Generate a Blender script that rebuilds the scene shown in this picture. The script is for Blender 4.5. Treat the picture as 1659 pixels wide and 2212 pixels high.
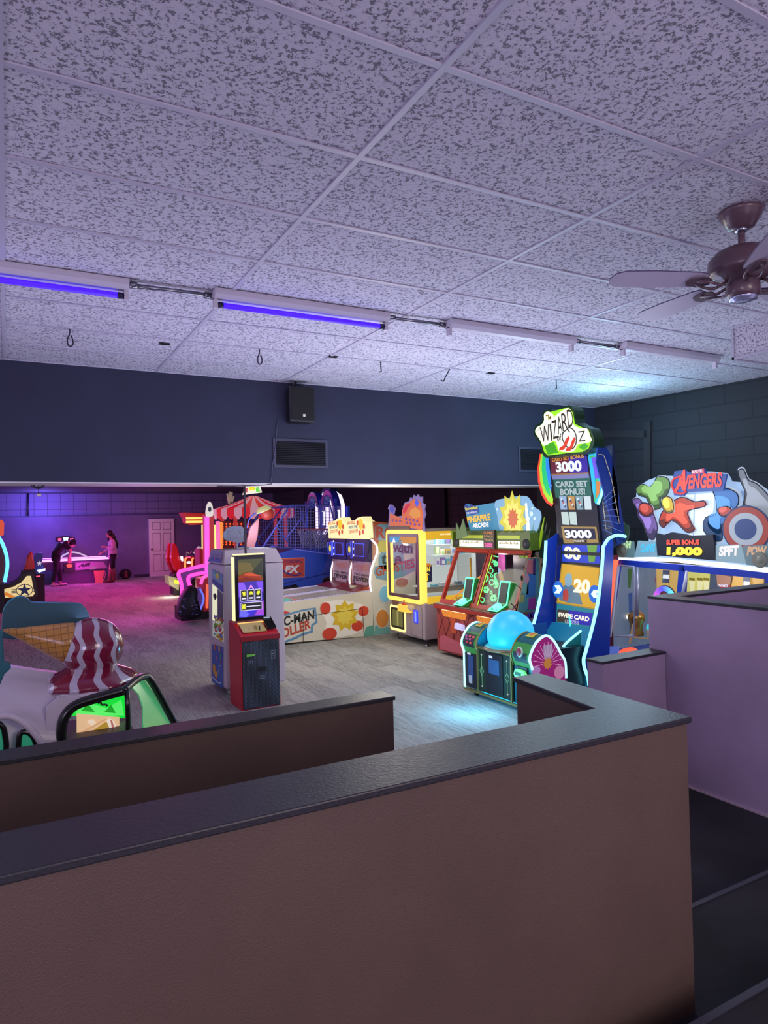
import bpy, bmesh, math, random
from mathutils import Vector, Matrix
random.seed(7)
for o in list(bpy.data.objects): bpy.data.objects.remove(o)
SC = bpy.context.scene
COL = SC.collection
PI = math.pi
V = Vector

# ------------------------------------------------------------------ camera
EYE = V((0.0, 0.0, 1.78))
FPX, CX, CY = 1475.0, 829.5, 1106.0
RX = V((0.87514787, -0.01441563, 0.48364078))     # world X in camera axes (right, down, forward)
RY = V((-0.48326951, 0.02313998, 0.87516577))
RZ = V((-0.0238075, -0.9996283, 0.01328427))
cam_data = bpy.data.cameras.new('camera'); cam = bpy.data.objects.new('camera', cam_data); COL.objects.link(cam)
cam_data.sensor_fit = 'VERTICAL'; cam_data.sensor_height = 24.0; cam_data.lens = FPX / 2212 * 24.0
cam_data.clip_start = 0.05; cam_data.clip_end = 100
_m = Matrix(((RX.x, -RX.y, -RX.z), (RY.x, -RY.y, -RY.z), (RZ.x, -RZ.y, -RZ.z))).to_4x4()
_m.translation = EYE
cam.matrix_world = _m
SC.camera = cam

# ------------------------------------------------------------------ world, exposure, added fill and glow lamps
SC.view_settings.view_transform = 'Standard'
SC.view_settings.look = 'None'
SC.view_settings.gamma = 1.0
SC.view_settings.use_curve_mapping = False
SC.view_settings.exposure = 0.0
w = bpy.data.worlds.new('world'); SC.world = w; w.use_nodes = True
w.node_tree.nodes['Background'].inputs[0].default_value = (0.42, 0.36, 0.55, 1)
w.node_tree.nodes['Background'].inputs[1].default_value = 1.15

def lamp(kind, name, loc, energy, color, size=0.5, sizey=None, aim=None, spread=None, spot=None):
    d = bpy.data.lights.new(name, kind); d.energy = energy; d.color = color
    if kind == 'AREA':
        d.size = size
        if sizey: d.shape = 'RECTANGLE'; d.size_y = sizey
        if spread: d.spread = spread
    elif kind == 'SPOT': d.spot_size = spot or 1.2; d.spot_blend = 1.0; d.shadow_soft_size = size
    else: d.shadow_soft_size = size
    o = bpy.data.objects.new(name, d); COL.objects.link(o); o.location = loc
    if aim is not None: o.rotation_euler = (V(aim) - V(loc)).to_track_quat('-Z', 'Y').to_euler()
    return o
def glow(name, loc, e, col, size=.25):  # unseen point lamp, added for glow spilling nearby
    o = lamp('POINT', name, loc, e, col, size); o.visible_camera = False; return o
def wash(name, loc, e, col, sx, sy, aim):
    o = lamp('AREA', name, loc, e, col, sx, sy, aim=aim); o.visible_camera = False; return o
lamp('AREA', 'work_light_behind', (2.0, -2.4, 2.5), 60, (1.0, .80, .76), 1.8, 1.4, aim=(1.2, 1.5, 0.5))  # warm fill added out of view to brighten the near half walls
lamp('AREA', 'work_light_left', (-2.8, -1.2, 1.6), 55, (.80, .66, 1.0), 1.5, 1.5, aim=(3.8, 2.4, 1.0))  # lavender fill added out of view to brighten the stair wall
wash('uplight_games', (2.6, 4.9, 1.25), 56, (.64, .60, 1.0), 4.5, 1.6, (2.6, 4.9, 3.0))  # unseen upward fill added to brighten the ceiling over the games
wash('uplight_near', (1.4, -.6, 1.3), 15, (.70, .62, 1.0), 3.0, 1.2, (1.4, .2, 3.2))  # same kind of added fill, for the ceiling near the viewer
glow('glow_over_games', (3.0, 5.2, 1.9), 26, (1.0, .97, .90), .5)
glow('glow_left_ride', (-1.0, 4.4, 1.9), 26, (.84, .72, 1.0), .5)
glow('glow_tower_back', (5.9, 5.4, 2.75), 34, (.40, .78, 1.0), .15)
glow('glow_tower_front', (4.5, 5.2, 2.3), 26, (.66, .88, 1.0), .3)
glow('glow_coin_game', (5.0, 4.4, 1.9), 14, (.75, .85, 1.0), .2)
glow('glow_ball', (3.70, 5.1, .30), 20, (.15, .65, 1.0), .2)
glow('glow_cabinets', (4.2, 7.6, 1.5), 42, (1.0, .93, .78), .4)
glow('glow_alley', (3.0, 8.4, 1.3), 26, (1.0, .92, .84), .4)
glow('glow_hoops', (3.6, 10.9, 1.7), 26, (.72, .74, 1.0), .3)
glow('glow_air_table', (2.0, 23.4, .7), 30, (.95, .06, .75), .4)
glow('glow_wall_wash', (1.0, 24.3, 2.45), 120, (.22, .16, 1.0), .4)
wash('pink_floor_wash', (2.6, 19.5, 2.7), 165, (1.0, .04, .40), 3.0, 7.0, (2.6, 19.501, 0))  # unseen overhead lamp added to tint the far floor pink
glow('glow_pink_near', (2.2, 13.6, .9), 34, (1.0, .12, .75), .5)
glow('glow_violet_floor', (1.6, 10.6, 1.2), 16, (.50, .30, 1.0), .6)
glow('glow_door', (4.3, 23.9, 1.6), 12, (1.0, .70, .80), .3)  # unseen lamp added to brighten the door, which gives no light itself
glow('glow_red_games', (3.4, 15.2, 1.6), 40, (1.0, .35, .45), .4)


# ------------------------------------------------------------------ helpers
def ray(px, py):
    c = V((px - CX, py - CY, FPX))
    return V((RX.dot(c), RY.dot(c), RZ.dot(c)))

class PL:
    """a real plane in the room (point, normal towards the viewer's side); p() reads a point off it"""
    def __init__(s, p, n):
        s.o = V(p); s.n = V(n).normalized()
        if s.n.dot(EYE - s.o) < 0: s.n = -s.n
    def p(s, px, py):
        d = ray(px, py); return EYE + d * (s.n.dot(s.o - EYE) / s.n.dot(d))
    def P(s, *a): return [s.p(a[i], a[i + 1]) for i in range(0, len(a), 2)]
    def off(s, d): return PL(s.o + s.n * d, s.n)
def PX(v): return PL((v, 0, 0), (1, 0, 0))
def PY(v): return PL((0, v, 0), (0, 1, 0))
def PZ(v): return PL((0, 0, v), (0, 0, 1))

def lin(h):
    h = h.lstrip('#'); r = [int(h[i:i + 2], 16) / 255 for i in (0, 2, 4)]
    return tuple((x / 12.92 if x <= .04045 else ((x + .055) / 1.055) ** 2.4) for x in r)
_mc = {}
def C(hexc, e=0.0, r=0.5, m=0.0, coat=0.0, alpha=None, tr=0.0):
    k = (hexc, e, r, m, coat, alpha, tr)
    if k in _mc: return _mc[k]
    M = bpy.data.materials.new(('glow_' if e else 'paint_') + hexc.strip('#')); M.use_nodes = True
    nt = M.node_tree; b = nt.nodes['Principled BSDF']; c = lin(hexc)
    if e:
        b.inputs['Base Color'].default_value = (c[0] * .35, c[1] * .35, c[2] * .35, 1)
        b.inputs['Emission Color'].default_value = (*c, 1); b.inputs['Emission Strength'].default_value = e
    else:
        tc = nt.nodes.new('ShaderNodeTexCoord'); n = nt.nodes.new('ShaderNodeTexNoise'); n.inputs['Scale'].default_value = 9
        nt.links.new(tc.outputs['Object'], n.inputs['Vector'])
        mx = nt.nodes.new('ShaderNodeMix'); mx.data_type = 'RGBA'
        mx.inputs[6].default_value = (c[0] * .94, c[1] * .94, c[2] * .94, 1); mx.inputs[7].default_value = (min(1, c[0] * 1.05), min(1, c[1] * 1.05), min(1, c[2] * 1.05), 1)
        nt.links.new(n.outputs['Fac'], mx.inputs[0]); nt.links.new(mx.outputs[2], b.inputs['Base Color'])
    b.inputs['Roughness'].default_value = r; b.inputs['Metallic'].default_value = m
    b.inputs['Coat Weight'].default_value = coat
    if tr: b.inputs['Transmission Weight'].default_value = tr
    if alpha is not None: b.inputs['Alpha'].default_value = alpha
    _mc[k] = M
    return M

class MB:
    """collects shapes and builds them as one mesh object"""
    def __init__(s): s.v = []; s.f = []; s.fm = []; s.sm = []; s.mats = []
    def mi(s, m):
        if m not in s.mats: s.mats.append(m)
        return s.mats.index(m)
    def add(s, vs, fs, m, smooth=False):
        b = len(s.v); s.v += [V(x) for x in vs]; i = s.mi(m)
        for f in fs: s.f.append([b + k for k in f]); s.fm.append(i); s.sm.append(smooth)
        return s
    def box(s, x0, x1, y0, y1, z0, z1, m):
        x0, x1 = min(x0, x1), max(x0, x1); y0, y1 = min(y0, y1), max(y0, y1); z0, z1 = min(z0, z1), max(z0, z1)
        vs = [(x, y, z) for z in (z0, z1) for y in (y0, y1) for x in (x0, x1)]
        return s.add(vs, [(0, 2, 3, 1), (4, 5, 7, 6), (0, 1, 5, 4), (2, 6, 7, 3), (0, 4, 6, 2), (1, 3, 7, 5)], m)
    def prism(s, P, vec, m, m2=None):
        P = [V(p) for p in P]; n = len(P); vec = V(vec)
        nn = V((0, 0, 0))
        for i in range(n): nn += P[i].cross(P[(i + 1) % n])
        if nn.dot(vec) > 0: P = P[::-1]
        Q = [p + vec for p in P]
        s.add(P, [list(range(n))], m)
        s.add(Q, [list(range(n))[::-1]], m2 or m)
        vs = P + Q
        return s.add(vs, [(j, i, i + n, j + n) for i in range(n) for j in [(i + 1) % n]], m2 or m)
    def quad(s, a, b, c, d, m): return s.add([a, b, c, d], [(0, 1, 2, 3)], m)
    def tube(s, P, r, m, closed=False, seg=8, cap=True):
        P = [V(p) for p in P]; n = len(P); rings = []
        rr = r if isinstance(r, (list, tuple)) else [r] * n
        up = None
        for i in range(n):
            if closed: t = (P[(i + 1) % n] - P[i - 1])
            else: t = P[min(i + 1, n - 1)] - P[max(i - 1, 0)]
            t.normalize()
            if up is None:
                up = V((0, 0, 1)) if abs(t.z) < .9 else V((1, 0, 0))
            a = t.cross(up)
            if a.length < 1e-5: a = t.cross(V((1, .3, .2)))
            a.normalize(); up = a.cross(t).normalized()
            rings.append([P[i] + (a * math.cos(k * 2 * PI / seg) + up * math.sin(k * 2 * PI / seg)) * rr[i] for k in range(seg)])
        vs = [p for q in rings for p in q]; fs = []
        for i in range(n if closed else n - 1):
            j = (i + 1) % n
            for k in range(seg):
                l = (k + 1) % seg; fs.append((i * seg + k, j * seg + k, j * seg + l, i * seg + l))
        if cap and not closed: fs.append(list(range(seg))[::-1]); fs.append([(n - 1) * seg + k for k in range(seg)])
        return s.add(vs, fs, m, True)
    def lathe(s, o, prof, m, axis=(0, 0, 1), seg=24, a0=0, a1=2 * PI, smooth=True):
        """prof: (radius, distance along axis)"""
        o = V(o); ax = V(axis).normalized(); u = ax.orthogonal().normalized(); w_ = ax.cross(u)
        full = abs(a1 - a0 - 2 * PI) < 1e-4; ns = seg if full else seg + 1
        vs = []; fs = []
        for (r, h) in prof:
            for k in range(ns):
                a = a0 + (a1 - a0) * k / seg; vs.append(o + ax * h + (u * math.cos(a) + w_ * math.sin(a)) * r)
        for i in range(len(prof) - 1):
            for k in range(seg):
                l = (k + 1) % ns; fs.append((i * ns + k, i * ns + l, (i + 1) * ns + l, (i + 1) * ns + k))
        return s.add(vs, fs, m, smooth)
    def ball(s, c, r, m, seg=20, rings=12, sc=(1, 1, 1), rot=None):
        vs = []; fs = []
        for i in range(rings + 1):
            t = PI * i / rings
            for k in range(seg):
                a = 2 * PI * k / seg
                p = V((math.sin(t) * math.cos(a) * r * sc[0], math.sin(t) * math.sin(a) * r * sc[1], math.cos(t) * r * sc[2]))
                if rot: p = rot @ p
                vs.append(V(c) + p)
        for i in range(rings):
            for k in range(seg):
                l = (k + 1) % seg; fs.append((i * seg + k, (i + 1) * seg + k, (i + 1) * seg + l, i * seg + l))
        return s.add(vs, fs, m, True)
    def disc(s, pl, c, rx, ry, m, t=.003, seg=28, rot=0, u=None, up=None):
        """flat disc lying on plane pl about 3d point c"""
        n = pl.n; up = V(up) if up else V((0, 0, 1)); up = (up - n * up.dot(n)).normalized(); u = up.cross(n)
        P = [V(c) + (u * math.cos(a) * rx + up * math.sin(a) * ry) for a in [rot + 2 * PI * k / seg for k in range(seg)]]
        return s.prism(P, n * t, m)
    def star(s, pl, c, R, r, k, m, t=.003, rot=PI / 2, sx=1):
        n = pl.n; up = V((0, 0, 1)); up = (up - n * up.dot(n)).normalized(); u = up.cross(n)
        P = []
        for i in range(2 * k):
            a = rot + PI * i / k; q = R if i % 2 == 0 else r
            P.append(V(c) + u * math.cos(a) * q * sx + up * math.sin(a) * q)
        return s.prism(P, n * t, m)
    def build(s, name, parent=None, mat=None, bevel=0, sub=0, recalc=True):
        me = bpy.data.meshes.new(name)
        if parent is not None:
            base = worldloc(parent)
        else:
            lo = V((min(v.x for v in s.v), min(v.y for v in s.v), min(v.z for v in s.v))); hi = V((max(v.x for v in s.v), max(v.y for v in s.v), max(v.z for v in s.v)))
            base = V(((lo.x + hi.x) / 2, (lo.y + hi.y) / 2, lo.z))
        me.from_pydata([tuple(v - base) for v in s.v], [], s.f)
        for m in s.mats: me.materials.append(m)
        for p, i, q in zip(me.polygons, s.fm, s.sm): p.material_index = i; p.use_smooth = q
        if recalc:
            bm = bmesh.new(); bm.from_mesh(me); bmesh.ops.remove_doubles(bm, verts=bm.verts, dist=1e-5) if len(s.v) < 60000 else None
            bmesh.ops.recalc_face_normals(bm, faces=bm.faces); bm.to_mesh(me); bm.free()
        o = bpy.data.objects.new(name, me); COL.objects.link(o)
        if parent is not None: o.parent = parent
        else: o.location = base
        if bevel:
            b = o.modifiers.new('bevel', 'BEVEL'); b.width = bevel; b.segments = 2; b.limit_method = 'ANGLE'
        if sub:
            b = o.modifiers.new('sub', 'SUBSURF'); b.levels = sub; b.render_levels = sub
        return o
def worldloc(o):
    p = V((0, 0, 0))
    while o is not None: p += o.location; o = o.parent
    return p
def thing(name, label, cat, loc, group=None):
    o = bpy.data.objects.new(name, None); COL.objects.link(o); o.location = loc; o.empty_display_size = .1
    return tag(o, label, cat, group)
def tag(o, label, cat, group=None):
    o['label'] = label; o['category'] = cat
    if group: o['group'] = group
    return o
def struct(o): o['kind'] = 'structure'; return o
def dup(o, d, label=None, group=None, parent=None):
    c = o.copy(); COL.objects.link(c); c.parent = parent
    if parent is None: c.location = o.location + V(d)
    if label: c['label'] = label
    if group: c['group'] = group
    for ch in list(o.children): dup(ch, d, parent=c)
    return c

_tc = {}
def textdata(s, bold=0.0, shear=0.0, res=3):
    k = (s, bold, shear)
    if k not in _tc:
        cu = bpy.data.curves.new('lettering', 'FONT'); cu.body = s; cu.resolution_u = res; cu.offset = bold; cu.shear = shear
        ob = bpy.data.objects.new('lettering_tmp', cu); COL.objects.link(ob)
        bpy.context.view_layer.update()
        me = bpy.data.meshes.new_from_object(ob.evaluated_get(bpy.context.evaluated_depsgraph_get()))
        vs = [v.co.copy() for v in me.vertices]; fs = [list(p.vertices) for p in me.polygons]
        bpy.data.objects.remove(ob); bpy.data.meshes.remove(me); bpy.data.curves.remove(cu)
        _tc[k] = (vs, fs)
    return _tc[k]
def letters(mb, s, pl, bl, br, tl, m, off=.004, bold=0.0, shear=0.0, curve=0.0):
    """writes s on plane pl; bl / br / tl are the lower left, lower right and upper left corners (3d points or pixels read off pl)"""
    vs, fs = textdata(s, bold, shear)
    if not vs: return mb
    g = lambda q: q if isinstance(q, Vector) else pl.p(*q)
    bl, br, tl = g(bl), g(br), g(tl)
    x0 = min(v.x for v in vs); x1 = max(v.x for v in vs); y0 = min(v.y for v in vs); y1 = max(v.y for v in vs)
    o = [bl + (br - bl) * ((v.x - x0) / (x1 - x0)) + (tl - bl) * ((v.y - y0) / (y1 - y0) + curve * (1 - (2 * (v.x - x0) / (x1 - x0) - 1) ** 2)) + pl.n * off for v in vs]
    return mb.add(o, fs, m)
def smooth(P, k=4, closed=False):
    """Catmull-Rom through the points"""
    P = [V(p) for p in P]; n = len(P); out = []
    for i in range(n if closed else n - 1):
        a = P[i - 1] if (closed or i > 0) else P[0]; b = P[i]; c = P[(i + 1) % n]; d = P[(i + 2) % n] if (closed or i + 2 < n) else P[-1]
        for j in range(k):
            t = j / k
            out.append(.5 * ((2 * b) + (c - a) * t + (2 * a - 5 * b + 4 * c - d) * t * t + (3 * b - a - 3 * c + d) * t ** 3))
    if not closed: out.append(P[-1])
    return out
def node(M, t, **kw):
    n = M.node_tree.nodes.new(t)
    for k, v_ in kw.items():
        if k in n.inputs.keys() if isinstance(k, str) else False: n.inputs[k].default_value = v_
        else: setattr(n, k, v_)
    return n
def newmat(name):
    M = bpy.data.materials.new(name); M.use_nodes = True
    return M, M.node_tree, M.node_tree.nodes['Principled BSDF']
def glass(name='clear_glass', tint=(1, 1, 1), a=.12):
    """thin pane: mostly see-through, with a gloss reflection"""
    if name in bpy.data.materials: return bpy.data.materials[name]
    M, nt, b = newmat(name)
    t = nt.nodes.new('ShaderNodeBsdfTransparent'); t.inputs[0].default_value = (*tint, 1)
    g = nt.nodes.new('ShaderNodeBsdfGlossy'); g.inputs['Roughness'].default_value = .08
    mx = nt.nodes.new('ShaderNodeMixShader'); mx.inputs[0].default_value = .022
    nt.links.new(t.outputs[0], mx.inputs[1]); nt.links.new(g.outputs[0], mx.inputs[2])
    nt.links.new(mx.outputs[0], nt.nodes['Material Output'].inputs[0])
    return M

# ================================================================== THE ROOM
ZC = 3.22
def obj_noise(nt, scale, detail=2, rough=.5, vec=None):
    tc = nt.nodes.new('ShaderNodeNewGeometry'); n = nt.nodes.new('ShaderNodeTexNoise')
    n.inputs['Scale'].default_value = scale; n.inputs['Detail'].default_value = detail; n.inputs['Roughness'].default_value = rough
    nt.links.new(vec or tc.outputs['Position'], n.inputs['Vector']); return n
def ramp(nt, fac, stops):
    r = nt.nodes.new('ShaderNodeValToRGB'); e = r.color_ramp.elements
    while len(e) < len(stops): e.new(.5)
    for q, (p, c) in zip(e, stops): q.position = p; q.color = (*c, 1)
    nt.links.new(fac, r.inputs[0]); return r

# mineral-fibre ceiling tile
MT, nt, b = newmat('fissured_ceiling_tile')
n1 = obj_noise(nt, 62, 3, .62); n2 = obj_noise(nt, 190, 2, .6); n3 = obj_noise(nt, 1.1, 2, .5)
ad = nt.nodes.new('ShaderNodeMath'); ad.operation = 'MULTIPLY_ADD'; nt.links.new(n2.outputs[0], ad.inputs[0]); ad.inputs[1].default_value = .35; nt.links.new(n1.outputs[0], ad.inputs[2])
rp = ramp(nt, ad.outputs[0], [(.585, (.19, .18, .22)), (.625, (.58, .56, .65)), (1.0, (.69, .68, .73))])
nt.links.new(rp.outputs[0], b.inputs['Base Color']); b.inputs['Roughness'].default_value = .9
bp = nt.nodes.new('ShaderNodeBump'); bp.inputs['Strength'].default_value = .5; bp.inputs['Distance'].default_value = .01
nt.links.new(rp.outputs[0], bp.inputs['Height']); nt.links.new(bp.outputs[0], b.inputs['Normal'])
GRID = C('#b9b6c6', r=.45)

def paint(name, col, rough=.6, bump=.25, scale=220, var=.12):
    M, nt, b = newmat(name); c = lin(col)
    n = obj_noise(nt, 2.3, 4); r = ramp(nt, n.outputs[0], [(.3, tuple(x * (1 - var) for x in c)), (.7, tuple(min(1, x * (1 + var)) for x in c))])
    nt.links.new(r.outputs[0], b.inputs['Base Color']); b.inputs['Roughness'].default_value = rough
    n2 = obj_noise(nt, scale, 3); bp = nt.nodes.new('ShaderNodeBump'); bp.inputs['Strength'].default_value = bump; bp.inputs['Distance'].default_value = .003
    nt.links.new(n2.outputs[0], bp.inputs['Height']); nt.links.new(bp.outputs[0], b.inputs['Normal']); return M
NAVY = paint('dark_navy_wall_paint', '#252941', .75)
DARK = paint('charcoal_wall_paint', '#2c2a30', .75)
TAUPE = paint('mauve_taupe_wall_paint', '#a792b2', .6, .5, 260)
PONY = paint('brown_taupe_wall_paint', '#5f4c44', .6, .5, 260)
CAPM = paint('black_cap_paint', '#2e2e34', .42, .35, 120)
LILAC = paint('violet_wall_paint', '#7a6c98', .7)
WHITEP = paint('white_trim_paint', '#cfc9cc', .5)

def blockwall(name, col, joint, w, h, axis=0):
    M, nt, b = newmat(name)
    g = nt.nodes.new('ShaderNodeNewGeometry'); sp = nt.nodes.new('ShaderNodeSeparateXYZ'); nt.links.new(g.outputs['Position'], sp.inputs[0])
    cb = nt.nodes.new('ShaderNodeCombineXYZ'); nt.links.new(sp.outputs[axis], cb.inputs[0]); nt.links.new(sp.outputs[2], cb.inputs[1])
    br = nt.nodes.new('ShaderNodeTexBrick'); nt.links.new(cb.outputs[0], br.inputs['Vector'])
    br.inputs['Scale'].default_value = 1; br.inputs['Brick Width'].default_value = w; br.inputs['Row Height'].default_value = h
    br.inputs['Mortar Size'].default_value = .008; br.inputs['Mortar Smooth'].default_value = .3
    c = lin(col); br.inputs['Color1'].default_value = (*c, 1); br.inputs['Color2'].default_value = (*[x * .93 for x in c], 1); br.inputs['Mortar'].default_value = (*lin(joint), 1)
    nt.links.new(br.outputs[0], b.inputs['Base Color']); b.inputs['Roughness'].default_value = .7
    bp = nt.nodes.new('ShaderNodeBump'); bp.inputs['Strength'].default_value = .6; bp.inputs['Distance'].default_value = .008; bp.invert = True
    nt.links.new(br.outputs['Fac'], bp.inputs['Height']); nt.links.new(bp.outputs[0], b.inputs['Normal']); return M
BLK_LILAC = blockwall('violet_painted_blocks', '#8f84b0', '#5b5470', .4, .27)
BLK_LILAC.node_tree.nodes['Brick Texture'].offset = 0.0
BLK_NAVY = blockwall('navy_painted_blocks', '#25262f', '#1d1e26', .6, .2, 1)
BLK_CHAR = blockwall('charcoal_painted_blocks', '#46413f', '#26232a', .62, .27, 1)

# carpet: random-length plank tiles with fine streaks
CARP, nt, b = newmat('streaked_plank_carpet')
g = nt.nodes.new('ShaderNodeNewGeometry')
mp = nt.nodes.new('ShaderNodeMapping'); nt.links.new(g.outputs['Position'], mp.inputs[0]); mp.inputs['Rotation'].default_value = (0, 0, math.radians(90))
br = nt.nodes.new('ShaderNodeTexBrick'); nt.links.new(mp.outputs[0], br.inputs['Vector'])
br.inputs['Scale'].default_value = 1; br.inputs['Brick Width'].default_value = .92; br.inputs['Row Height'].default_value = .23; br.inputs['Mortar Size'].default_value = .0015
br.inputs['Color1'].default_value = (0, 0, 0, 1); br.inputs['Color2'].default_value = (1, 1, 1, 1); br.inputs['Mortar'].default_value = (0, 0, 0, 1)
mp2 = nt.nodes.new('ShaderNodeMapping'); nt.links.new(g.outputs['Position'], mp2.inputs[0]); mp2.inputs['Scale'].default_value = (95, 5, 5)
ns = nt.nodes.new('ShaderNodeTexNoise'); nt.links.new(mp2.outputs[0], ns.inputs['Vector']); ns.inputs['Scale'].default_value = 1; ns.inputs['Detail'].default_value = 3; ns.noise_dimensions = '4D'
nt.links.new(br.outputs[0], ns.inputs['W'])
m1 = nt.nodes.new('ShaderNodeMath'); m1.operation = 'MULTIPLY_ADD'; nt.links.new(br.outputs[0], m1.inputs[0]); m1.inputs[1].default_value = .20; nt.links.new(ns.outputs[0], m1.inputs[2])
nf = nt.nodes.new('ShaderNodeTexNoise'); nt.links.new(g.outputs['Position'], nf.inputs['Vector']); nf.inputs['Scale'].default_value = 320
m2 = nt.nodes.new('ShaderNodeMath'); m2.operation = 'MULTIPLY_ADD'; nt.links.new(nf.outputs[0], m2.inputs[0]); m2.inputs[1].default_value = .25; nt.links.new(m1.outputs[0], m2.inputs[2])
rc = ramp(nt, m2.outputs[0], [(.42, (.09, .09, .095)), (.66, (.29, .285, .275)), (.95, (.45, .44, .42))])
nt.links.new(rc.outputs[0], b.inputs['Base Color']); b.inputs['Roughness'].default_value = .95
bp = nt.nodes.new('ShaderNodeBump'); bp.inputs['Strength'].default_value = .5; bp.inputs['Distance'].default_value = .006; nt.links.new(m2.outputs[0], bp.inputs['Height']); nt.links.new(bp.outputs[0], b.inputs['Normal'])
CARP2 = paint('dark_stair_carpet', '#24242c', .95, .9, 300, .5)

# --- floor and steps
struct(MB().box(-5, 12.2, 1.888, 25.9, -.12, 0, CARP).build('floor'))
st = MB(); st.box(-5, 3.856, 1.306, 1.888, -.12, .165, CARP2); st.box(-5, 3.856, -3, 1.306, -.12, .33, CARP2)
so = struct(st.build('trim_steps'))
struct(MB().box(1.96, 3.85, 1.889, 3.11, 0, .004, CARP2).build('floor_landing'))
ns_ = MB(); ns_.box(1.9, 3.85, 1.872, 1.894, .150, .169, C('#3a3a46', r=.6)); ns_.box(1.5, 3.85, 1.29, 1.312, .315, .334, C('#3a3a46', r=.6)); ns_.build('step_nosing', so)
# --- ceiling
co = struct(MB().box(-5, 7.6, -3, 6.55, ZC, ZC + .1, MT).build('ceiling'))
g_ = MB()
for k in range(-3, 7):
    x = k * 1.236; g_.box(x - .012, x + .012, -3, 6.55, ZC - .007, ZC + .01, GRID)
for k in range(-6, 9):
    y = 1.775 + .597 * k; g_.box(-5, 7.5, y - .012, y + .012, ZC - .006, ZC + .01, GRID)
g_.build('ceiling_grid', co)
struct(MB().box(-5, 12.5, 7.02, 25.9, 2.98, 3.08, C('#4a4658', r=.9)).build('ceiling_back'))
# --- header wall over the opening to the far room
struct(MB().box(-5, 7.3, 6.55, 7.02, 2.188, ZC, NAVY).build('wall_header'))
struct(MB().box(-5, 6.86, 6.552, 7.018, 2.176, 2.190, WHITEP).build('trim_header_underside'))
# --- right wall of the near room (slightly out of square), painted block
P = [V((6.84, 6.60, 0)), V((7.86, -3, 0)), V((8.1, -3, 0)), V((7.1, 6.60, 0))]
struct(MB().prism(P, (0, 0, ZC), BLK_NAVY).build('wall_right'))
# blocked-up doorway frame on the right wall
r0 = V((7.08, 4.33, 0)); rd = (V((6.84, 6.6, 0)) - r0).normalized(); rn = V((-rd.y, rd.x, 0)); rn = rn if rn.x < 0 else -rn
fr = MB()
rw = PL(r0, rn)
for a, c, e_, f_ in ((1393, 1408, 912, 1240), (1287, 1400, 931, 945)):
    fr.prism([rw.p(a, e_), rw.p(c, e_ - 3), rw.p(c, f_), rw.p(a, f_)], rn * .03, DARK)
struct(fr.build('trim_doorway'))
# --- far room
struct(MB().box(-5, 9.3, 25.4, 25.6, 0, 2.22, LILAC).build('wall_back_lower'))
struct(MB().box(-5, 9.3, 25.5, 25.7, 2.22, 2.98, BLK_LILAC).build('wall_back_upper'))
struct(MB().box(-5, 9.3, 25.38, 25.5, 2.205, 2.225, C('#4d4766')).build('trim_ledge'))
struct(MB().tube([(.62, 25.36, 2.23), (.62, 25.48, 2.98)], .03, C('#2a2838')).build('trim_conduit'))
struct(MB().prism([V((9.1, 25.4, 0)), V((11, 8, 0)), V((11.2, 8, 0)), V((9.3, 25.4, 0))], (0, 0, 3), BLK_CHAR).build('wall_far_right'))
# smooth pilasters on the far right wall
wfr = PL((9.1, 25.4, 0), (17.4, 1.9, 0))
pm = MB()
for a, c in ((591, 657), (657, 720), (720, 842), (845, 966)):
    q = [wfr.p(a, 1060), wfr.p(c, 1060)]
    dd = .10 if a > 840 else .05 if a > 700 else .02
    q = [V((v_.x, v_.y, 0)) for v_ in q]; nrm = V((wfr.n.x, wfr.n.y, 0))
    if a == 591 : continue
    pm.prism([q[0] + nrm * .001, q[1] + nrm * .001, q[1] + nrm * dd, q[0] + nrm * dd], (0, 0, 2.97), DARK)
struct(pm.build('trim_pilasters'))
struct(MB().box(7.1, 11.2, 6.6, 8.0, 0, 3.0, DARK).build('wall_return'))
struct(MB().box(3.9, 9.09, 25.385, 25.4, 0, .1, C('#332f40')).build('baseboard_back'))

# --- half walls with caps
def capped(name, poly, z0, z1, m, capt=.02, over=.012, bev=.004):
    o = struct(MB().prism([V((x, y, z0)) for x, y in poly], (0, 0, z1 - z0 - capt), m).build(name))
    cx_ = sum(p[0] for p in poly) / len(poly); 
    # grow outline by the overhang
    out = []; n = len(poly); A = sum(poly[i][0] * poly[(i + 1) % n][1] - poly[(i + 1) % n][0] * poly[i][1] for i in range(n)); sg = 1 if A > 0 else -1
    for i in range(n):
        p, a, c = V((*poly[i], 0)), V((*poly[i - 1], 0)), V((*poly[(i + 1) % n], 0))
        d1 = (p - a).normalized(); d2 = (c - p).normalized(); n1 = V((d1.y, -d1.x, 0)) * sg; n2 = V((d2.y, -d2.x, 0)) * sg
        k = (n1 + n2); k = k / max(.3, (k.length_squared / 2)); out.append(p + k * over)
    c = MB().prism([V((p.x, p.y, z1 - capt)) for p in out], (0, 0, capt), CAPM).build('cap', o, bevel=bev)
    return o
ZN = 1.12
capped('wall_near', [(-3, 1.578), (1.885, 1.487), (1.93, 1.487), (1.955, 2.225), (1.84, 2.228), (1.768, 1.708), (-3, 1.735)], .165, ZN, PONY)
struct(MB().box(1.842, 1.953, 1.895, 2.22, 0, .165, PONY).build('trim_wall_foot'))
capped('wall_second', [(-3, 3.19), (1.76, 3.135), (1.76, 3.265), (-3, 3.32)], 0, .862, PONY, .022, .01)
ZL = .862
capped('wall_low', [(3.27, 3.12), (3.852, 3.12), (3.852, 3.25), (3.27, 3.25)], 0, ZL, TAUPE, .018, .006)
ZT = 1.222
capped('wall_stair', [(3.856, -1.5), (3.99, -1.5), (3.99, 3.115), (7.35, 3.115), (7.35, 3.25), (3.856, 3.25)], 0, ZT, TAUPE, .018, .004)
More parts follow.
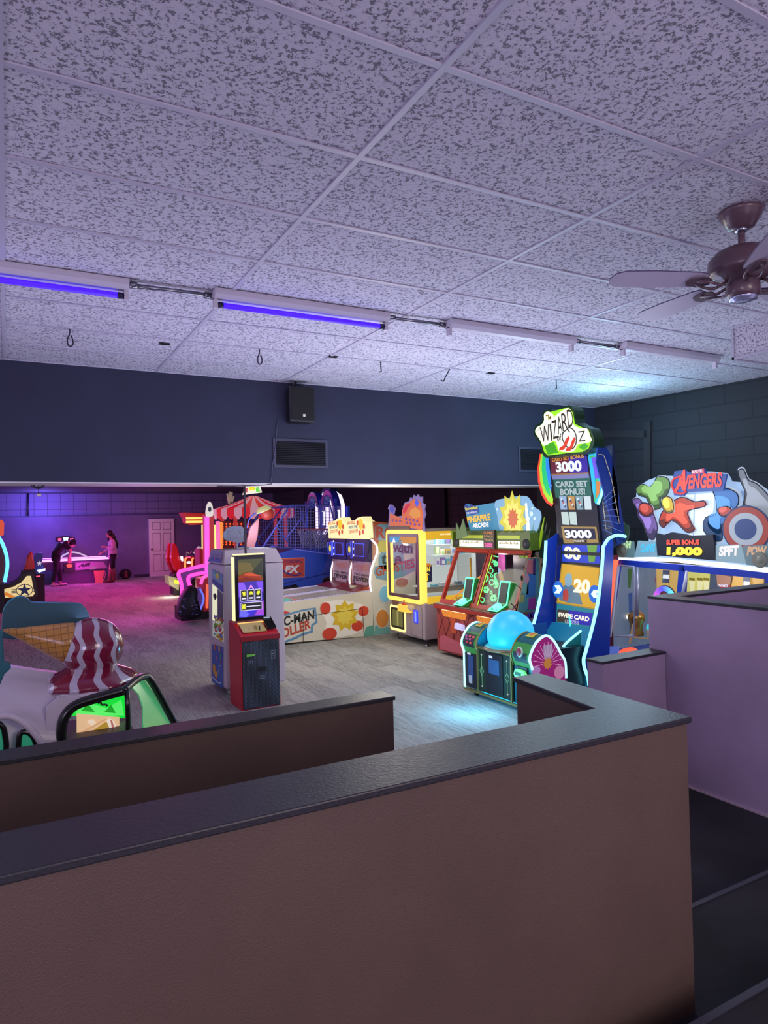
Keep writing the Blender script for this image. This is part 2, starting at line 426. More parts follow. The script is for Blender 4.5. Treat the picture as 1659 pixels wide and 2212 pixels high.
bl = MB(); bl.box(3.842, 3.858, 1.9, 3.115, 0, .016, C('#b7a3b4')); struct(bl.build('baseboard_stair'))

# --- dropped ceiling box on the right
struct(MB().box(5.0, 7.5, .5, 3.33, 2.985, ZC, MT).build('ceiling_box'))
bt = MB(); bt.box(4.992, 5.012, .5, 3.335, 2.975, 2.995, GRID); bt.box(4.992, 7.4, 3.322, 3.34, 2.975, 2.995, GRID); bt.box(4.992, 5.012, 3.32, 3.34, 2.98, ZC, GRID)
struct(bt.build('trim_ceiling_box'))

# --- room light: unseen fill lamps added behind the viewer, glow of the machines
# --- door
dm = C('#c9bcc6', r=.5)
d0 = PY(25.34)
D = struct(MB().box(4.42, 5.30, 25.32, 25.395, 0, 2.06, C('#f0e6ea', r=.5)).build('door_1'))
pa = MB()
for r_, (za, zb) in enumerate(((.18, .78), (.9, 1.55), (1.66, 1.93))):
    for xa, xb in ((4.54, 4.82), (4.90, 5.18)):
        for q in ((xa, xb, za, za + .02), (xa, xb, zb - .02, zb), (xa, xa + .02, za, zb), (xb - .02, xb, za, zb)):
            pa.box(q[0], q[1], 25.312, 25.322, q[2], q[3], C('#9a8d99', r=.5))
pa.build('door_panel', D)
MB().ball((4.5, 25.27, .98), .035, C('#8a8078', m=1, r=.3)).tube([(4.5, 25.32, .98), (4.5, 25.27, .98)], .012, C('#8a8078', m=1, r=.3)).build('door_handle', D)

# ================================================================== CEILING THINGS
WH = C('#c9c4d0', r=.4); METAL = C('#8f8f98', r=.3, m=1); BLK = C('#121217', r=.5); BLKG = C('#0c0c10', r=.2)
UV = C('#3f12ff', e=1.5); UVD = C('#12063a', e=.3)
def fixture(x0, x1, lit, label, gr):
    y = 4.19 - .04 * (x0 + x1) / 2
    t = thing('tube_light', label, 'light', ((x0 + x1) / 2, y, ZC), gr)
    m = MB()
    # reflector housing: a shallow channel on the ceiling
    prof = [(-.055, 0), (-.055, -.035), (-.03, -.058), (.03, -.058), (.055, -.035), (.055, 0)]
    m.prism([V((x0, y + a, ZC - .004 + b)) for a, b in prof], (x1 - x0, 0, 0), WH); m.build('housing', t)
    for x in (x0 + .012, x1 - .012):
        e = MB(); e.box(x - .012, x + .012, y - .018, y + .018, ZC - .115, ZC - .055, WH); e.build('tube_holder', t)
    if lit:
        e = MB(); e.tube([(x0 + .03, y, ZC - .092), (x1 - .03, y, ZC - .092)], .017, UV, seg=14); e.build('violet_tube', t)
        for a, b in ((x0 + .02, x0 + .06), (x1 - .06, x1 - .02)): e = MB(); e.tube([(a, y, ZC - .092), (b, y, ZC - .092)], .0185, UVD, seg=14); e.build('tube_end', t)
    return t
G1 = 'tube lights in a line across the ceiling'
fixture(-.585, .64, True, 'white tube light with a glowing violet tube, running off the left of the picture', G1)
fixture(1.122, 2.335, True, 'white tube light with a glowing violet tube, second in the ceiling line', G1)
fixture(2.80, 4.01, False, 'unlit white tube light without a tube, between two pipes mid ceiling', G1)
fixture(4.50, 5.72, False, 'unlit white tube light at the right end of the line by the ceiling box', G1)
def conduit(x0, x1, label):
    y = 4.19 - .04 * (x0 + x1) / 2
    t = thing('conduit', label, 'pipe', ((x0 + x1) / 2, y, ZC), 'steel conduits joining the tube lights')
    m = MB(); m.tube([(x0, y + .008, ZC - .032), (x1, y - .008, ZC - .032)], .013, METAL, seg=10); m.build('pipe', t)
    for x in (x0 + .02, x1 - .02): m = MB(); m.tube([(x - .02, y, ZC - .032), (x + .02, y, ZC - .032)], .02, METAL, seg=10); m.build('coupling', t)
conduit(.645, 1.118, 'thin steel conduit between the two lit violet tube lights')
conduit(2.34, 2.796, 'thin steel conduit right of the second violet tube light')
conduit(4.015, 4.495, 'thin steel conduit between the two unlit tube lights')
# hooks
def hook(x, y, label, kind):
    m = MB(); z = ZC
    if kind == 'loop': pts = smooth([(x, y, z), (x, y, z - .04), (x - .015, y, z - .08), (x - .012, y, z - .12), (x + .01, y, z - .13), (x + .022, y, z - .10), (x + .01, y, z - .05)], 4)
    elif kind == 'wire': pts = smooth([(x + .10, y, z), (x + .06, y, z - .06), (x + .04, y, z - .09), (x + .02, y, z - .13), (x - .01, y, z - .12)], 4)
    else: pts = smooth([(x, y, z), (x, y, z - .05), (x + .003, y, z - .09), (x - .02, y, z - .10)], 4)
    m.tube(pts, .0055, C('#3b3948', r=.4, m=.6), seg=6); m.box(x - .03, x + .03, y - .012, y + .012, z - .004, z + .001, GRID)
    tag(m.build('ceiling_hook'), label, 'hook', 'wire hooks in the ceiling')
hook(.415, 5.36, 'small wire loop hook hanging from the ceiling, leftmost of the hooks', 'loop')
hook(1.831, 5.36, 'small wire loop hook in the ceiling left of the black loudspeaker', 'loop')
hook(2.965, 5.36, 'small wire hook in the ceiling just right of the black loudspeaker', 'h')
hook(3.62, 5.36, 'long bent wire hook under a gap between ceiling panels', 'wire')
hook(5.061, 5.36, 'small bent hook in the ceiling near the far right corner', 'h')
for x, y, l in ((1.105, 5.50, 'small dark slot clip in the ceiling near the left'), (2.49, 5.36, 'small dark slot clip in the ceiling above the wall vent'), (4.2, 5.36, 'tiny dark clip in the ceiling right of the bent wire hook')):
    tag(MB().box(x - .04, x + .04, y - .02, y + .02, ZC - .012, ZC + .002, BLK).build('ceiling_clip'), l, 'clip', 'dark clips in the ceiling')

# ceiling fan
fx, fy = 3.085, 1.995
ft = thing('ceiling_fan', 'brown ceiling fan with white-faced blades hanging at the right', 'fan', (fx, fy, ZC))
BR = C('#5d4651', r=.35, coat=.3); BLADE = C('#c8bfd2', r=.35); BLADED = C('#5a5070', r=.4)
pf = PL((fx, fy, 0), (-.84, -.54, 0))
zz = lambda py: pf.p(1590, py).z
MB().lathe((fx, fy, 0), [(0, ZC - .001), (.098, ZC - .002), (.102, ZC - .012), (.096, ZC - .02), (.09, ZC - .035), (.055, ZC - .085), (.02, ZC - .092), (0, ZC - .092)], BR, seg=32).build('canopy', ft)
MB().tube([(fx, fy, ZC - .09), (fx, fy, ZC - .20)], .016, BR, seg=12).build('downrod', ft)
MB().lathe((fx, fy, ZC - .092), [(.028, 0), (.03, -.008), (.018, -.012)], C('#cfd6e6', m=1, r=.15), seg=20).build('rod_ring', ft)
MB().lathe((fx, fy, 0), [(0, ZC - .165), (.05, ZC - .17), (.12, ZC - .20), (.15, ZC - .235), (.155, ZC - .285), (.145, ZC - .31), (.09, ZC - .335), (.07, ZC - .345), (0, ZC - .345)], BR, seg=36).build('motor_housing', ft)
MB().lathe((fx, fy, 0), [(.07, ZC - .34), (.075, ZC - .36), (.075, ZC - .40), (.06, ZC - .42), (0, ZC - .42)], BR, seg=28).build('switch_housing', ft)
MB().lathe((fx, fy, 0), [(.062, ZC - .418), (.06, ZC - .428), (.03, ZC - .436), (0, ZC - .437)], C('#b9bfe0', m=.6, r=.2), seg=28).build('bottom_cap', ft)
MB().tube([(fx - .05, fy - .03, ZC - .42), (fx - .05, fy - .03, ZC - .50)], .0015, METAL, seg=5).build('pull_chain', ft)
for k in range(5):
    a = math.radians(300 + 72 * k)
    R_ = Matrix.Rotation(a, 3, 'Z'); tilt = Matrix.Rotation(math.radians(12), 3, 'X')
    c0 = V((fx, fy, ZC - .335))
    arm = MB()
    for s_ in (-1, 1):
        arm.tube(smooth([c0 + R_ @ V((.08, 0, -.005)), c0 + R_ @ V((.13, s_ * .03, -.03)), c0 + R_ @ V((.19, s_ * .035, -.02)), c0 + R_ @ V((.235, s_ * .012, -.008))], 4), .007, BR, seg=6)
    arm.prism([c0 + R_ @ (tilt @ V((x, y, 0))) + V((0, 0, -.012)) for x, y in ((.16, -.02), (.2, -.042), (.27, -.03), (.285, 0), (.27, .03), (.2, .042), (.16, .02))], (0, 0, .005), BR)
    arm.build('blade_arm', ft)
    out = [(.20, -.052), (.24, -.062), (.45, -.07), (.60, -.066), (.64, -.045), (.655, 0), (.64, .045), (.60, .066), (.45, .07), (.24, .062), (.20, .052)]
    nn = R_ @ (tilt @ V((0, 0, 1)))
    b_ = MB(); b_.prism([c0 + R_ @ (tilt @ V((x, y, 0))) for x, y in out], nn * .006, BLADE, BLADED); b_.build('blade', ft)

# ================================================================== ON THE HEADER WALL
sp = thing('loudspeaker', 'black box loudspeaker hung high on the dark wall', 'loudspeaker', (2.61, 6.43, 2.8))
SPK = C('#15151b', r=.55)
m = MB(); m.prism([V((2.47, 6.36, 0)), V((2.75, 6.36, 0)), V((2.72, 6.53, 0)), V((2.50, 6.53, 0))], (0, 0, .36), SPK)
m.v = [v + V((0, 0, 2.79)) for v in m.v]; m.build('cabinet', sp, bevel=.018)
m = MB(); m.box(2.487, 2.733, 6.352, 6.360, 2.815, 3.125, C('#0b0b0f', r=.8)); m.build('grille', sp, bevel=.004)
MB().box(2.61, 2.635, 6.347, 6.353, 2.845, 2.87, C('#d8cdb6', r=.5)).build('badge', sp)
m = MB()
for x in (2.54, 2.66): m.tube([(x, 6.42, 3.145), (x, 6.42, ZC)], .003, METAL, seg=5); m.tube([(x - .03, 6.42, 3.155), (x + .03, 6.42, 3.15)], .004, METAL, seg=5)
m.tube([(2.57, 6.48, 3.15), (2.58, 6.46, 3.20), (2.60, 6.5, ZC)], .012, BLK, seg=6); m.build('hanging_bracket', sp)
def vent(x0, x1, z0, z1, label):
    t = thing('wall_vent', label, 'vent', ((x0 + x1) / 2, 6.54, z0), 'louvred vents on the header wall')
    m = MB(); y = 6.55; f_ = .028
    for q in ((x0 - f_, x1 + f_, z1, z1 + f_), (x0 - f_, x1 + f_, z0 - f_, z0), (x0 - f_, x0, z0, z1), (x1, x1 + f_, z0, z1)): m.box(q[0], q[1], y - .012, y, q[2], q[3], C('#33354c', r=.5))
    m.build('frame', t); MB().box(x0, x1, y - .003, y, z0, z1, C('#060608', r=.9)).build('backing', t)
    n = 13; m = MB()
    for k in range(n):
        z = z0 + (z1 - z0) * (k + .5) / n; m.prism([V((x0, y - .012, z + .002)), V((x0, y - .003, z + .010)), V((x0, y - .003, z + .007)), V((x0, y - .012, z - .001))], (x1 - x0, 0, 0), C('#17182a', r=.5))
    m.build('louvre', t)
vent(2.385, 2.93, 2.375, 2.615, 'black louvred wall vent below the hanging loudspeaker')
vent(5.555, 6.10, 2.375, 2.63, 'black louvred wall vent near the far corner behind the tall green sign')
q = PY(6.535)
m = MB(); m.tube(smooth(q.P(602, 905, 597, 935, 596, 960, 592, 985, 588, 1010, 587, 1030, 585, 1042), 4), .0045, C('#4a4c66', r=.4), seg=6)
m.tube(smooth([q.p(585, 1042), q.p(583, 1046) + V((0, 0, -.003)), V((2.15, 6.62, 2.168)), V((2.0, 6.7, 2.166)), V((1.85, 6.8, 2.170))], 4), .0045, C('#2a2438', r=.4), seg=6)
tag(m.build('speaker_cable'), 'thin loose cable running down the wall from the loudspeaker', 'cable')
# coil of cable with a small box under the header at the left
cc = PY(6.85); c0 = cc.p(82, 1047)
ct = thing('camera_mount', 'small white box hanging under a coil of black cable at the upper left', 'camera', c0)
m = MB()
for r in (.055, .045, .037):
    m.tube([c0 + V((math.cos(a) * r, 0, math.sin(a) * r * .75 + .005)) for a in [PI + PI * k / 14 for k in range(15)]], .0035, BLK, seg=6)
m.build('cable_coil', ct)
m = MB(); m.tube([c0 + V((.006, 0, 0)), c0 + V((.004, 0, -.085))], .004, BLK, seg=6); m.box(c0.x - .012, c0.x + .024, 6.84, 6.86, c0.z - .105, c0.z - .082, C('#d9c9ae', r=.5)); m.build('sensor_box', ct)

# ================================================================== PAYMENT KIOSK
RED = C('#c01830', r=.35); REDD = C('#8c1020', r=.35); CREAM = C('#fff0a8', e=1.15); WARM = C('#ffc069', e=1.2)
kt = thing('payment_kiosk', 'red and black card kiosk with a tall lit screen, standing in mid floor', 'kiosk', (2.12, 6.6, 0))
x0, x1, y0, y1 = 1.935, 2.325, 6.395, 6.78
m = MB()
m.prism([V((x0, y1, 0)), V((x0, y0, 0)), V((x0, y0, .70)), V((x0, y0 + .02, .72)), V((x0, y0 + .22, .80)), V((x0, y1, .82))], (x1 - x0, 0, 0), RED)
m.build('base_cabinet', kt, bevel=.004)
# woven-dot front: dots that thin out across the panel
f = PY(y0)
DOT = C('#59617c', r=.5); m = MB(); m.box(x0 + .012, x1 - .006, y0 - .006, y0 - .001, .01, .655, C('#0d1017', r=.45))
nx, nz = 30, 50
for i in range(nx):
    for j in range(nz):
        X = x0 + .022 + (x1 - x0 - .036) * i / (nx - 1); Z = .018 + .628 * j / (nz - 1) + .006 * math.sin(i * .25)
        r = .0022 + .0016 * (.5 + .5 * math.sin(i * .22 + j * .13))
        if i % 2: Z += .006
        if Z < .65: m.box(X - r, X + r, y0 - .0065, y0 - .0061, Z - r, Z + r, DOT)
m.build('front_panel', kt)
m = MB(); m.box(x0 - .002, x1 + .004, y0 - .012, y0 + .01, .655, .705, REDD); m.build('front_lip', kt, bevel=.004)
m = MB()
m.prism([f.p(x, y) + V((0, -.007, 0)) for x, y in ((532, 1414), (550, 1412), (550, 1416), (532, 1419))], (0, -.01, 0), C('#7ac943', r=.4)); m.build('card_slot', kt)
m = MB(); m.prism([f.p(x, y) + V((0, -.007, 0)) for x, y in ((558, 1440), (575, 1439), (575, 1449), (558, 1450))], (0, -.01, 0), C('#050506', r=.5)); m.build('coin_return', kt)
m = MB(); 
def ring(mb, pl, pts, r, m_, off=.006): return mb.tube([pl.p(*p) + pl.n * off for p in pts], r, m_, closed=True, seg=5)
ICO = C('#b9c6dc', r=.5)
ring(m, f.off(.006), ((585, 1404), (595, 1403), (595, 1422), (585, 1423)), .0012, ICO)
for cy in (1408, 1414, 1419): m.tube([f.p(590 + 3.5 * math.cos(a), cy + 3 * math.sin(a)) + V((0, -.008, 0)) for a in [k * PI / 5 for k in range(10)]], .001, ICO, closed=True, seg=5)
for q in ((559, 1458, 574, 1466), (537, 1426, 545, 1438)):
    ring(m, f.off(.006), ((q[0], q[1]), (q[2], q[1]), (q[2], q[3]), (q[0], q[3])), .001, ICO)
    for k in range(3): m.tube([f.p(q[0] + 2, q[1] + 2 + 2.4 * k) + V((0, -.008, 0)), f.p(q[2] - 2, q[1] + 2 + 2.4 * k) + V((0, -.008, 0))], .001, ICO, seg=4)
ring(m, f.off(.006), ((582, 1391), (598, 1389), (598, 1395), (582, 1397)), .0015, C('#2c3140'))
m.build('printed_icons', kt)
# control deck
m = MB(); m.prism([V((x0 + .04, y0 + .035, .733)), V((x1 - .115, y0 + .035, .733)), V((x1 - .115, y0 + .20, .80)), V((x0 + .04, y0 + .20, .80))], (0, -.004, .010), C('#d8c27c', r=.4)); m.build('deck_plate', kt)
m = MB(); m.box(x0 + .18, x0 + .215, y0 + .04, y0 + .13, .74, .79, C('#cdb878', r=.4)); m.box(x0 + .20, x0 + .21, y0 + .036, y0 + .05, .745, .785, BLK); m.build('card_reader', kt)
m = MB(); m.box(x0 + .10, x0 + .125, y0 + .08, y0 + .10, .752, .764, BLK); m.build('keyhole', kt)
m = MB(); m.prism([V((x1 - .105, y0 + .04, .75)), V((x1 - .015, y0 + .04, .75)), V((x1 - .015, y0 + .2, .83)), V((x1 - .105, y0 + .2, .83))], (0, 0, .02), BLKG)
m.box(x1 - .095, x1 - .035, y0 + .165, y0 + .18, .838, .85, C('#b9c4d8', e=.5)); m.build('pin_pad', kt)
# screen
sx0, sx1, sy = x0 + .015, x1 - .055, y0 + .215
ps = PY(sy - .024)
m = MB(); m.box(sx0, sx1, sy - .02, sy + .05, .83, 1.475, BLKG); m.build('screen_housing', kt, bevel=.006)
m = MB(); m.box(sx0 - .018, sx0 - .002, sy - .024, sy + .03, .835, 1.46, CREAM); m.box(sx0 - .002, sx1 - .02, sy - .024, sy + .03, 1.476, 1.489, CREAM); m.box(sx0 + .02, sx1 - .03, sy - .03, sy - .01, .80, .812, WARM)
m.build('light_bar', kt)
zb, zt, xa, xb = .862, 1.435, sx0 + .036, sx1 - .032
yy = sy - .021
m = MB()
def scr(a, b, c, d, mm, k=0): m.box(xa + (xb - xa) * a, xa + (xb - xa) * c, yy - .0012 * (k + 1), yy, zb + (zt - zb) * b, zb + (zt - zb) * d, mm)
def spoly(P, mm, k=1): m.prism([V((xa + (xb - xa) * p[0], yy - .0012 * k, zb + (zt - zb) * p[1])) for p in P], (0, -.0012, 0), mm)
scr(0, 0, 1, .61, C('#4a32b4', e=.75)); scr(0, .61, 1, 1, C('#5a5a34', e=.55))
spoly([(0, .70), (0, .95), (.5, .93), (.62, .80), (.3, .76)], C('#7c6c36', e=.6)); spoly([(0, .66), (0, .73), (.35, .78), (1, .66), (1, .63), (.3, .63)], C('#a5361c', e=.7))
spoly([(.18, .74), (.5, .77), (.95, .69), (.4, .71)], C('#d8542e', e=.8), 2); spoly([(.0, .61), (.0, .66), (.3, .69), (.9, .62)], C('#8a2a18', e=.6), 2)
spoly([(.6, .80), (.98, .98), (.98, .70), (.62, .74)], C('#3d4030', e=.5), 2)
spoly([(0, .35), (0, .60), (.2, .60), (.32, .5), (.12, .38)], C('#8a5cff', e=.9)); spoly([(.72, .60), (1, .60), (1, .4), (.8, .5)], C('#7a4cf0', e=.9))
spoly([(.62, .02), (1, .28), (1, .02)], C('#a848d8', e=.85)); spoly([(0, .02), (.1, .18), (.45, .06), (.3, .0)], C('#6a6af8', e=.9)); spoly([(.3, .08), (.5, .2), (.72, .1), (.5, .02)], C('#3a2ad0', e=.9))
spoly([(.38, .47), (.5, .56), (.62, .47), (.58, .47), (.5, .53), (.42, .47)], C('#ff9cf8', e=1), 3)
WHT = C('#e6dcf6', e=.95); DK = C('#22262c', e=.5); YEL = C('#e6e23c', e=.95)
for k in range(3):
    a = .07 + k * .29; c = a + .265; scr(a, .275, c, .475, WHT, 2); scr(a + .015, .285, c - .015, .465, DK, 3)
    cx_, cz_ = (a + c) / 2, .41
    if k == 0: spoly([(cx_ - .07, cz_ + .03), (cx_ + .06, cz_ + .035), (cx_ + .06, cz_ - .03), (cx_ + .03, cz_ - .045), (cx_ - .03, cz_ - .045)], YEL, 5)
    elif k == 1: spoly([(cx_ + .075 * math.cos(t), cz_ - .02 + .055 * math.sin(t)) for t in [PI * i / 8 for i in range(9)]] + [(cx_ - .03, cz_ - .03), (cx_, cz_), (cx_ + .03, cz_ - .03)], YEL, 5)
    else: spoly([(cx_ - .07, cz_), (cx_ - .04, cz_ + .03), (cx_ + .07, cz_ + .035), (cx_ + .07, cz_ - .005), (cx_ + .01, cz_ - .04), (cx_ - .06, cz_ - .03)], YEL, 5)
    scr(cx_ - .075, .315, cx_ + .075, .34, WHT, 5)
scr(.07, .115, .935, .255, WHT, 2); scr(.085, .125, .92, .245, DK, 3)
for a, b in ((-1, -1), (1, 1), (-1, 1), (1, -1), (0, 0)): spoly([(.19 + a * .045 + .04 * math.cos(t), .185 + b * .024 + .022 * math.sin(t)) for t in [k * PI / 5 for k in range(10)]], YEL, 5)
scr(.29, .178, .86, .192, WHT, 5)
m.build('screen', kt)
# pole with a finial behind the kiosk
pt = thing('sign_pole', 'slim grey pole rising behind the kiosk screen to the header', 'pole', (2.16, 6.72, 0))
m = MB(); p1 = V((2.145, 6.84, 0)); m.tube([p1, V((2.145, 6.84, 2.172))], .0125, C('#5a5560', r=.35, m=.5), seg=12); m.build('pole', pt)
m = MB(); m.lathe((2.145, 6.84, 0), [(.0, .0), (.05, .0), (.05, .012), (.016, .02)], C('#5a5560', r=.35, m=.5), seg=20); m.build('foot_plate', pt)

# ================================================================== TOY VENDING MACHINE (faces left)
MW = C('#cdbcc6', r=.4); MG = C('#a0929a', r=.5)
X, ya, yb = 1.965, 7.02, 7.68
vt = thing('duck_vending_machine', 'tall narrow beige toy machine with a blue poster side, left of the kiosk', 'vending machine', (2.3, 7.35, 0))
m = MB(); m.box(X, 2.62, ya, yb, .07, 1.36, MW); m.build('cabinet', vt, bevel=.02)
m = MB(); m.prism([V((X, ya + .02, 1.36)), V((X + .0, yb - .02, 1.36)), V((X + .10, yb - .10, 1.515)), V((X + .10, ya + .04, 1.515))], (.5, 0, 0), MG)
m.v = []; m.f = []; m.fm = []; m.sm = []
tb = [V((X, ya, 1.365)), V((X, yb, 1.365)), V((2.62, yb, 1.365)), V((2.62, ya, 1.365))]; tt = [V((X + .03, ya + .06, 1.515)), V((X + .03, yb - .06, 1.515)), V((2.56, yb - .06, 1.515)), V((2.56, ya + .06, 1.515))]
m.add(tb + tt, [(0, 1, 2, 3), (7, 6, 5, 4), (0, 4, 5, 1), (1, 5, 6, 2), (2, 6, 7, 3), (3, 7, 4, 0)], MW); m.build('hood', vt, bevel=.008)
ph = PL((X + .015, ya, 1.44), V((-.15, 0, .03)))
m = MB(); q = [V((X + .004, ya + .10, 1.38)), V((X + .004, yb - .05, 1.38)), V((X + .026, yb - .09, 1.50)), V((X + .026, ya + .12, 1.50))]
m.prism([a + V((-.004, 0, 0)) for a in q], (-.003, 0, 0), C('#8f8bb0', r=.4))
m.prism([a + V((-.008, 0, 0)) for a in [V((X + .004, ya + .10, 1.38)), V((X + .004, yb - .05, 1.38)), V((X + .012, yb - .06, 1.425)), V((X + .012, ya + .105, 1.425))]], (-.002, 0, 0), C('#2446b8', r=.4))
for k in range(5): letters(m, 'DUCKS'[k], PL((X, 0, 0), (-1, 0, 0)), V((X - .008, yb - .12 - k * .1, 1.405)), V((X - .008, yb - .18 - k * .1, 1.405)), V((X + .004, yb - .12 - k * .1, 1.465)), C('#2a2a58' if k % 2 else '#c86a8c', r=.4), off=.006)
m.build('header_sign', vt)
pv = PX(X - .003)
m = MB(); m.prism(pv.P(458, 1229, 481, 1241, 481, 1279, 458, 1256), (-.004, 0, 0), C('#3f86b4', r=.35)); 
m.prism(pv.off(.004).P(459, 1250, 481, 1266, 481, 1280, 459, 1259), (-.002, 0, 0), C('#2146a6')); m.prism(pv.off(.005).P(466, 1237, 474, 1240, 474, 1252, 466, 1248), (-.002, 0, 0), C('#e0d43a'))
m.prism(pv.off(.005).P(460, 1243, 463, 1233, 467, 1246), (-.002, 0, 0), C('#7fd2d8')); m.build('poster', vt)
m = MB(); m.prism(pv.P(459, 1262, 482, 1282, 483, 1387, 459, 1374), (.002, 0, 0), C('#a8a8a0', e=.55)); m.prism(pv.off(.002).P(459, 1262, 470, 1271, 470, 1345, 459, 1339), (-.002, 0, 0), C('#e8e8c4', e=.85))
m.prism(pv.off(.003).P(470, 1272, 482, 1283, 482, 1345, 470, 1338), (-.002, 0, 0), C('#565a70', r=.4)); m.build('interior', vt)
TO = [C(c, r=.5) for c in ('#d8c83c', '#d04a5c', '#c060a0', '#4a9ad0', '#e8e0d0', '#6fb04a', '#e08a3c', '#8a5ab8')]
m = MB(); g = PX(X - .02)
for k in range(46):
    px = random.uniform(460, 481); py = random.uniform(1334, 1380) + (px - 470) * .4
    m.ball(g.p(px, py) + V((.02, 0, 0)), random.uniform(.012, .026), TO[(k * 5) % 8], seg=8, rings=6)
ob = m.build('small_toys', vt); ob['kind'] = 'stuff'
m = MB(); m.prism([g.p(x, y) + V((.012, 0, 0)) for x, y in ((458.5, 1261), (482, 1282), (483, 1388), (459, 1375))], (-.002, 0, 0), glass()); m.build('window_pane', vt)
m = MB(); m.prism(pv.P(458, 1392, 482, 1398, 482, 1487, 458, 1472), (-.004, 0, 0), C('#2858b8', r=.4)); q = pv.off(.005)
for px, py, r, c in ((464, 1398, .035, '#d86a4a'), (474, 1402, .035, '#e0a080'), (468, 1421, .03, '#b85a9c'), (463, 1445, .06, '#e8a43c'), (467, 1457, .05, '#e8a43c'), (477, 1418, .03, '#3ca05a'), (478, 1430, .02, '#d84a4a')):
    m.disc(q, q.p(px, py), r * .9, r, C(c), .003)
m.tube([q.p(*a) for a in ((459, 1462), (464, 1468), (470, 1474), (478, 1476))], .006, C('#dfe6f0'), seg=5); m.tube([q.p(*a) for a in ((470, 1462), (474, 1440), (478, 1436))], .005, C('#cfe0f0'), seg=5)
m.build('poster_lower', vt)
m = MB(); m.box(X - .012, X, 7.30, 7.42, .995, 1.03, C('#4a4a58', m=.7)); m.box(X - .02, X - .01, 7.32, 7.35, .98, 1.045, BLK); m.build('lock', vt)
for a, b in ((2.02, 7.10), (2.02, 7.6), (2.55, 7.1), (2.55, 7.6)):
    m = MB(); m.lathe((a - .012, b, .032), [(0, 0), (.030, 0), (.032, .006), (.032, .018), (.030, .024), (0, .024)], C('#b8b4bc', r=.4), axis=(1, 0, 0), seg=18); m.box(a - .018, a + .018, b - .02, b + .02, .045, .075, C('#a8a4b0', m=.6)); m.build('castor', vt)
pr = thing('oval_sign', 'grey oval backing of a sign on a post above the beige toy machine', 'sign', V((2.28, 7.4, 1.515)))
qq = PY(7.35)
m = MB(); m.prism([qq.p(x, y) for x, y in ((483, 1150), (490, 1140), (505, 1135.5), (522, 1137), (531, 1143), (533, 1156), (530, 1168), (520, 1173), (505, 1171), (488, 1167), (482, 1161))], (0, .015, 0), C('#8a92ac', r=.5)); m.build('sign_board', pr, bevel=.003)
m = MB(); q = qq.off(.004)
letters(m, 'KCUD', q, (493, 1156), (529, 1155), (493, 1146), C('#a59fae', r=.5), off=.001, bold=.02); letters(m, 'YPPAH', q, (489, 1167), (527, 1168), (489, 1159), C('#9b98ab', r=.5), off=.001, bold=.02); m.build('show_through_lettering', pr)
m = MB(); m.tube([qq.p(512, 1172) + V((0, .01, 0)), qq.p(512, 1184) + V((0, .01, 0))], .012, C('#a09cb0'), seg=8); m.box(2.2, 2.34, 7.33, 7.40, 1.515, 1.53, C('#a09cb0')); m.build('post', pr)

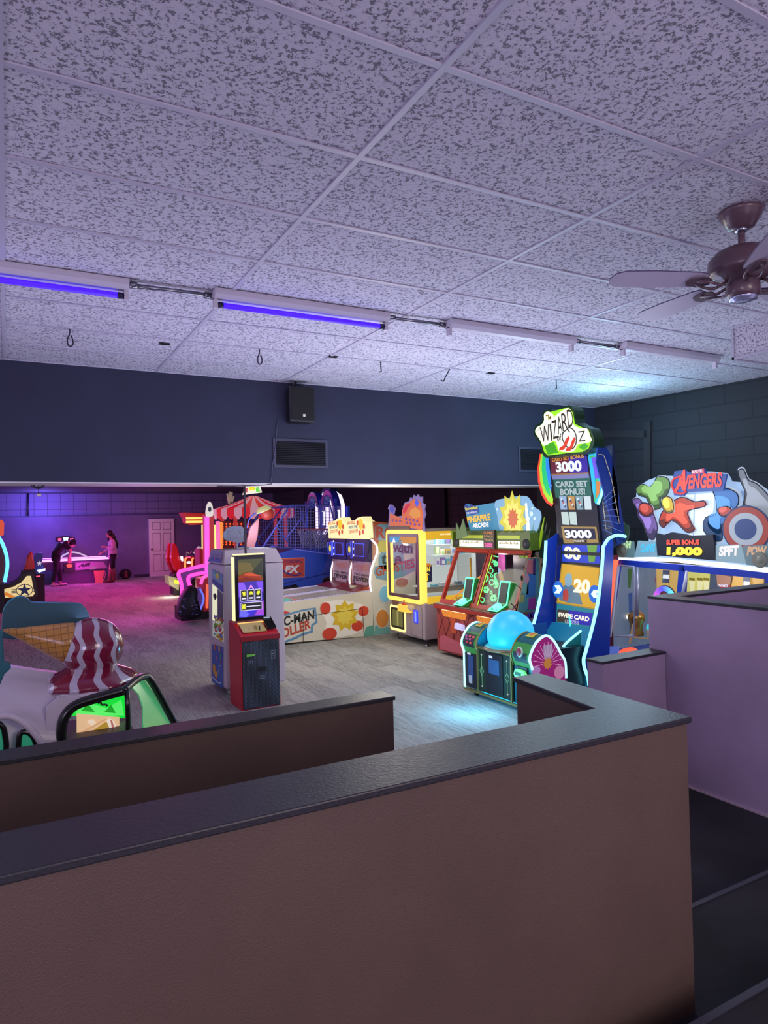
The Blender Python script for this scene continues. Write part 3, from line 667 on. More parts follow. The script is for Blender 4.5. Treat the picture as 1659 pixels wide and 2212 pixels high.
# ================================================================== ALLEY ROLLER, two lanes side by side
ART = C('#cfc6b4', r=.4); PINK = C('#a77f95', e=.5)
NEO = C('#fff0ff', e=2.2)
def alley(dy, first, label):
    t = thing('alley_roller_game', label, 'arcade game', (4.2, 9.45 + dy + .38, 0), 'two alley rolling games side by side')
    S = PY(9.45 + dy); D = .72
    def sp(*a, o=0): return [p for p in S.off(o).P(*a)] if False else [PY(9.45).off(o).p(a[i], a[i + 1]) + V((0, dy, 0)) for i in range(0, len(a), 2)]
    m = MB(); m.prism(sp(575, 1309, 805, 1273, 809, 1372.5, 575, 1393), (0, D, 0), ART); m.build('alley_base', t)
    if first:
        A = PY(9.45); m = MB()
        def po(c, o, *a): m.prism(A.off(o).P(*a), (0, -.003, 0), C(c, r=.4))
        po('#c8402c', .001, 592, 1331, 600, 1324, 612, 1319, 625, 1322, 634, 1330, 618, 1336, 590, 1345)
        po('#5b86a8', .002, 590, 1342, 610, 1328, 655, 1316, 682, 1312, 686, 1345, 676, 1352, 676, 1366, 655, 1372, 640, 1380, 618, 1388, 598, 1390)
        po('#cfc8bc', .004, 592, 1345, 612, 1332, 655, 1320, 678, 1316, 681, 1343, 672, 1349, 671, 1362, 652, 1368, 636, 1376, 616, 1384, 600, 1386)
        letters(m, 'PAC-MAN', A, (588, 1359), (680, 1337), (586, 1338), C('#17140f', r=.5), off=.009, bold=.035, shear=.1)
        letters(m, 'ROLLER', A, (596, 1384), (672, 1357), (592, 1364), C('#b03c24', r=.5), off=.010, bold=.035, shear=.1)
        # plain bright shapes where the panel carries its cartoon picture
        po('#e8e2d6', .002, 700, 1300, 735, 1295, 772, 1302, 792, 1310, 790, 1330, 775, 1345, 782, 1362, 760, 1372, 720, 1378, 700, 1370, 705, 1345, 696, 1325)
        c = A.off(.006).p(745, 1330); m.star(A, c, .24, .17, 9, C('#d8b42c', r=.4), .003); m.star(A, c + V((0, -.004, 0)), .15, .11, 9, C('#e4cc50', r=.4), .003)
        for x, y, w_, h_ in ((703, 1314, .085, .09), (785, 1320, .09, .08), (712, 1369, .12, .09), (772, 1352, .10, .08)):
            m.disc(A, A.off(.005).p(x, y), w_, h_, C('#c8402c', r=.4), .003)
        po('#5f9c8c', .001, 786, 1375, 790, 1355, 822, 1346, 842, 1358, 842, 1371)
        for a, b in (((655, 1331), (655, 1387)), ((783, 1316), (787, 1376))): m.tube([A.off(.009).p(*a), A.off(.009).p(*b)], .004, C('#15110f'), seg=5)
        m.tube([A.off(.012).p(*q) for q in ((640, 1337), (700, 1325), (745, 1320), (783, 1314))], .0035, C('#15110f'), seg=5)
        m.build('side_artwork', t)
    else:
        pass
    # lane surface, rails
    z0 = .62
    a, b = sp(590, 1306)[0], sp(802, 1276)[0]
    L = [V((a.x, a.y, a.z)), V((b.x, b.y, b.z))]
    def lane(y0, y1, up, m_, name, xs=0, xe=1):
        p = L[0] + (L[1] - L[0]) * xs; q = L[0] + (L[1] - L[0]) * xe
        mm = MB(); mm.prism([p + V((0, y0, up)), q + V((0, y0, up)), q + V((0, y1, up)), p + V((0, y1, up))], (0, 0, .012), m_); return mm
    lane(.05, D - .05, -.01, C('#e08c7a', e=.4), '').build('lane', t)
    mm = lane(0, .05, 0, C('#c8bce0', e=.55), '')
    mm.build('side_rail', t); mm = lane(D - .10, D, .005, C('#c8bce0', e=.55), ''); mm.build('side_rail', t)
    mm = MB()
    for k in range(26):
        u = .02 + k * .037; p = L[0] + (L[1] - L[0]) * u
        mm.prism([p + V((0, .012, .0125)), p + V((.03, .012, .0125 + .004)), p + V((.045, .04, .0135)), p + V((.012, .036, .0135))], (0, 0, .003), C('#2b2250' if k % 3 else '#6a3a80'))
    mm.build('rail_print', t)
    mm = lane(.14, .36, .004, C('#5ec8b0', e=.5), '', 0, .22); mm.build('lane_print', t)
    # ramp and end bumper
    mm = MB(); mm.prism([b + V((-.30, .02, .0)), b + V((0, .02, .0)), b + V((0, .02, .07)), b + V((-.12, .02, .05))], (0, D - .04, 0), C('#8c1420', r=.4)); mm.build('bumper', t)
    if first:
        mm = MB(); mm.lathe(b + V((-.14, .35, .03)), [(0, 0), (.05, .0), (.06, .03), (0, .035)], C('#c8c8a0', e=.5), seg=16); mm.build('ball_stop', t)
    # upright cabinet
    H = 1.55 + (.0)
    xw = b.x
    m = MB(); m.box(xw + .02, xw + .80, b.y + .0, b.y + D, 0.05, 1.52, C('#a4745c', r=.5)); m.build('upright_cabinet', t)
    F = PX(xw + .015)
    m = MB(); m.box(xw + .012, xw + .02, b.y + .03, b.y + D - .03, b.z + .02, 1.02 + .12, PINK)
    letters(m, 'since', F, V((xw, b.y + D - .06, 1.10)), V((xw, b.y + .45, 1.12)), V((xw, b.y + D - .06, 1.15)), C('#4a2440'), off=.008)
    letters(m, '1980', F, V((xw, b.y + D - .1, .97)), V((xw, b.y + .05, 1.0)), V((xw, b.y + D - .1, 1.08)), C('#c87878', e=.35), off=.008, bold=.02)
    letters(m, 'PAC-MAN', F, V((xw, b.y + D - .15, .915)), V((xw, b.y + .05, .90)), V((xw, b.y + D - .15, .955)), C('#1c0d18'), off=.008, bold=.02)
    letters(m, 'FEVER', F, V((xw, b.y + D - .12, .83)), V((xw, b.y + .06, .815)), V((xw, b.y + D - .12, .90)), C('#1c0d18'), off=.008, bold=.04)
    for y_, z_, r_ in ((.55, .62 + .1, .05), (.2, .68 + .05, .03), (.62, .80, .03), (.35, .66, .02), (.1, .78, .02)):
        m.tube([V((xw + .004, b.y + y_ + r_ * math.cos(t_), z_ + r_ * math.sin(t_))) for t_ in [k * PI / 8 for k in range(16)]], .008, C('#3a1830'), closed=True, seg=5)
    m.build('back_panel', t)
    # screen band
    m = MB(); m.box(xw - .06, xw + .03, b.y, b.y + D, 1.15, 1.50, C('#1a0a4c', e=.55))
    for (ya_, yb_, za_, zb_) in ((.10, .42, 1.23, 1.43), (.50, .56, 1.2, 1.46), (.62, .70, 1.24, 1.43)):
        m.tube([V((xw - .064, b.y + q[0], q[1])) for q in ((ya_, za_), (yb_, za_), (yb_, zb_), (ya_, zb_))], .007, C('#4a5cff', e=1.2), closed=True, seg=5)
    for z_ in (1.22, 1.33, 1.44): m.box(xw - .07, xw - .06, b.y + .455, b.y + .475, z_, z_ + .03, C('#ffe6e0', e=1))
    F2 = PX(xw - .064)
    m.star(F2, V((xw - .07, b.y + .60, 1.33)), .06, .05, 10, C('#e8d84a', e=.8), .005, sx=.7)
    m.build('screen', t)
    # lit topper
    LY = C('#f4ecae', e=.95)
    o = [(b.y + D - .02, 1.505), (b.y + D - .01, 1.74), (b.y + D - .06, 1.79), (b.y + D - .32, 1.81), (b.y + D - .38, 1.84), (b.y + .16, 1.86), (b.y + .10, 1.80), (b.y + .03, 1.78), (b.y + .02, 1.505)]
    m = MB(); m.prism([V((xw - .05, a_, z_)) for a_, z_ in o], (.16, 0, 0), LY); m.build('lit_topper', t)
    F3 = PX(xw - .052)
    m = MB()
    letters(m, 'ROLL', F3, V((xw - .05, b.y + D - .05, 1.73)), V((xw - .05, b.y + D - .33, 1.75)), V((xw - .05, b.y + D - .05, 1.785)), C('#e0683c', e=.7), off=.006, bold=.03)
    letters(m, 'WITH THE', F3, V((xw - .05, b.y + D - .08, 1.66)), V((xw - .05, b.y + D - .40, 1.68)), V((xw - .05, b.y + D - .08, 1.71)), C('#3c6c9c', e=.5), off=.006, bold=.03)
    letters(m, 'GHOSTIES', F3, V((xw - .05, b.y + D - .10, 1.59)), V((xw - .05, b.y + D - .42, 1.61)), V((xw - .05, b.y + D - .10, 1.645)), C('#e0683c', e=.7), off=.006, bold=.03)
    m.star(F3, V((xw - .055, b.y + .20, 1.74)), .10, .075, 8, C('#f0c418', e=.9), .004)
    for y_, z_ in ((.09, 1.70), (.31, 1.76), (.24, 1.60), (.13, 1.62)): m.disc(F3, V((xw - .055, b.y + y_, z_)), .035, .04, C('#e0552c', e=.7), .004, seg=14)
    m.build('topper_print', t)
    # S-shaped light edge and clear side guards
    ed = [(1275.5, 806 - 806)]
    pts = smooth([V((xw + .012, b.y + .005, 1.15)), V((xw - .02, b.y + .005, 1.10)), V((xw - .10 + .03, b.y + .005, 1.0)) + V((.14, 0, 0)), V((xw + .14, b.y + .005, .92)), V((xw + .15, b.y + .005, .86)), V((xw + .08, b.y + .005, .78)), V((xw - .02, b.y + .005, .70)), V((xw - .04, b.y + .005, .62)), V((xw - .04, b.y + .005, b.z + .03))], 5)
    return t, b, xw
_t, _b, _xw = alley(0, True, 'alley rolling game in front, cream side panel with painted title')
def sedge(dy, name, parent):
    S = PY(9.44)
    a = [(802, 1277), (799, 1262), (800, 1242), (804, 1222), (811, 1204), (815, 1190), (813, 1178), (807, 1170), (802, 1165)]
    m = MB(); m.tube(smooth([S.p(*q) + V((0, dy, 0)) for q in a], 5), .014, NEO, seg=8); m.build('edge_light', parent)
    m = MB(); pp = smooth([S.p(*q) + V((0, dy + .01, 0)) for q in a], 5); e = pp[0] + V((-.28, 0, 0)); k = len(pp)
    m.prism(pp[:k] + [pp[-1] + V((-.03, 0, 0)), pp[k // 2] + V((-.14, 0, 0)), e], (0, .004, 0), glass()); m.build('side_guard', parent)
sedge(0, 'a', _t); sedge(.72, 'b', _t)
_t2, b2, xw2 = alley(.76, False, 'alley rolling game behind, next to the blue basketball game')
sedge(.76 + .70, 'c', _t2)
# the tall painted side of the front upright
A = PY(9.445); m = MB()
m.prism(A.P(805, 1126, 898, 1136, 898, 1366, 843, 1370, 809, 1372, 803, 1276, 801, 1242, 812, 1204, 816, 1190, 808, 1168), (0, .02, 0), C('#c9c4b4', r=.4))
def po(c, o, *a): m.prism(A.off(o).P(*a), (0, -.003, 0), C(c, r=.4))
po('#a8502c', .001, 805, 1126, 898, 1136, 898, 1150, 860, 1150, 840, 1170, 815, 1186, 808, 1168)
for (pts, ) in (((811, 1137, 822, 1131, 846, 1134, 850, 1164, 838, 1172, 822, 1170, 810, 1160),), ((822, 1195, 836, 1188, 870, 1190, 874, 1214, 850, 1222, 836, 1232, 818, 1228, 818, 1204),), ((810, 1224, 830, 1221, 872, 1212, 894, 1204, 897, 1232, 870, 1246, 838, 1254, 814, 1250, 808, 1238),), ((848, 1158, 890, 1168, 893, 1196, 870, 1196, 848, 1184),)):
    po('#6f95a8', .004, *pts)
letters(m, 'ROLL', A, (811, 1163), (886, 1165), (812, 1137), C('#a83c20', r=.5), off=.010, bold=.04)
letters(m, 'with', A, (847, 1193), (890, 1196), (848, 1169), C('#2a2c28', r=.5), off=.010, bold=.03)
letters(m, 'the', A, (822, 1219), (866, 1218), (824, 1194), C('#2a3a34', r=.5), off=.010, bold=.03)
letters(m, 'GHOSTIES', A, (812, 1246), (895, 1226), (811, 1226), C('#a84428', r=.5), off=.011, bold=.03)
m.disc(A, A.off(.008).p(826, 1180), .09, .10, C('#b8ac4c'), .003)
for x, y, w_, h_, c in ((832, 1283, .10, .13, '#7ab8d4'), (826, 1336, .11, .14, '#d0843c'), (868, 1258, .12, .07, '#a86a5c')): m.disc(A, A.off(.006).p(x, y), w_ * 1.12, h_ * 1.1, C('#dcd8cc'), .003); m.disc(A, A.off(.010).p(x, y), w_, h_, C(c), .003)
po('#6fa89c', .003, 809, 1371, 810, 1352, 826, 1346, 842, 1358, 843, 1368)
m.build('side_artwork', _t)

# ================================================================== BASKETBALL GAME
bt = thing('basketball_game', 'blue double-hoop basketball game with wire cage behind the alley games', 'arcade game', (4.7, 12.2, 0))
BL = C('#2a4cc0', r=.45); BLD = C('#16227c', r=.45); BLF = C('#3346c8', r=.4)
H = PY(11.5)
m = MB(); m.prism(H.P(587, 1201, 633, 1186, 728, 1200, 728, 1241, 700, 1249, 694, 1263, 686, 1268, 655, 1273, 645, 1268, 640, 1262, 587, 1274), (0, .03, 0), BL); m.build('side_panel', bt, bevel=.004)
m = MB(); q = H.off(.003); m.tube([q.p(588, 1267), q.p(640, 1254.5), q.p(728, 1233)], .006, C('#1a2a78'), seg=5); m.build('panel_seam', bt)
m = MB(); q = H.off(.004); m.prism(q.P(602, 1206, 658, 1204, 658, 1247, 602, 1249), (0, -.003, 0), C('#e08878', r=.4)); m.prism(q.off(.004).P(604, 1208, 656, 1206, 656, 1245, 604, 1247), (0, -.003, 0), C('#c23c34', r=.4))
letters(m, 'HOOPS', q, (608, 1217), (652, 1216), (608, 1210), C('#46286c'), off=.010, bold=.01); letters(m, 'FX', q, (614, 1239), (649, 1237), (612, 1222), C('#e4dce0'), off=.012, bold=.05, shear=.3)
m.tube(smooth([q.off(.014).p(*p) for p in ((609, 1226), (613, 1234), (624, 1240), (640, 1243), (650, 1238))], 4), .012, C('#3a3c9c'), seg=6); m.build('side_sign', bt)
xa, xb = H.p(590, 1250).x, H.p(728, 1230).x
m = MB(); m.prism([V((xa, 11.53, 0)), V((xb, 11.53, 0)), V((xb, 11.53, .75)), V((xa, 11.53, .62))], (0, 1.5, 0), C('#0b0b12')); m.build('lower_cabinet', bt)
# sloping playfield and ball tray
z1, z2 = H.p(633, 1186).z, H.p(728, 1200).z
xm = H.p(633, 1186).x
m = MB(); m.prism([V((xa - .02, 11.53, H.p(587, 1201).z)), V((xm, 11.53, z1)), V((xm - .25, 11.53, z1 - .30)), V((xa + .0, 11.53, z1 - .34))], (0, 1.5, 0), BLD); m.build('ball_tray', bt)
m = MB(); m.prism([V((xm, 11.53, z1 - .02)), V((xb + .9, 11.53, z1 + .02)), V((xb + .9, 11.53, z1 - .5)), V((xm, 11.53, z1 - .4))], (0, 1.5, 0), C('#2438a8', r=.5)); m.build('playfield', bt)
m = MB()
for y_ in (11.56, 12.26, 12.98):
    m = MB(); m.box(xb + .02, xb + .06, y_, y_ + .05, z1, z1 + .9, BLF); m.build('lane_post', bt)
# cage: frame tubes and wire mesh on the near side
FR = C('#5a60c8', r=.35)
def cage(y):
    o = V((0, y - 11.5, 0)); P = lambda *a: [p + o for p in H.P(*a)]
    m = MB(); m.tube(P(563, 1190, 626, 1092, 713, 1091, 728, 1150, 728, 1200, 633, 1186), .018, FR, closed=False, seg=6); m.tube(P(617, 1165, 672, 1092), .014, FR, seg=6); m.tube(P(595, 1138, 600, 1140, 633, 1186), .012, FR, seg=6); m.tube(P(563, 1190, 588, 1180, 633, 1186), .014, FR, seg=6)
    m.build('cage_frame', bt)
    m = MB(); W_ = C('#7c80d8', r=.4)
    for k in range(24):
        u = k / 23; x = 600 + 126 * u
        yt = 1092 + max(0, (628 - x)) * 1.55; yb = 1186 + (x - 633) * .15 if x > 633 else 1186
        if yb - yt > 8: m.tube(P(x, yt, x, yb), .0035, W_, seg=4, cap=False)
    for k in range(14):
        y_ = 1099 + k * 6.4; xl = 626 - (y_ - 1092) * .64
        m.tube(P(xl, y_, 726, y_ + .5), .0035, W_, seg=4, cap=False)
    m.build('cage_mesh', bt)
cage(11.5); cage(12.98)
zt = H.p(660, 1092).z
m = MB(); m.tube([V((xm + .02, 11.5, zt)), V((xm + .02, 12.98, zt))], .018, FR, seg=6); m.build('cage_cross_bar', bt)
# scoreboard backboards, arches, hoops and nets
xbk = 5.55
for k, yc in enumerate((11.88, 12.60)):
    m = MB(); F = [( -.26, .42), (-.26, .95), (-.15, 1.14), (0, 1.2), (.15, 1.14), (.26, .95), (.26, .42), (.15, .30), (-.15, .30)]
    zb_ = z1 + .12
    m.prism([V((xbk, yc + a, zb_ - .12 + b_ * .84)) for a, b_ in F], (.03, 0, 0), C('#5a4a9c', e=.35)); m.build('backboard', bt)
    m = MB(); m.tube([V((xbk - .01, yc + a, zb_ - .12 + b_ * .84)) for a, b_ in F], .034, C('#f4dcff', e=1.5), closed=True, seg=6); m.build('backboard_light', bt)
    m = MB(); m.tube([V((xbk - .01, yc + a, z1 + b_)) for a, b_ in ((-.1, .42), (.1, .42), (.1, .68), (-.1, .68))], .022, C('#ffffff', e=1.3), closed=True, seg=4); m.build('target_square', bt)
    m = MB(); hc = V((xbk - .30, yc, z1 + .33)); m.tube([hc + V((math.cos(a) * .24, math.sin(a) * .24, 0)) for a in [k_ * PI / 12 for k_ in range(24)]], .013, C('#e0603c', r=.4), closed=True, seg=6); m.build('hoop', bt)
    m = MB(); WN = C('#b8b8c8', r=.7); n = 12
    for k_ in range(n):
        for s in (-1, 1):
            pts = []
            for j in range(7):
                r_ = .235 - .10 * (j / 6) ** .7; a = 2 * PI * k_ / n + s * j * PI / n; pts.append(hc + V((math.cos(a) * r_, math.sin(a) * r_, -.06 * j)))
            m.tube(pts, .0065, WN, seg=4, cap=False)
    m.build('net', bt)
    m = MB(); m.prism([V((xbk + .05, yc - .33, zt - .02)), V((xbk + .05, yc + .33, zt - .02)), V((xbk + .05, yc + .33, zt - .3)), V((xbk + .05, yc - .33, zt - .3))], (.05, 0, 0), BLF); m.build('header_board', bt)
    m = MB(); ar = [V((5.33, yc + .30 * math.cos(a), zt - .02 + .33 * math.sin(a))) for a in [PI * q_ / 14 for q_ in range(15)]]
    ai = [V((5.33, yc + .20 * math.cos(a), zt - .02 + .22 * math.sin(a))) for a in [PI * q_ / 14 for q_ in range(15)]]
    m.prism(ar + ai[::-1], (.14, 0, 0), C('#2228a8', r=.3, coat=.5)); m.build('arch', bt, bevel=.01)
m = MB(); m.prism([V((xbk + .05, 12.25, zt + .10)), V((xbk + .05, 12.65, zt + .10)), V((xbk + .05, 12.7, zt + .30)), V((xbk + .05, 12.2, zt + .30))], (.1, 0, 0), C('#8cf0d8', e=.9)); m.build('lit_sign', bt)
m = MB(); m.prism([V((xbk + .03, 12.18, zt + .29)), V((xbk + .03, 12.72, zt + .29)), V((xbk + .03, 12.62, zt + .36)), V((xbk + .03, 12.28, zt + .36))], (.14, 0, 0), C('#1c1878')); m.build('sign_cap', bt)

# ================================================================== YELLOW-LIT PRIZE MACHINE (faces left, glass all round)
pz = thing('prize_machine', 'beige prize cabinet with a yellow-lit frame door and crown topper', 'arcade game', (5.7, 8.55, 0))
PB = C('#a898a0', r=.35); YG = C('#f7d25a', e=1.25); X = 5.08; ya, yb = 8.10, 9.08; XR = 6.35
F = PX(X); S = PY(ya)
def fq(y0, y1, z0, z1, x=X): return [V((x, y0, z0)), V((x, y1, z0)), V((x, y1, z1)), V((x, y0, z1))]
m = MB(); m.box(X, XR, ya, yb, .10, .62, PB); m.build('lower_cabinet', pz, bevel=.02)
m = MB(); m.box(X + .02, XR, ya + .02, yb, 1.60, 1.66, C('#8f8a84')); m.build('roof', pz)
m = MB()
for x_, y_ in ((XR - .03, ya + .005), (XR - .03, yb - .03)): m.box(x_, x_ + .03, y_, y_ + .025, .62, 1.6, C('#b8b4b0', r=.4))
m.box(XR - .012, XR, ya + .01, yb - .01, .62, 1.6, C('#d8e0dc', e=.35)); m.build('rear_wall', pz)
m = MB(); m.box(X + .50, XR - .02, yb - .03, yb - .012, .64, 1.6, C('#dfe8e6', e=.5)); m.build('white_back_panel', pz)  # emission put into the panel so it reads as brightly lit
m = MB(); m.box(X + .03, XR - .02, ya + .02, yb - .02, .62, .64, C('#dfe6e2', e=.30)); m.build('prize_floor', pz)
m = MB(); m.box(X + .05, XR - .05, ya + .3, yb - .3, 1.585, 1.598, C('#f4fbff', e=7)); m.build('interior_light', pz)
# side window (towards the viewer): yellow top and bottom bands
m = MB(); m.box(X + .06, XR, ya - .002, ya + .012, 1.50, 1.62, C('#e8b32c', e=.75)); m.box(X + .06, XR, ya - .002, ya + .012, .60, .70, C('#e8bc30', e=.8))
letters(m, 'WINNER', S, V((X + .28, ya - .004, 1.56)), V((X + .48, ya - .004, 1.56)), V((X + .28, ya - .004, 1.585)), C('#fff2c8', e=1.1), off=.002, bold=.02)
m.prism([V((X + .55, ya - .003, 1.50)), V((X + .70, ya - .003, 1.50)), V((X + .625, ya - .003, 1.56))], (0, -.003, 0), C('#f6ecc0', e=.8)); m.build('window_band', pz)
m = MB(); m.prism([V((X + .06, ya + .006, .70)), V((XR, ya + .006, .70)), V((XR, ya + .006, 1.5)), V((X + .06, ya + .006, 1.5))], (0, .004, 0), glass()); m.build('window_pane', pz)
m = MB(); m.prism([V((X + .06, yb - .006, .64)), V((XR, yb - .006, .64)), V((XR, yb - .006, 1.6)), V((X + .06, yb - .006, 1.6))], (0, .004, 0), glass()); m.build('far_pane', pz)
# shelves and carded prizes
for z_ in (1.40, 1.24, 1.08):
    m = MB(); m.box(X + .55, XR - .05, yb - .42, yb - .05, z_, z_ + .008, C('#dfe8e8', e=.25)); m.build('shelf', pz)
PAL = ['#6fc0d8', '#b6d88c', '#e0e4ea', '#8a9cc8', '#f0d8c0', '#9c7ac0', '#7a8c98', '#d8b060']
for i, (z_, n) in enumerate(((1.41, 7), (1.25, 6), (1.09, 4))):
    for k in range(n):
        m = MB(); xx = X + .60 + k * .095; w_ = random.uniform(.055, .085); h_ = random.uniform(.08, .125)
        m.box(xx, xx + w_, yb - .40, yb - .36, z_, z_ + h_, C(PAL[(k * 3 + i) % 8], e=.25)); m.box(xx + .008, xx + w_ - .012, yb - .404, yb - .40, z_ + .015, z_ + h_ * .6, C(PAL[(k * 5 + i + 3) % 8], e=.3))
        o = m.build('boxed_prize'); tag(o, '%s boxed prize, %s from the left on the %s shelf of the glass prize cabinet' % (('small', 'slim', 'pale', 'narrow')[(k + i) % 4], ('first', 'second', 'third', 'fourth', 'fifth', 'sixth', 'seventh')[k], ('top', 'middle', 'bottom')[i]), 'prize', 'boxed prizes on the shelves of the glass cabinet')
m = MB(); m.prism([V((X + .10, ya + .30, .88)), V((X + .34, ya + .30, .88)), V((X + .34, ya + .30, 1.12)), V((X + .10, ya + .30, 1.15))], (0, .02, 0), C('#28345c', e=.3))
m.prism([V((X + .12, ya + .29, 1.12)), V((X + .32, ya + .29, 1.10)), V((X + .30, ya + .29, 1.15)), V((X + .13, ya + .29, 1.16))], (0, -.005, 0), C('#e08830', e=.6))
Q = PY(ya + .295); letters(m, 'WIN', Q, V((X + .14, ya + .295, 1.03)), V((X + .30, ya + .295, 1.03)), V((X + .14, ya + .295, 1.10)), C('#f8d838', e=.9), off=.004, bold=.04)
m.prism([V((X + .20, ya + .29, .90)), V((X + .26, ya + .29, .90)), V((X + .25, ya + .29, .98)), V((X + .29, ya + .29, .98)), V((X + .23, ya + .29, 1.02)), V((X + .16, ya + .29, .98)), V((X + .20, ya + .29, .98))], (0, -.005, 0), C('#f0c428', e=.9)); m.build('win_sign', pz)
m = MB(); m.box(X + .25, X + .95, ya + .2, yb - .25, .78, .80, C('#cfd8da', e=.2)); m.box(X + .1, X + 1.0, ya + .15, ya + .17, .74, .82, C('#b8c4c8', m=.6, r=.3)); m.box(X + .22, X + .26, ya + .45, ya + .49, .64, .98, C('#d8e0e4', e=.3)); m.build('prize_carriage', pz)
for k in range(5):
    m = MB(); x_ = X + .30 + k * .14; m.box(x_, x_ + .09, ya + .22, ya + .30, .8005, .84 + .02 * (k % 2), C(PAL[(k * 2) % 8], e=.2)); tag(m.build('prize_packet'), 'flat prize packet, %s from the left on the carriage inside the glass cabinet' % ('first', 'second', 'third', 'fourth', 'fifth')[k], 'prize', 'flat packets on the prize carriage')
glow('glow_in_prize_machine', (X + .6, ya + .5, 1.45), 9, (.95, 1.0, 1.0), .08)
# lit frame door
def rrect(y0, y1, z0, z1, r, x, k=5):
    out = []
    for (cy_, cz_, a0) in ((y1 - r, z1 - r, 0), (y0 + r, z1 - r, PI / 2), (y0 + r, z0 + r, PI), (y1 - r, z0 + r, 1.5 * PI)):
        for i in range(k + 1): a = a0 + PI / 2 * i / k; out.append(V((x, cy_ + r * math.cos(a), cz_ + r * math.sin(a))))
    return out
def frame(mb, y0, y1, z0, z1, t, x, dep, mm, r=.05):
    O = rrect(y0, y1, z0, z1, r, x); I = rrect(y0 + t, y1 - t, z0 + t, z1 - t, r * .45, x); n = len(O)
    vs = O + I + [p + V((dep, 0, 0)) for p in O + I]; fs = []
    for i in range(n):
        j = (i + 1) % n; fs += [(i, j, n + j, n + i), (2 * n + i, 3 * n + i, 3 * n + j, 2 * n + j), (i, 2 * n + i, 2 * n + j, j), (n + i, n + j, 3 * n + j, 3 * n + i)]
    return mb.add(vs, fs, mm)
m = frame(MB(), ya - .01, yb, .60, 1.645, .055, X - .04, .09, YG, .06); m.build('lit_door_frame', pz)
m = frame(MB(), ya + .05, yb - .055, .66, 1.59, .045, X - .045, .02, C('#5a3a40', r=.3), .03); m.build('inner_frame', pz)
m = MB(); m.prism(fq(ya + .09, yb - .10, .70, 1.545, X - .03), (.004, 0, 0), glass()); m.build('door_pane', pz)
fd = PX(X - .036); m = MB()
m.prism([V((X - .036, yb - .11, 1.545)), V((X - .036, ya + .10, 1.545)), V((X - .036, ya + .10, 1.47)), V((X - .036, ya + .2, 1.45)), V((X - .036, ya + .48, 1.45)), V((X - .036, ya + .52, 1.50)), V((X - .036, yb - .11, 1.45))], (-.003, 0, 0), C('#e0983a', e=.5))
m.prism([V((X - .040, yb - .11, 1.545)), V((X - .040, ya + .55, 1.545)), V((X - .040, ya + .6, 1.47)), V((X - .040, yb - .11, 1.46))], (-.002, 0, 0), C('#4aa0d8', e=.6))
m.prism([V((X - .044, yb - .2, 1.46)), V((X - .044, yb - .3, 1.46)), V((X - .044, yb - .25, 1.53))], (-.002, 0, 0), C('#f4f8fc', e=.8))
m.build('door_print', pz)
# front details
m = MB(); m.prism(smooth([V((X - .01, yb - .30 - .22 * 0, .55))], 1) * 1 + [V((X - .01, ya + .30, .55)), V((X - .10, ya + .33, .56)), V((X - .10, ya + .58, .56)), V((X - .01, yb - .38, .55))], (0, 0, -.10), C('#f4c84c', e=.9)); m.build('control_shelf', pz, bevel=.01)
m = MB(); m.lathe((X - .06, ya + .45, .56), [(0, .0), (.03, 0), (.03, .02), (.008, .025), (.008, .05), (.016, .06), (0, .07)], C('#d04a28', r=.3), seg=16); m.build('joystick', pz)
m = MB(); m.lathe((X - .05, ya + .27, .545), [(0, .03), (.035, .03), (.055, 0), (.055, -.02), (0, -.06)], C('#d8b890', e=.5), seg=20); m.build('start_button', pz)
m = frame(MB(), yb - .47, yb - .01, .14, .52, .035, X - .006, .012, C('#ffe98a', e=1.5), .05); m.build('chute_light', pz)
m = frame(MB(), yb - .43, yb - .05, .18, .48, .03, X - .012, .02, C('#2a2820', r=.4), .03); m.build('chute_frame', pz)
m = MB(); m.box(X - .004, X + .01, yb - .41, yb - .07, .20, .46, C('#8c8a4c', e=.35)); m.box(X - .008, X - .003, yb - .26, yb - .22, .22, .44, C('#b8b468', e=.5)); m.build('prize_chute', pz)
m = MB(); m.box(X - .010, X, ya + .17, ya + .27, .32, .50, C('#2a3cff', e=1.1)); m.box(X - .014, X - .01, ya + .2, ya + .24, .34, .48, C('#7a90ff', e=1.2)); m.build('card_reader', pz)
m = MB(); m.prism([V((X - .008, yb - .10, .515)), V((X - .008, yb - .27, .515)), V((X - .008, yb - .27, .60)), V((X - .008, yb - .10, .61))], (-.002, 0, 0), C('#7a5a4c')); m.build('instruction_sticker', pz)
m = MB(); m.tube([V((X - .003, ya + .36, .52)), V((X - .003, ya + .36, .14)), V((X - .003, ya + .06, .12)), V((X - .003, ya + .06, .55))], .003, C('#6a5e68'), seg=4); m.build('door_seam', pz)
for x_, y_ in ((X + .08, ya + .08), (X + .08, yb - .08), (XR - .1, ya + .08), (XR - .1, yb - .08)):
    m = MB(); m.lathe((x_, y_, 0), [(0, 0), (.03, 0), (.03, .012), (.012, .02), (.012, .10), (0, .10)], METAL, seg=14); m.build('levelling_foot', pz)
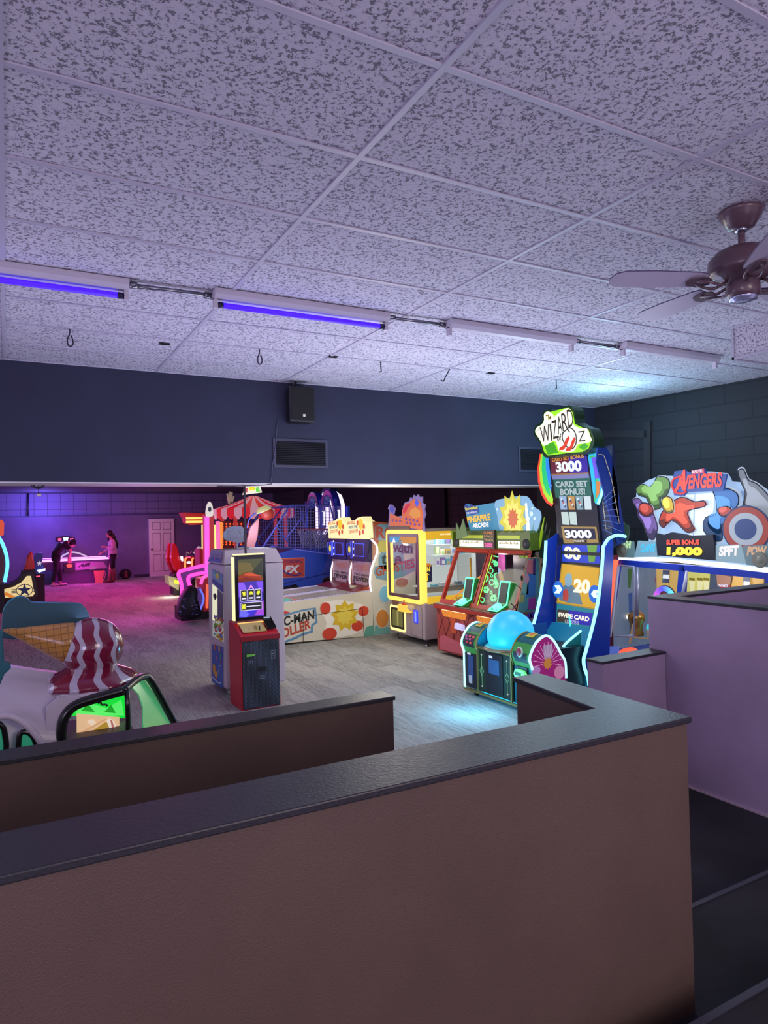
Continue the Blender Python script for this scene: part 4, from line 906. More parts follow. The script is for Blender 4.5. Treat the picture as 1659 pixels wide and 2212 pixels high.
# topper: two printed crown-shaped boards
T = PX(X + .02)
m = MB(); m.prism(T.P(838, 1143, 841, 1104, 838, 1098, 841, 1090, 845, 1090, 852, 1098, 849, 1113, 857, 1116, 868, 1114, 872, 1108, 870, 1095, 874, 1086, 884, 1082, 886, 1074, 891, 1078, 893, 1069, 898, 1074, 902, 1068, 905, 1074, 911, 1073, 911, 1086, 917, 1090, 915, 1100, 918, 1110, 914, 1122, 916, 1148, 895, 1146, 870, 1140, 845, 1138), (.025, 0, 0), C('#9a86c8', e=.45)); m.build('topper_board', pz)
T = PX(X + .016); m = MB()
m.prism(T.P(843, 1108, 850, 1112, 868, 1120, 870, 1100, 876, 1088, 885, 1086, 893, 1078, 907, 1082, 911, 1096, 914, 1108, 912, 1145, 872, 1138, 842, 1136), (-.004, 0, 0), C('#e0703c', e=.6))
m.prism(T.off(.004).P(871, 1110, 871, 1100, 878, 1090, 886, 1088, 886, 1092, 880, 1098, 877, 1106), (-.004, 0, 0), C('#d8284a', e=.6)); m.prism(T.off(.004).P(842, 1102, 844, 1092, 851, 1099, 848, 1109), (-.004, 0, 0), C('#4a58c8', e=.6))
m.prism(T.off(.005).P(896, 1086, 900, 1078, 905, 1086, 901, 1096), (-.004, 0, 0), C('#3c58e0', e=.8))
m.prism(T.off(.004).P(884, 1112, 888, 1100, 898, 1096, 908, 1104, 908, 1116, 896, 1120), (-.004, 0, 0), C('#e8983c', e=.6))
for px, py in ((848, 1124), (856, 1125), (864, 1126), (877, 1121), (885, 1123), (893, 1124), (901, 1126), (878, 1129), (887, 1131), (896, 1133), (905, 1134)): m.disc(T, T.off(.012).p(px, py), .026, .022, C('#7c50b0', e=.5), .003, seg=7)
m.build('topper_print', pz)
m = MB(); m.box(X - .01, X + .16, ya + .35, yb - .02, 1.655, 1.70, C('#6a5648', r=.5)); m.build('topper_base', pz)

# ================================================================== SEA-THEMED TWO-PLAYER GAME (faces left)
pn = thing('pineapple_game', 'red two-window arcade game with a blue cartoon-style topper and pineapple-pattern sides', 'arcade game', (5.6, 6.9, 0))
X = 5.0; F = PX(X); RD = C('#a82c18', r=.4); RDD = C('#6a1c12', r=.45)
yR = 6.12; yL = 7.66
zc = .685
def fp(x, y, o=0): return F.off(o).p(x, y)
# lower cabinet
m = MB(); m.prism([V((X, yR, .05)), V((X, yL, .05)), V((X, yL, .64)), V((X, yR, .64))], (1.35, 0, 0), C('#a0403a', r=.45)); m.build('lower_cabinet', pn)
m = MB(); m.box(X + .1, X + 1.2, yR + .1, yL - .1, 0, .05, BLK); m.build('plinth', pn)
m = MB(); m.box(X - .045, X + .40, yR - .01, yL + .01, .61, .665, RD); m.box(X - .05, X + .40, yR - .01, yL + .01, .665, .68, C('#7a5a4a', r=.35)); m.build('counter', pn, bevel=.006)
m = MB(); q = F.off(.001)
LN = C('#571a1a', r=.6)
for half in (0, 1):
    y0 = yL - .03 - half * .77
    for k in range(-4, 10):
        for s in (1, -1):
            a = V((X - .004, y0 - .09 * k, .60)); b_ = a + V((0, -.30 * s, -.55))
            # clip to the panel
            def cl(a, b_, lo, hi):
                d = b_ - a; t0, t1 = 0, 1
                if abs(d.y) > 1e-6:
                    ta, tb_ = (lo - a.y) / d.y, (hi - a.y) / d.y; t0 = max(t0, min(ta, tb_)); t1 = min(t1, max(ta, tb_))
                return (a + d * t0, a + d * t1) if t1 > t0 else None
            r_ = cl(a, b_, y0 - .74, y0)
            if r_ and k % 2 == 0: m.tube([r_[0], r_[1]], .003, LN, seg=4)
    # orange-lit strip under the counter
    m.prism([V((X - .003, y0 - .08, .595)), V((X - .003, y0 - .66, .595)), V((X - .003, y0 - .62, .515)), V((X - .003, y0 - .14, .515))], (-.003, 0, 0), C('#ec8c2c', e=.7))
    m.prism([V((X - .005, y0 - .14, .27)), V((X - .005, y0 - .50, .22)), V((X - .005, y0 - .66, .08)), V((X - .005, y0 - .05, .07)), V((X - .005, y0 - .04, .24))], (-.003, 0, 0), C('#c0586a', r=.5))
    m.prism([V((X - .008, y0 - .30, .52)), V((X - .008, y0 - .42, .52)), V((X - .008, y0 - .42, .32)), V((X - .008, y0 - .30, .32))], (-.003, 0, 0), C('#c8502c', r=.5))
m.build('front_artwork', pn)
for half in (0, 1):
    y0 = yL - .03 - half * .77
    m = MB(); m.box(X - .02, X + .03, y0 - .62, y0 - .12, .600, .61, C('#ffe8b0', e=2.0)); m.build('downlight', pn)
    if half == 0:
        m = MB(); m.prism([V((X - .006, y0 - .44, .395)), V((X - .006, y0 - .62, .385)), V((X - .006, y0 - .62, .455)), V((X - .006, y0 - .46, .47))], (-.05, 0, 0), C('#c8c0f0', e=.9)); m.build('card_reader', pn, bevel=.01)
        m = MB(); m.box(X - .006, X, y0 - .44, y0 - .34, .43, .445, C('#8a6a30')); m.build('ticket_slot', pn)
# upper cabinet: the window frame leans back
z1, z2 = .68, 1.40; xt = X + .34
PF = PL((X + .05, 0, z1), V((-(z2 - z1), 0, (xt - X - .05))))
def pf(y, t, o=0):   # y along the front, t 0..1 up the leaning face
    return V((X + .05 + (xt - X - .05) * t, y, z1 + (z2 - z1) * t)) + PF.n * o
ySplit = (yL + yR) / 2 - .0
SD = C('#8a7c68', r=.5)
xback = X + 1.35
m = MB(); m.prism([pf(yR, 0), pf(yR, 1), V((xback, yR, z2)), V((xback, yR, z1 - .04)), V((X + .05, yR, z1 - .04))], (0, .02, 0), SD); m.prism([V((X + .06, yR - .006, .05)), V((xback, yR - .006, .05)), V((xback, yR - .006, .66)), V((X + .06, yR - .006, .66))], (0, .005, 0), SD)
m.build('side_wall', pn)
m = MB(); m.box(xback - .02, xback, yR, yL, z1, z2, C('#4a2c48', e=.15)); m.build('rear_wall', pn)
m = MB(); m.box(xt, xback, yR, yL, z2 - .02, z2, RDD); m.build('roof', pn)
def bar(mb, ya_, yb_, ta, tb_, mm, dep=.05): mb.prism([pf(ya_, ta), pf(yb_, ta), pf(yb_, tb_), pf(ya_, tb_)], -PF.n * dep, mm)
m = MB(); bar(m, yR, yL, .93, 1, RD); bar(m, yR, yL, 0, .07, RD); bar(m, yR, yR + .05, .07, .93, RD); bar(m, yL - .035, yL, .07, .93, RD); bar(m, ySplit - .06, ySplit + .06, .07, .93, RD)
m.build('window_frame', pn)
m = MB(); 
for s in (-.035, .035): m.tube([pf(ySplit + s, .07, .004), pf(ySplit + s, .95, .004)], .005, RDD, seg=4)
m.tube([pf(ySplit - .055, .05, .004), pf(ySplit - .055, .90, .004)], .006, C('#b8f04a', e=1), seg=5); m.build('frame_trim', pn)
for a, b_ in ((yR + .05, ySplit - .06), (ySplit + .06, yL - .035)):
    m = MB(); m.prism([pf(a, .07, -.01), pf(b_, .07, -.01), pf(b_, .93, -.01), pf(a, .93, -.01)], -PF.n * .004, glass()); m.build('window_pane', pn)
m = MB(); m.box(X + .12, xback - .02, yR + .02, yL - .02, z1 + .0, z1 + .02, C('#6a5a4c', r=.5)); m.build('play_tray', pn)
m = MB(); m.box(X + .35, X + .40, ySplit - .05, ySplit + .05, z1 + .02, z2 - .02, C('#1c3038', r=.4)); m.build('divider', pn)
# glowing shapes in the near window
GR = C('#5cf08c', e=1.3); m = MB(); xs = .0
def gp(px, py): return PF.off(-.02).p(px, py)
def ringp(cx_, cy_, r): m.tube([gp(cx_ + r * math.cos(a), cy_ + r * 1.15 * math.sin(a)) for a in [k * PI / 8 for k in range(16)]], .006, GR, closed=True, seg=5)
m.tube(smooth([gp(*p) for p in ((1058, 1204), (1056, 1215), (1060, 1226), (1052, 1236), (1054, 1250), (1045, 1262), (1043, 1275), (1034, 1285))], 4), .009, GR, seg=6)
m.tube(smooth([gp(*p) for p in ((1060, 1204), (1066, 1201), (1076, 1203))], 4), .008, GR, seg=5)
for cx_, cy_, r in ((1063, 1212, 2.6), (1060, 1233, 5), (1062, 1244, 2.4), (1062, 1258, 5), (1042, 1296, 4.5), (1061, 1280, 2.2), (1069, 1214, 2)): ringp(cx_, cy_, r)
for cx_, cy_, r in ((1071, 1218, 3.2), (1050, 1274, 4.2), (1066, 1292, 4.6)):
    for k in range(6): a = k * PI / 3; ringp(cx_ + r * math.cos(a), cy_ + r * 1.15 * math.sin(a), r * .42)
m.tube(smooth([gp(*p) for p in ((1073, 1238), (1068, 1242), (1072, 1254), (1076, 1262), (1071, 1270), (1067, 1266))], 4), .008, GR, seg=5); m.ball(gp(1071, 1257), .03, GR, seg=10, rings=6, sc=(.3, 1, 1.6))
ob = m.build('glow_shapes', pn)
m = MB(); 
# playfield scenery behind each window
for k, (a, b_) in enumerate(((yR + .08, ySplit - .08), (ySplit + .08, yL - .06))):
    xx = X + .62
    m.box(xx, xx + .02, a, b_, z1 + .02, z2 - .04, C('#262440', e=.25))
    m.box(xx - .01, xx, a, a + (b_ - a) * .5, z1 + .42, z2 - .04, C('#b04a98', e=.6)); m.box(xx - .015, xx - .01, a + .16, a + .26, z1 + .54, z1 + .64, C('#8c2030', e=.5))
    m.disc(PX(xx - .012), V((xx - .014, a + .17, z1 + .28)), .15, .20, C('#a88a3c', e=.45), .004); m.disc(PX(xx - .018), V((xx - .019, a + .17, z1 + .42)), .10, .05, C('#a8b8e0', e=.6), .004); m.disc(PX(xx - .018), V((xx - .022, a + .17, z1 + .28)), .08, .10, C('#28384c', e=.3), .004)
    m.ball((xx - .04, a + .34, z1 + .30), .045, C('#c88aa0', e=.35), seg=12, rings=8)
    m.box(xx - .10, xx - .02, a + .12, a + .22, z1 + .03, z1 + .18, C('#6a8a3c', e=.3))
m.build('playfield_scenery', pn)
m = MB(); m.tube([pf(yL - .10, .02, -.05), pf(yL - .52, .90, -.35)], .012, C('#e89838', e=.8), seg=5); m.build('ramp', pn)
# yellow-framed inner side windows
m = MB(); m.tube([V((X + .30, yL - .03, .72)), V((X + .55, yL - .03, .72)), V((X + .55, yL - .03, 1.25))], .014, C('#d8a83c', r=.4), seg=6); m.build('inner_frame', pn)
# joystick consoles
GC = C('#2f9a40', r=.4); GL = C('#6cf8c0', e=1.5)
for yc in (6.30, 7.00):
    m = MB(); w_ = .19
    pr_ = [(X - .03, .682), (X - .045, .70), (X + .10, .765), (X + .155, 1.02), (X + .27, 1.02), (X + .16, .682)]
    m.prism([V((x_, yc, z_)) for x_, z_ in pr_], (0, w_, 0), GC); m.build('console', pn, bevel=.006)
    pe = [(X - .05, .705), (X + .095, .772), (X + .15, 1.03)]
    m = MB(); 
    for y_ in (yc + .012, yc + w_ - .012): m.tube([V((x_, y_, z_)) for x_, z_ in pe], .009, GL, seg=6)
    m.tube([V((X - .05, yc + .012, .705)), V((X - .05, yc + w_ - .012, .705))], .009, GL, seg=6); m.tube([V((X + .15, yc + .012, 1.03)), V((X + .15, yc + w_ - .012, 1.03))], .009, GL, seg=6); m.build('console_light', pn)
    m = MB(); m.prism([V((X + .095, yc + .03, .785)), V((X + .095, yc + w_ - .03, .785)), V((X + .145, yc + w_ - .03, 1.01)), V((X + .145, yc + .03, 1.01))], (-.008, 0, .002), C('#1c3c34', e=.2)); m.build('console_panel', pn)
    m = MB(); m.lathe((X + .02, yc + w_ / 2, .745), [(0, .02), (.05, .02), (.055, .0), (.055, -.02)], C('#7ae8ff', e=1.4), axis=(-.45, 0, 1), seg=20); m.build('button', pn)
# side wall artwork: pineapple net, poster with clear guard, flower
S = PY(yR); m = MB(); q = S.off(.004); LK = C('#2c2420', r=.6)
for L in ((1134, 1195, 1155, 1198, 1171, 1220, 1196, 1245), (1193, 1195, 1170, 1220, 1163, 1232), (1128, 1222, 1140, 1232), (1118, 1265, 1128, 1275), (1104, 1303, 1128, 1330, 1146, 1358), (1103, 1322, 1120, 1300), (1128, 1333, 1150, 1300, 1185, 1248), (1155, 1320, 1172, 1335, 1148, 1362), (1168, 1282, 1184, 1300)):
    m.tube([q.p(L[i], L[i + 1]) for i in range(0, len(L), 2)], .006, LK, seg=4)
for x, y in ((1127, 1249), (1169, 1247), (1167, 1304)): m.disc(q, q.p(x, y), .018, .035, LK, .003, seg=10)
m.prism(q.P(1140, 1207, 1165, 1206, 1165, 1321, 1118, 1323, 1124, 1290, 1131, 1250), (0, -.004, 0), C('#5a9094', r=.4)); q2 = S.off(.009)
m.prism(q2.P(1140, 1210, 1151, 1207, 1151, 1240, 1136, 1238), (0, -.002, 0), C('#c86a70')); m.prism(q2.P(1152, 1207, 1157, 1207, 1156, 1242, 1151, 1242), (0, -.002, 0), C('#4a2a6c')); m.prism(q2.P(1142, 1293, 1157, 1290, 1156, 1316, 1141, 1317), (0, -.002, 0), C('#a0308c')); m.prism(q2.P(1124, 1286, 1132, 1284, 1132, 1300, 1122, 1302), (0, -.002, 0), C('#a8a060'))
m.prism(q2.P(1141, 1240, 1158, 1240, 1156, 1288, 1136, 1290), (0, -.002, 0), C('#3f6fae')); m.prism(q2.P(1130, 1248, 1142, 1242, 1141, 1285, 1127, 1280), (0, -.002, 0), C('#7aa89c')); m.disc(q2, q2.p(1137, 1250), .04, .06, C('#c08c94'), .003)
for k in range(5): a = 1.2 + k * 2 * PI / 5; m.disc(q2, q2.p(1149, 1340) + V((math.cos(a) * .048, 0, math.sin(a) * .06)), .042, .048, C('#5a38a8'), .003, seg=14)
m.disc(S.off(.013), S.off(.013).p(1149, 1340), .02, .028, C('#8a8478'), .003, seg=12); m.build('side_artwork', pn)
m = MB(); m.prism(S.off(.05).P(1139, 1205, 1167, 1204, 1168, 1321, 1117, 1324), (0, .004, 0), glass()); m.tube(S.off(.05).P(1139, 1205, 1165, 1204, 1167, 1208, 1167, 1320, 1117, 1324, 1123, 1290), .006, C('#b88a58', r=.3), closed=True, seg=5); m.build('poster_guard', pn)
glow('glow_in_pineapple_game', (X + .5, 6.9, 1.25), 4, (1.0, .85, .8), .05)
# marquee band with speakers
xm_ = xt - .03; MF = PX(xm_)
m = MB(); GRN = C('#5e7a24', e=.22)
m.prism([V((xm_, yR, 1.40)), V((xm_, yL + .03, 1.40))] + [V((xm_, yL + .03 - (yL + .03 - yR) * k / 22, 1.60 + (.028 if k % 2 else 0) + (.02 if k in (0, 1) else 0))) for k in range(23)], (.25, 0, 0), GRN); m.build('marquee_box', pn)
for a, b_ in ((yR + .18, yR + .58), (ySplit + .12, yL - .14)):
    m = MB(); m.prism([V((xm_ - .012, a, 1.42)), V((xm_ - .012, b_, 1.42)), V((xm_ - .012, b_, 1.50)), V((xm_ - .012, a, 1.50))], (.012, 0, 0), C('#fff8e0', e=1.3))
    for k_ in range(14):
        yq = b_ - .03 - (b_ - a - .06) * k_ / 13; m.box(xm_ - .016, xm_ - .012, yq - .006, yq + .006, 1.465, 1.465 + .015 + .008 * (k_ % 3), C(('#a89a58', '#7a8a68', '#b87a58')[k_ % 3], e=.4))
    m.build('lit_panel', pn)
    m = MB(); m.box(xm_ - .006, xm_, a, b_ + .02, 1.53, 1.57, C('#c8d838', e=.5)); m.build('price_strip', pn)
for y_ in (yR + .07, yL - .06):
    m = MB(); m.lathe((xm_, y_, 1.47), [(0, 0), (.055, .0), (.06, .008), (.06, .012), (0, .012)], C('#2c2c34', r=.6), axis=(-1, 0, 0), seg=20); m.build('speaker', pn)
m = MB(); m.box(xm_ - .03, xm_, ySplit - .14, ySplit + .08, 1.40, 1.64, C('#3c2c24', e=.15))
B_ = PX(xm_ - .03)
letters(m, 'SUPER', B_, V((xm_, ySplit + .06, 1.585)), V((xm_, ySplit - .12, 1.58)), V((xm_, ySplit + .06, 1.62)), C('#c87a3c', e=.7), off=.034, bold=.03); letters(m, 'BONUS', B_, V((xm_, ySplit + .06, 1.545)), V((xm_, ySplit - .12, 1.54)), V((xm_, ySplit + .06, 1.575)), C('#b8944c', e=.6), off=.034, bold=.03); letters(m, 'TICKETS', B_, V((xm_, ySplit + .06, 1.505)), V((xm_, ySplit - .12, 1.50)), V((xm_, ySplit + .06, 1.53)), C('#d8b868', e=.6), off=.034, bold=.02)
m.box(xm_ - .034, xm_ - .03, ySplit - .12, ySplit + .06, 1.42, 1.48, C('#6a0c38', e=.4)); letters(m, '5000', B_, V((xm_, ySplit + .045, 1.428)), V((xm_, ySplit - .105, 1.425)), V((xm_, ySplit + .045, 1.472)), C('#ff5aa8', e=1.4), off=.040, bold=.02); m.build('bonus_display', pn)
# grass blades and topper boards
T = PX(xt + .10)
m = MB()
for k in range(11):
    x = 1120 + k * 4.6; 
    m.prism(T.off(-.01 * (k % 3)).P(x, 1205, x + 12, 1205, x + 20 + (k % 3) * 3, 1125 + abs(k - 6) * 4 - (k % 2) * 12), (.01, 0, 0), C(('#3f7a1c', '#7fb81e', '#a8d424', '#1c3c28')[(k * 3 + 1) % 4 if k < 8 else 3], e=.35 if k < 8 else .08))
m.build('grass', pn); m = MB(); m.prism(T.off(.3).P(985, 1165, 985, 1128, 993, 1145, 1000, 1120, 1010, 1158), (.01, 0, 0), C('#4a6a34', r=.5)); m.build('grass', pn); m = MB(); m.prism(PX(xm_).P(979, 1182, 973, 1146, 986, 1150, 990, 1178), (.02, 0, 0), C('#8aa82c', e=.3)); m.build('grass', pn)
m = MB(); m.prism(T.P(1003, 1095, 1006, 1088, 1015, 1090, 1025, 1093, 1066, 1086, 1072, 1110, 1080, 1150, 1016, 1150), (.012, 0, 0), C('#4aa0cc', e=.5)); m.build('title_board', pn)
m = MB(); q = T.off(.006)
m.prism(q.P(1003, 1095, 1006, 1088, 1013, 1095, 1018, 1089, 1025, 1093, 1033, 1096, 1034, 1108, 1020, 1112, 1008, 1110), (-.004, 0, 0), C('#3c50a8', e=.5))
letters(m, 'SpongeBob', q, (1006, 1104), (1033, 1101), (1005, 1096), C('#e0d83c', e=.9), off=.007, bold=.02); letters(m, 'SQUAREPANTS', q, (1009, 1111), (1032, 1109), (1009, 1106), C('#d8e0f8', e=.9), off=.007, bold=.02)
letters(m, 'PINEAPPLE', q, (1011, 1130), (1061, 1124), (1009, 1116), C('#f0b83c', e=.95), off=.007, bold=.04); letters(m, 'ARCADE', q, (1022, 1141), (1057, 1138), (1021, 1131), C('#f0f0f0', e=.9), off=.007, bold=.05); m.build('title_lettering', pn)
m = MB(); m.prism(smooth(T.P(1069, 1084, 1095, 1076, 1128, 1071, 1142, 1076, 1153, 1095, 1165, 1103, 1168, 1120, 1160, 1145, 1145, 1158, 1085, 1158, 1074, 1115), 3, True), (.012, 0, 0), C('#8cc0e4', e=.6)); m.build('picture_board', pn)
m = MB(); q = T.off(.006)
m.star(q, q.p(1108, 1120), .34, .24, 11, C('#dcd040', e=.75), .004, sx=.8); m.star(q.off(.004), q.off(.004).p(1108, 1120), .24, .17, 11, C('#ece470', e=.8), .004, sx=.8); q2 = T.off(.016)
m.star(q2, q2.p(1108, 1120), .13, .09, 11, C('#d86a3c', e=.7), .004, sx=.8)
for x, y, r in ((1148, 1110, .03), (1155, 1120, .02), (1143, 1120, .018), (1074, 1100, .015), (1150, 1098, .015)): m.disc(q, q.p(x, y), r, r, C('#cfe8f8', e=.8), .003, seg=12)
m.prism(q.P(1134, 1088, 1138, 1086, 1146, 1150, 1138, 1152), (-.003, 0, 0), C('#f0f8ff', e=.9)); m.build('picture_print', pn)

# ================================================================== TALL GREEN-TOPPED TOWER GAME WITH A GLOWING BALL (faces left)
tw = thing('tower_game', 'tallest game, green lit title sign on a screen tower with cyan light edges', 'arcade game', (4.8, 5.3, 0))
CYN = C('#7fe9ff', e=2.4); TB = C('#1c3fae', r=.35); TBD = C('#142a7c', r=.4); TEAL = C('#1f8fb0', r=.35); GOLD = C('#9a8450', r=.3, m=.6); DKG = C('#10202a', r=.35)
L = PY(5.77); Rr = PY(4.95)
def sh(P, d): return [V((p.x, p.y + d, p.z)) for p in P]
# tower side panels with light edges
ro = ((1302, 1170), (1300, 1214), (1295, 1264), (1289, 1307), (1279, 1352), (1265, 1404), (1259.5, 1424), (1262, 1444), (1269, 1463), (1271.5, 1481))
edge = smooth([Rr.p(*p) for p in ro], 3)
XB = 5.44
m = MB(); m.prism(edge + [V((5.05, 4.95, .05)), V((5.24, 4.95, .05)), V((5.31, 4.95, .9)), V((5.36, 4.95, 1.35)), Rr.p(1320, 1158)], (0, -.02, 0), TB); m.build('side_panel', tw)
m = MB(); m.prism(sh(edge + [V((5.05, 4.95, .05)), V((5.24, 4.95, .05)), V((5.31, 4.95, .9)), V((5.38, 4.95, 1.5)), V((5.40, 4.95, 1.60))], .80), (0, .02, 0), TB); m.build('side_panel', tw)
nz = [Rr.p(1345, 1159) + V((0, -.03, 0)), Rr.p(1330, 1156) + V((0, -.03, 0)), Rr.p(1314, 1160) + V((0, -.03, 0)), Rr.p(1306, 1166) + V((0, -.03, 0))]
m = MB(); m.tube([p + V((-.005, -.012, 0)) for p in [smooth(nz, 3)][0] + edge[1:]], .016, CYN, seg=6); m.build('edge_light', tw)
lo = ((1205, 1165), (1202, 1214), (1197, 1267), (1190, 1301), (1181, 1339), (1172, 1371), (1160, 1400))
m = MB(); m.tube([p + V((-.014, .81, 0)) for p in edge[:22]], .017, CYN, seg=6); m.build('edge_light', tw)
m = MB(); m.tube(smooth([Rr.p(*p) + V((0, .12, 0)) for p in ((1274, 1366), (1250, 1386), (1237, 1399), (1234, 1411))], 4), .012, CYN, seg=6); m.prism([Rr.p(*p) + V((0, .12, 0)) for p in ((1274, 1366), (1250, 1386), (1237, 1399), (1234, 1411), (1258, 1420), (1274, 1400))], (0, .01, 0), C('#1c7a80', e=.3)); m.build('inner_fin', tw)
# main body
m = MB(); m.prism([V((5.20, 4.965, .05)), V((5.24, 4.965, .05)), V((5.335, 4.965, .9)), V((5.41, 4.965, 1.5)), V((5.39, 4.965, 1.5)), V((5.325, 4.965, .9))], (0, .79, 0), TBD); m.build('tower_body', tw)
m = MB(); m.prism([V((5.05, 4.965, .05)), V((5.05, 4.965, .36)), V((5.27, 4.965, .62)), V((5.28, 4.965, .62)), V((5.23, 4.965, .05))], (0, .79, 0), TEAL); m.build('ramp_housing', tw)
m = MB(); TU = PY(4.93)
m.prism([V((5.385, 4.97, 1.45)), V((5.435, 4.97, 2.50)), V((5.47, 4.97, 2.50)), V((5.52, 4.97, 1.52)), V((5.42, 4.97, 1.45))], (0, .80, 0), C('#1a2440', r=.5)); m.build('upper_tower', tw)
# blue back panel seen at the right of the tower
BP = PY(4.97)
m = MB(); m.prism([V((5.45, 4.955, 1.50))] + BP.P(1288, 1000, 1291, 967, 1311, 968, 1321, 985, 1334, 1050, 1347, 1130, 1352, 1172, 1330, 1180), (0, .015, 0), C('#15307c', r=.45)); m.build('rear_panel', tw)
m = MB(); q = BP.off(.018); LB = C('#6f86c0', r=.4)
m.tube(smooth([q.p(*p) for p in ((1292, 982), (1303, 983), (1310, 1000), (1322, 1040), (1330, 1085), (1338, 1130))], 4), .004, C('#b8a880', r=.4), seg=4); m.tube([q.p(*p) for p in ((1302, 1083), (1309, 1143), (1325, 1138))], .004, C('#b8a880', r=.4), seg=4)
for k in range(8): m.tube(smooth([q.p(1302, 1080 + k * 9), q.p(1316, 1066 + k * 12), q.p(1328 + .16 * k * 16, 1052 + k * 16)], 3), .003, LB, seg=4, cap=False)
m.build('rear_panel_print', tw)
# screen face: a leaning plane
SF = PL((5.30, 5.4, .85), (-1.60, 0, .12))
m = MB()
def sf(c, o, *a): m.prism(SF.off(o).P(*a), SF.n * -.003, c)
m.prism(SF.P(1186, 984, 1280, 984, 1288, 1080, 1297, 1175, 1297, 1290, 1274, 1366, 1250, 1386, 1236, 1412, 1200, 1402, 1206, 1330, 1212, 1180, 1196, 1080), SF.n * -.03, C('#1b1a30', e=.12)); m.build('screen_back', tw)
m = MB()
sf(C('#7a2438', e=.5), .003, 1188, 988, 1230, 988, 1232, 1020, 1191, 1024); sf(C('#3c28a0', e=.6), .004, 1228, 988, 1267, 984, 1271, 1020, 1230, 1022)
sf(C('#8a88b8', e=.5), .003, 1191, 1027, 1271, 1023, 1273, 1032, 1193, 1036); sf(C('#2c6a5c', e=.45), .004, 1195, 1036, 1274, 1032, 1278, 1072, 1200, 1075); sf(C('#a87a4c', e=.5), .003, 1190, 1024, 1271, 1020, 1272, 1023, 1191, 1028)
letters(m, 'CARD SET BONUS', SF, (1194, 998), (1263, 989), (1193, 990), C('#d09838', e=.8), off=.010, bold=.03); letters(m, '3000', SF, (1203, 1021), (1259, 1018), (1201, 998), C('#dfe8ec', e=.9), off=.012, bold=.05)
letters(m, 'CARD SET', SF, (1202, 1053), (1272, 1052), (1200, 1040), C('#a8b4b4', e=.75), off=.010, bold=.04); letters(m, 'BONUS!', SF, (1212, 1070), (1266, 1069), (1211, 1056), C('#a8b4b4', e=.75), off=.010, bold=.04)
for k, c in enumerate(('#8fa8c4', '#b88a4c', '#7f9ca0', '#c4d0d0')):
    x = 1208 + k * 17.5; sf(C(c, e=.75), .006, x, 1072, x + 15, 1072, x + 17, 1101, x + 3, 1101)
    if k < 3:
        for j in range(5): sf(C(('#e8f0f4', '#3c4c70', '#d8604c')[j % 3], e=.5), .008, x + 3 + j * 2, 1076 + j * 4, x + 6 + j * 2, 1075 + j * 4, x + 7 + j * 2, 1080 + j * 4, x + 4 + j * 2, 1081 + j * 4)
for x in (1212, 1229): sf(C('#b8c8c0', e=.8), .006, x, 1106, x + 15, 1106, x + 18, 1134, x + 3, 1133)
m.build('upper_screen', tw)
m = MB(); sf(C('#b09050', e=.5), .006, 1212, 1137, 1288, 1138, 1293, 1172, 1218, 1174); sf(C('#201c44', e=.4), .010, 1218, 1141, 1284, 1142, 1288, 1165, 1222, 1165)
letters(m, '3000', SF, (1224, 1163), (1282, 1163), (1221, 1145), C('#e4e8ec', e=.9), off=.017, bold=.05); sf(C('#14100c'), .012, 1240, 1166, 1267, 1166, 1267, 1172, 1240, 1172); letters(m, 'TICKETS', SF, (1242, 1171), (1265, 1171), (1242, 1167), C('#f0ead8', e=.8), off=.016, bold=.02); m.build('ticket_display', tw)
m = MB(); sf(C('#2440c8', e=.7), .004, 1215, 1176, 1296, 1178, 1295, 1218, 1213, 1213); letters(m, '80', SF, (1220, 1206), (1256, 1212), (1220, 1179), C('#e8e8d0', e=.9), off=.010, bold=.05)
sf(C('#0c0c18'), .014, 1213, 1190, 1298, 1194, 1298, 1201, 1213, 1197); sf(C('#6aa03c', e=.7), .008, 1268, 1178, 1290, 1178, 1288, 1192, 1284, 1214, 1272, 1214, 1270, 1192)
sf(C('#d8a428', e=.85), .006, 1215, 1219, 1294, 1228, 1285, 1314, 1204, 1300); sf(C('#b89030', e=.7), .005, 1213, 1217, 1296, 1226, 1287, 1317, 1202, 1303)
letters(m, '20', SF, (1240, 1280), (1276, 1283), (1242, 1250), C('#f0ead0', e=1), off=.014, bold=.06)
# plain shapes where the panel carries its costumed figure
sf(C('#6f8ca0', e=.6), .009, 1207, 1296, 1214, 1270, 1222, 1262, 1236, 1264, 1252, 1284, 1258, 1306, 1230, 1303); sf(C('#8fb4c8', e=.7), .010, 1220, 1246, 1226, 1238, 1234, 1240, 1236, 1258, 1230, 1268, 1221, 1264); sf(C('#c84c3c', e=.7), .012, 1216, 1276, 1224, 1272, 1228, 1284, 1226, 1298, 1216, 1296)
m.build('prize_screen', tw)
m = MB(); sf(C('#2f8fa0', e=.6), .004, 1203, 1302, 1284, 1316, 1276, 1350, 1262, 1372, 1240, 1396, 1200, 1396); sf(C('#3428b0', e=.75), .007, 1228, 1318, 1280, 1325, 1275, 1352, 1228, 1346); sf(C('#5c5040', e=.4), .006, 1204, 1316, 1232, 1319, 1230, 1346, 1203, 1343)
letters(m, 'SWIPE CARD', SF, (1207, 1332), (1274, 1343), (1208, 1322), C('#f4ecd8', e=1), off=.012, bold=.05); letters(m, 'CREDITS 0', SF, (1222, 1346), (1252, 1350), (1222, 1338), C('#d8d8e8', e=.7), off=.012, bold=.01)
sf(C('#3c8a5c', e=.5), .006, 1199, 1362, 1246, 1368, 1240, 1392, 1198, 1394); sf(C('#b8b060', e=.6), .009, 1205, 1378, 1216, 1376, 1222, 1392, 1204, 1396); m.tube(smooth([SF.off(.02).p(*p) for p in ((1229, 1332), (1232, 1350), (1227, 1375), (1216, 1394))], 4), .008, C('#5cf0d8', e=1), seg=5); m.build('lower_screen', tw)
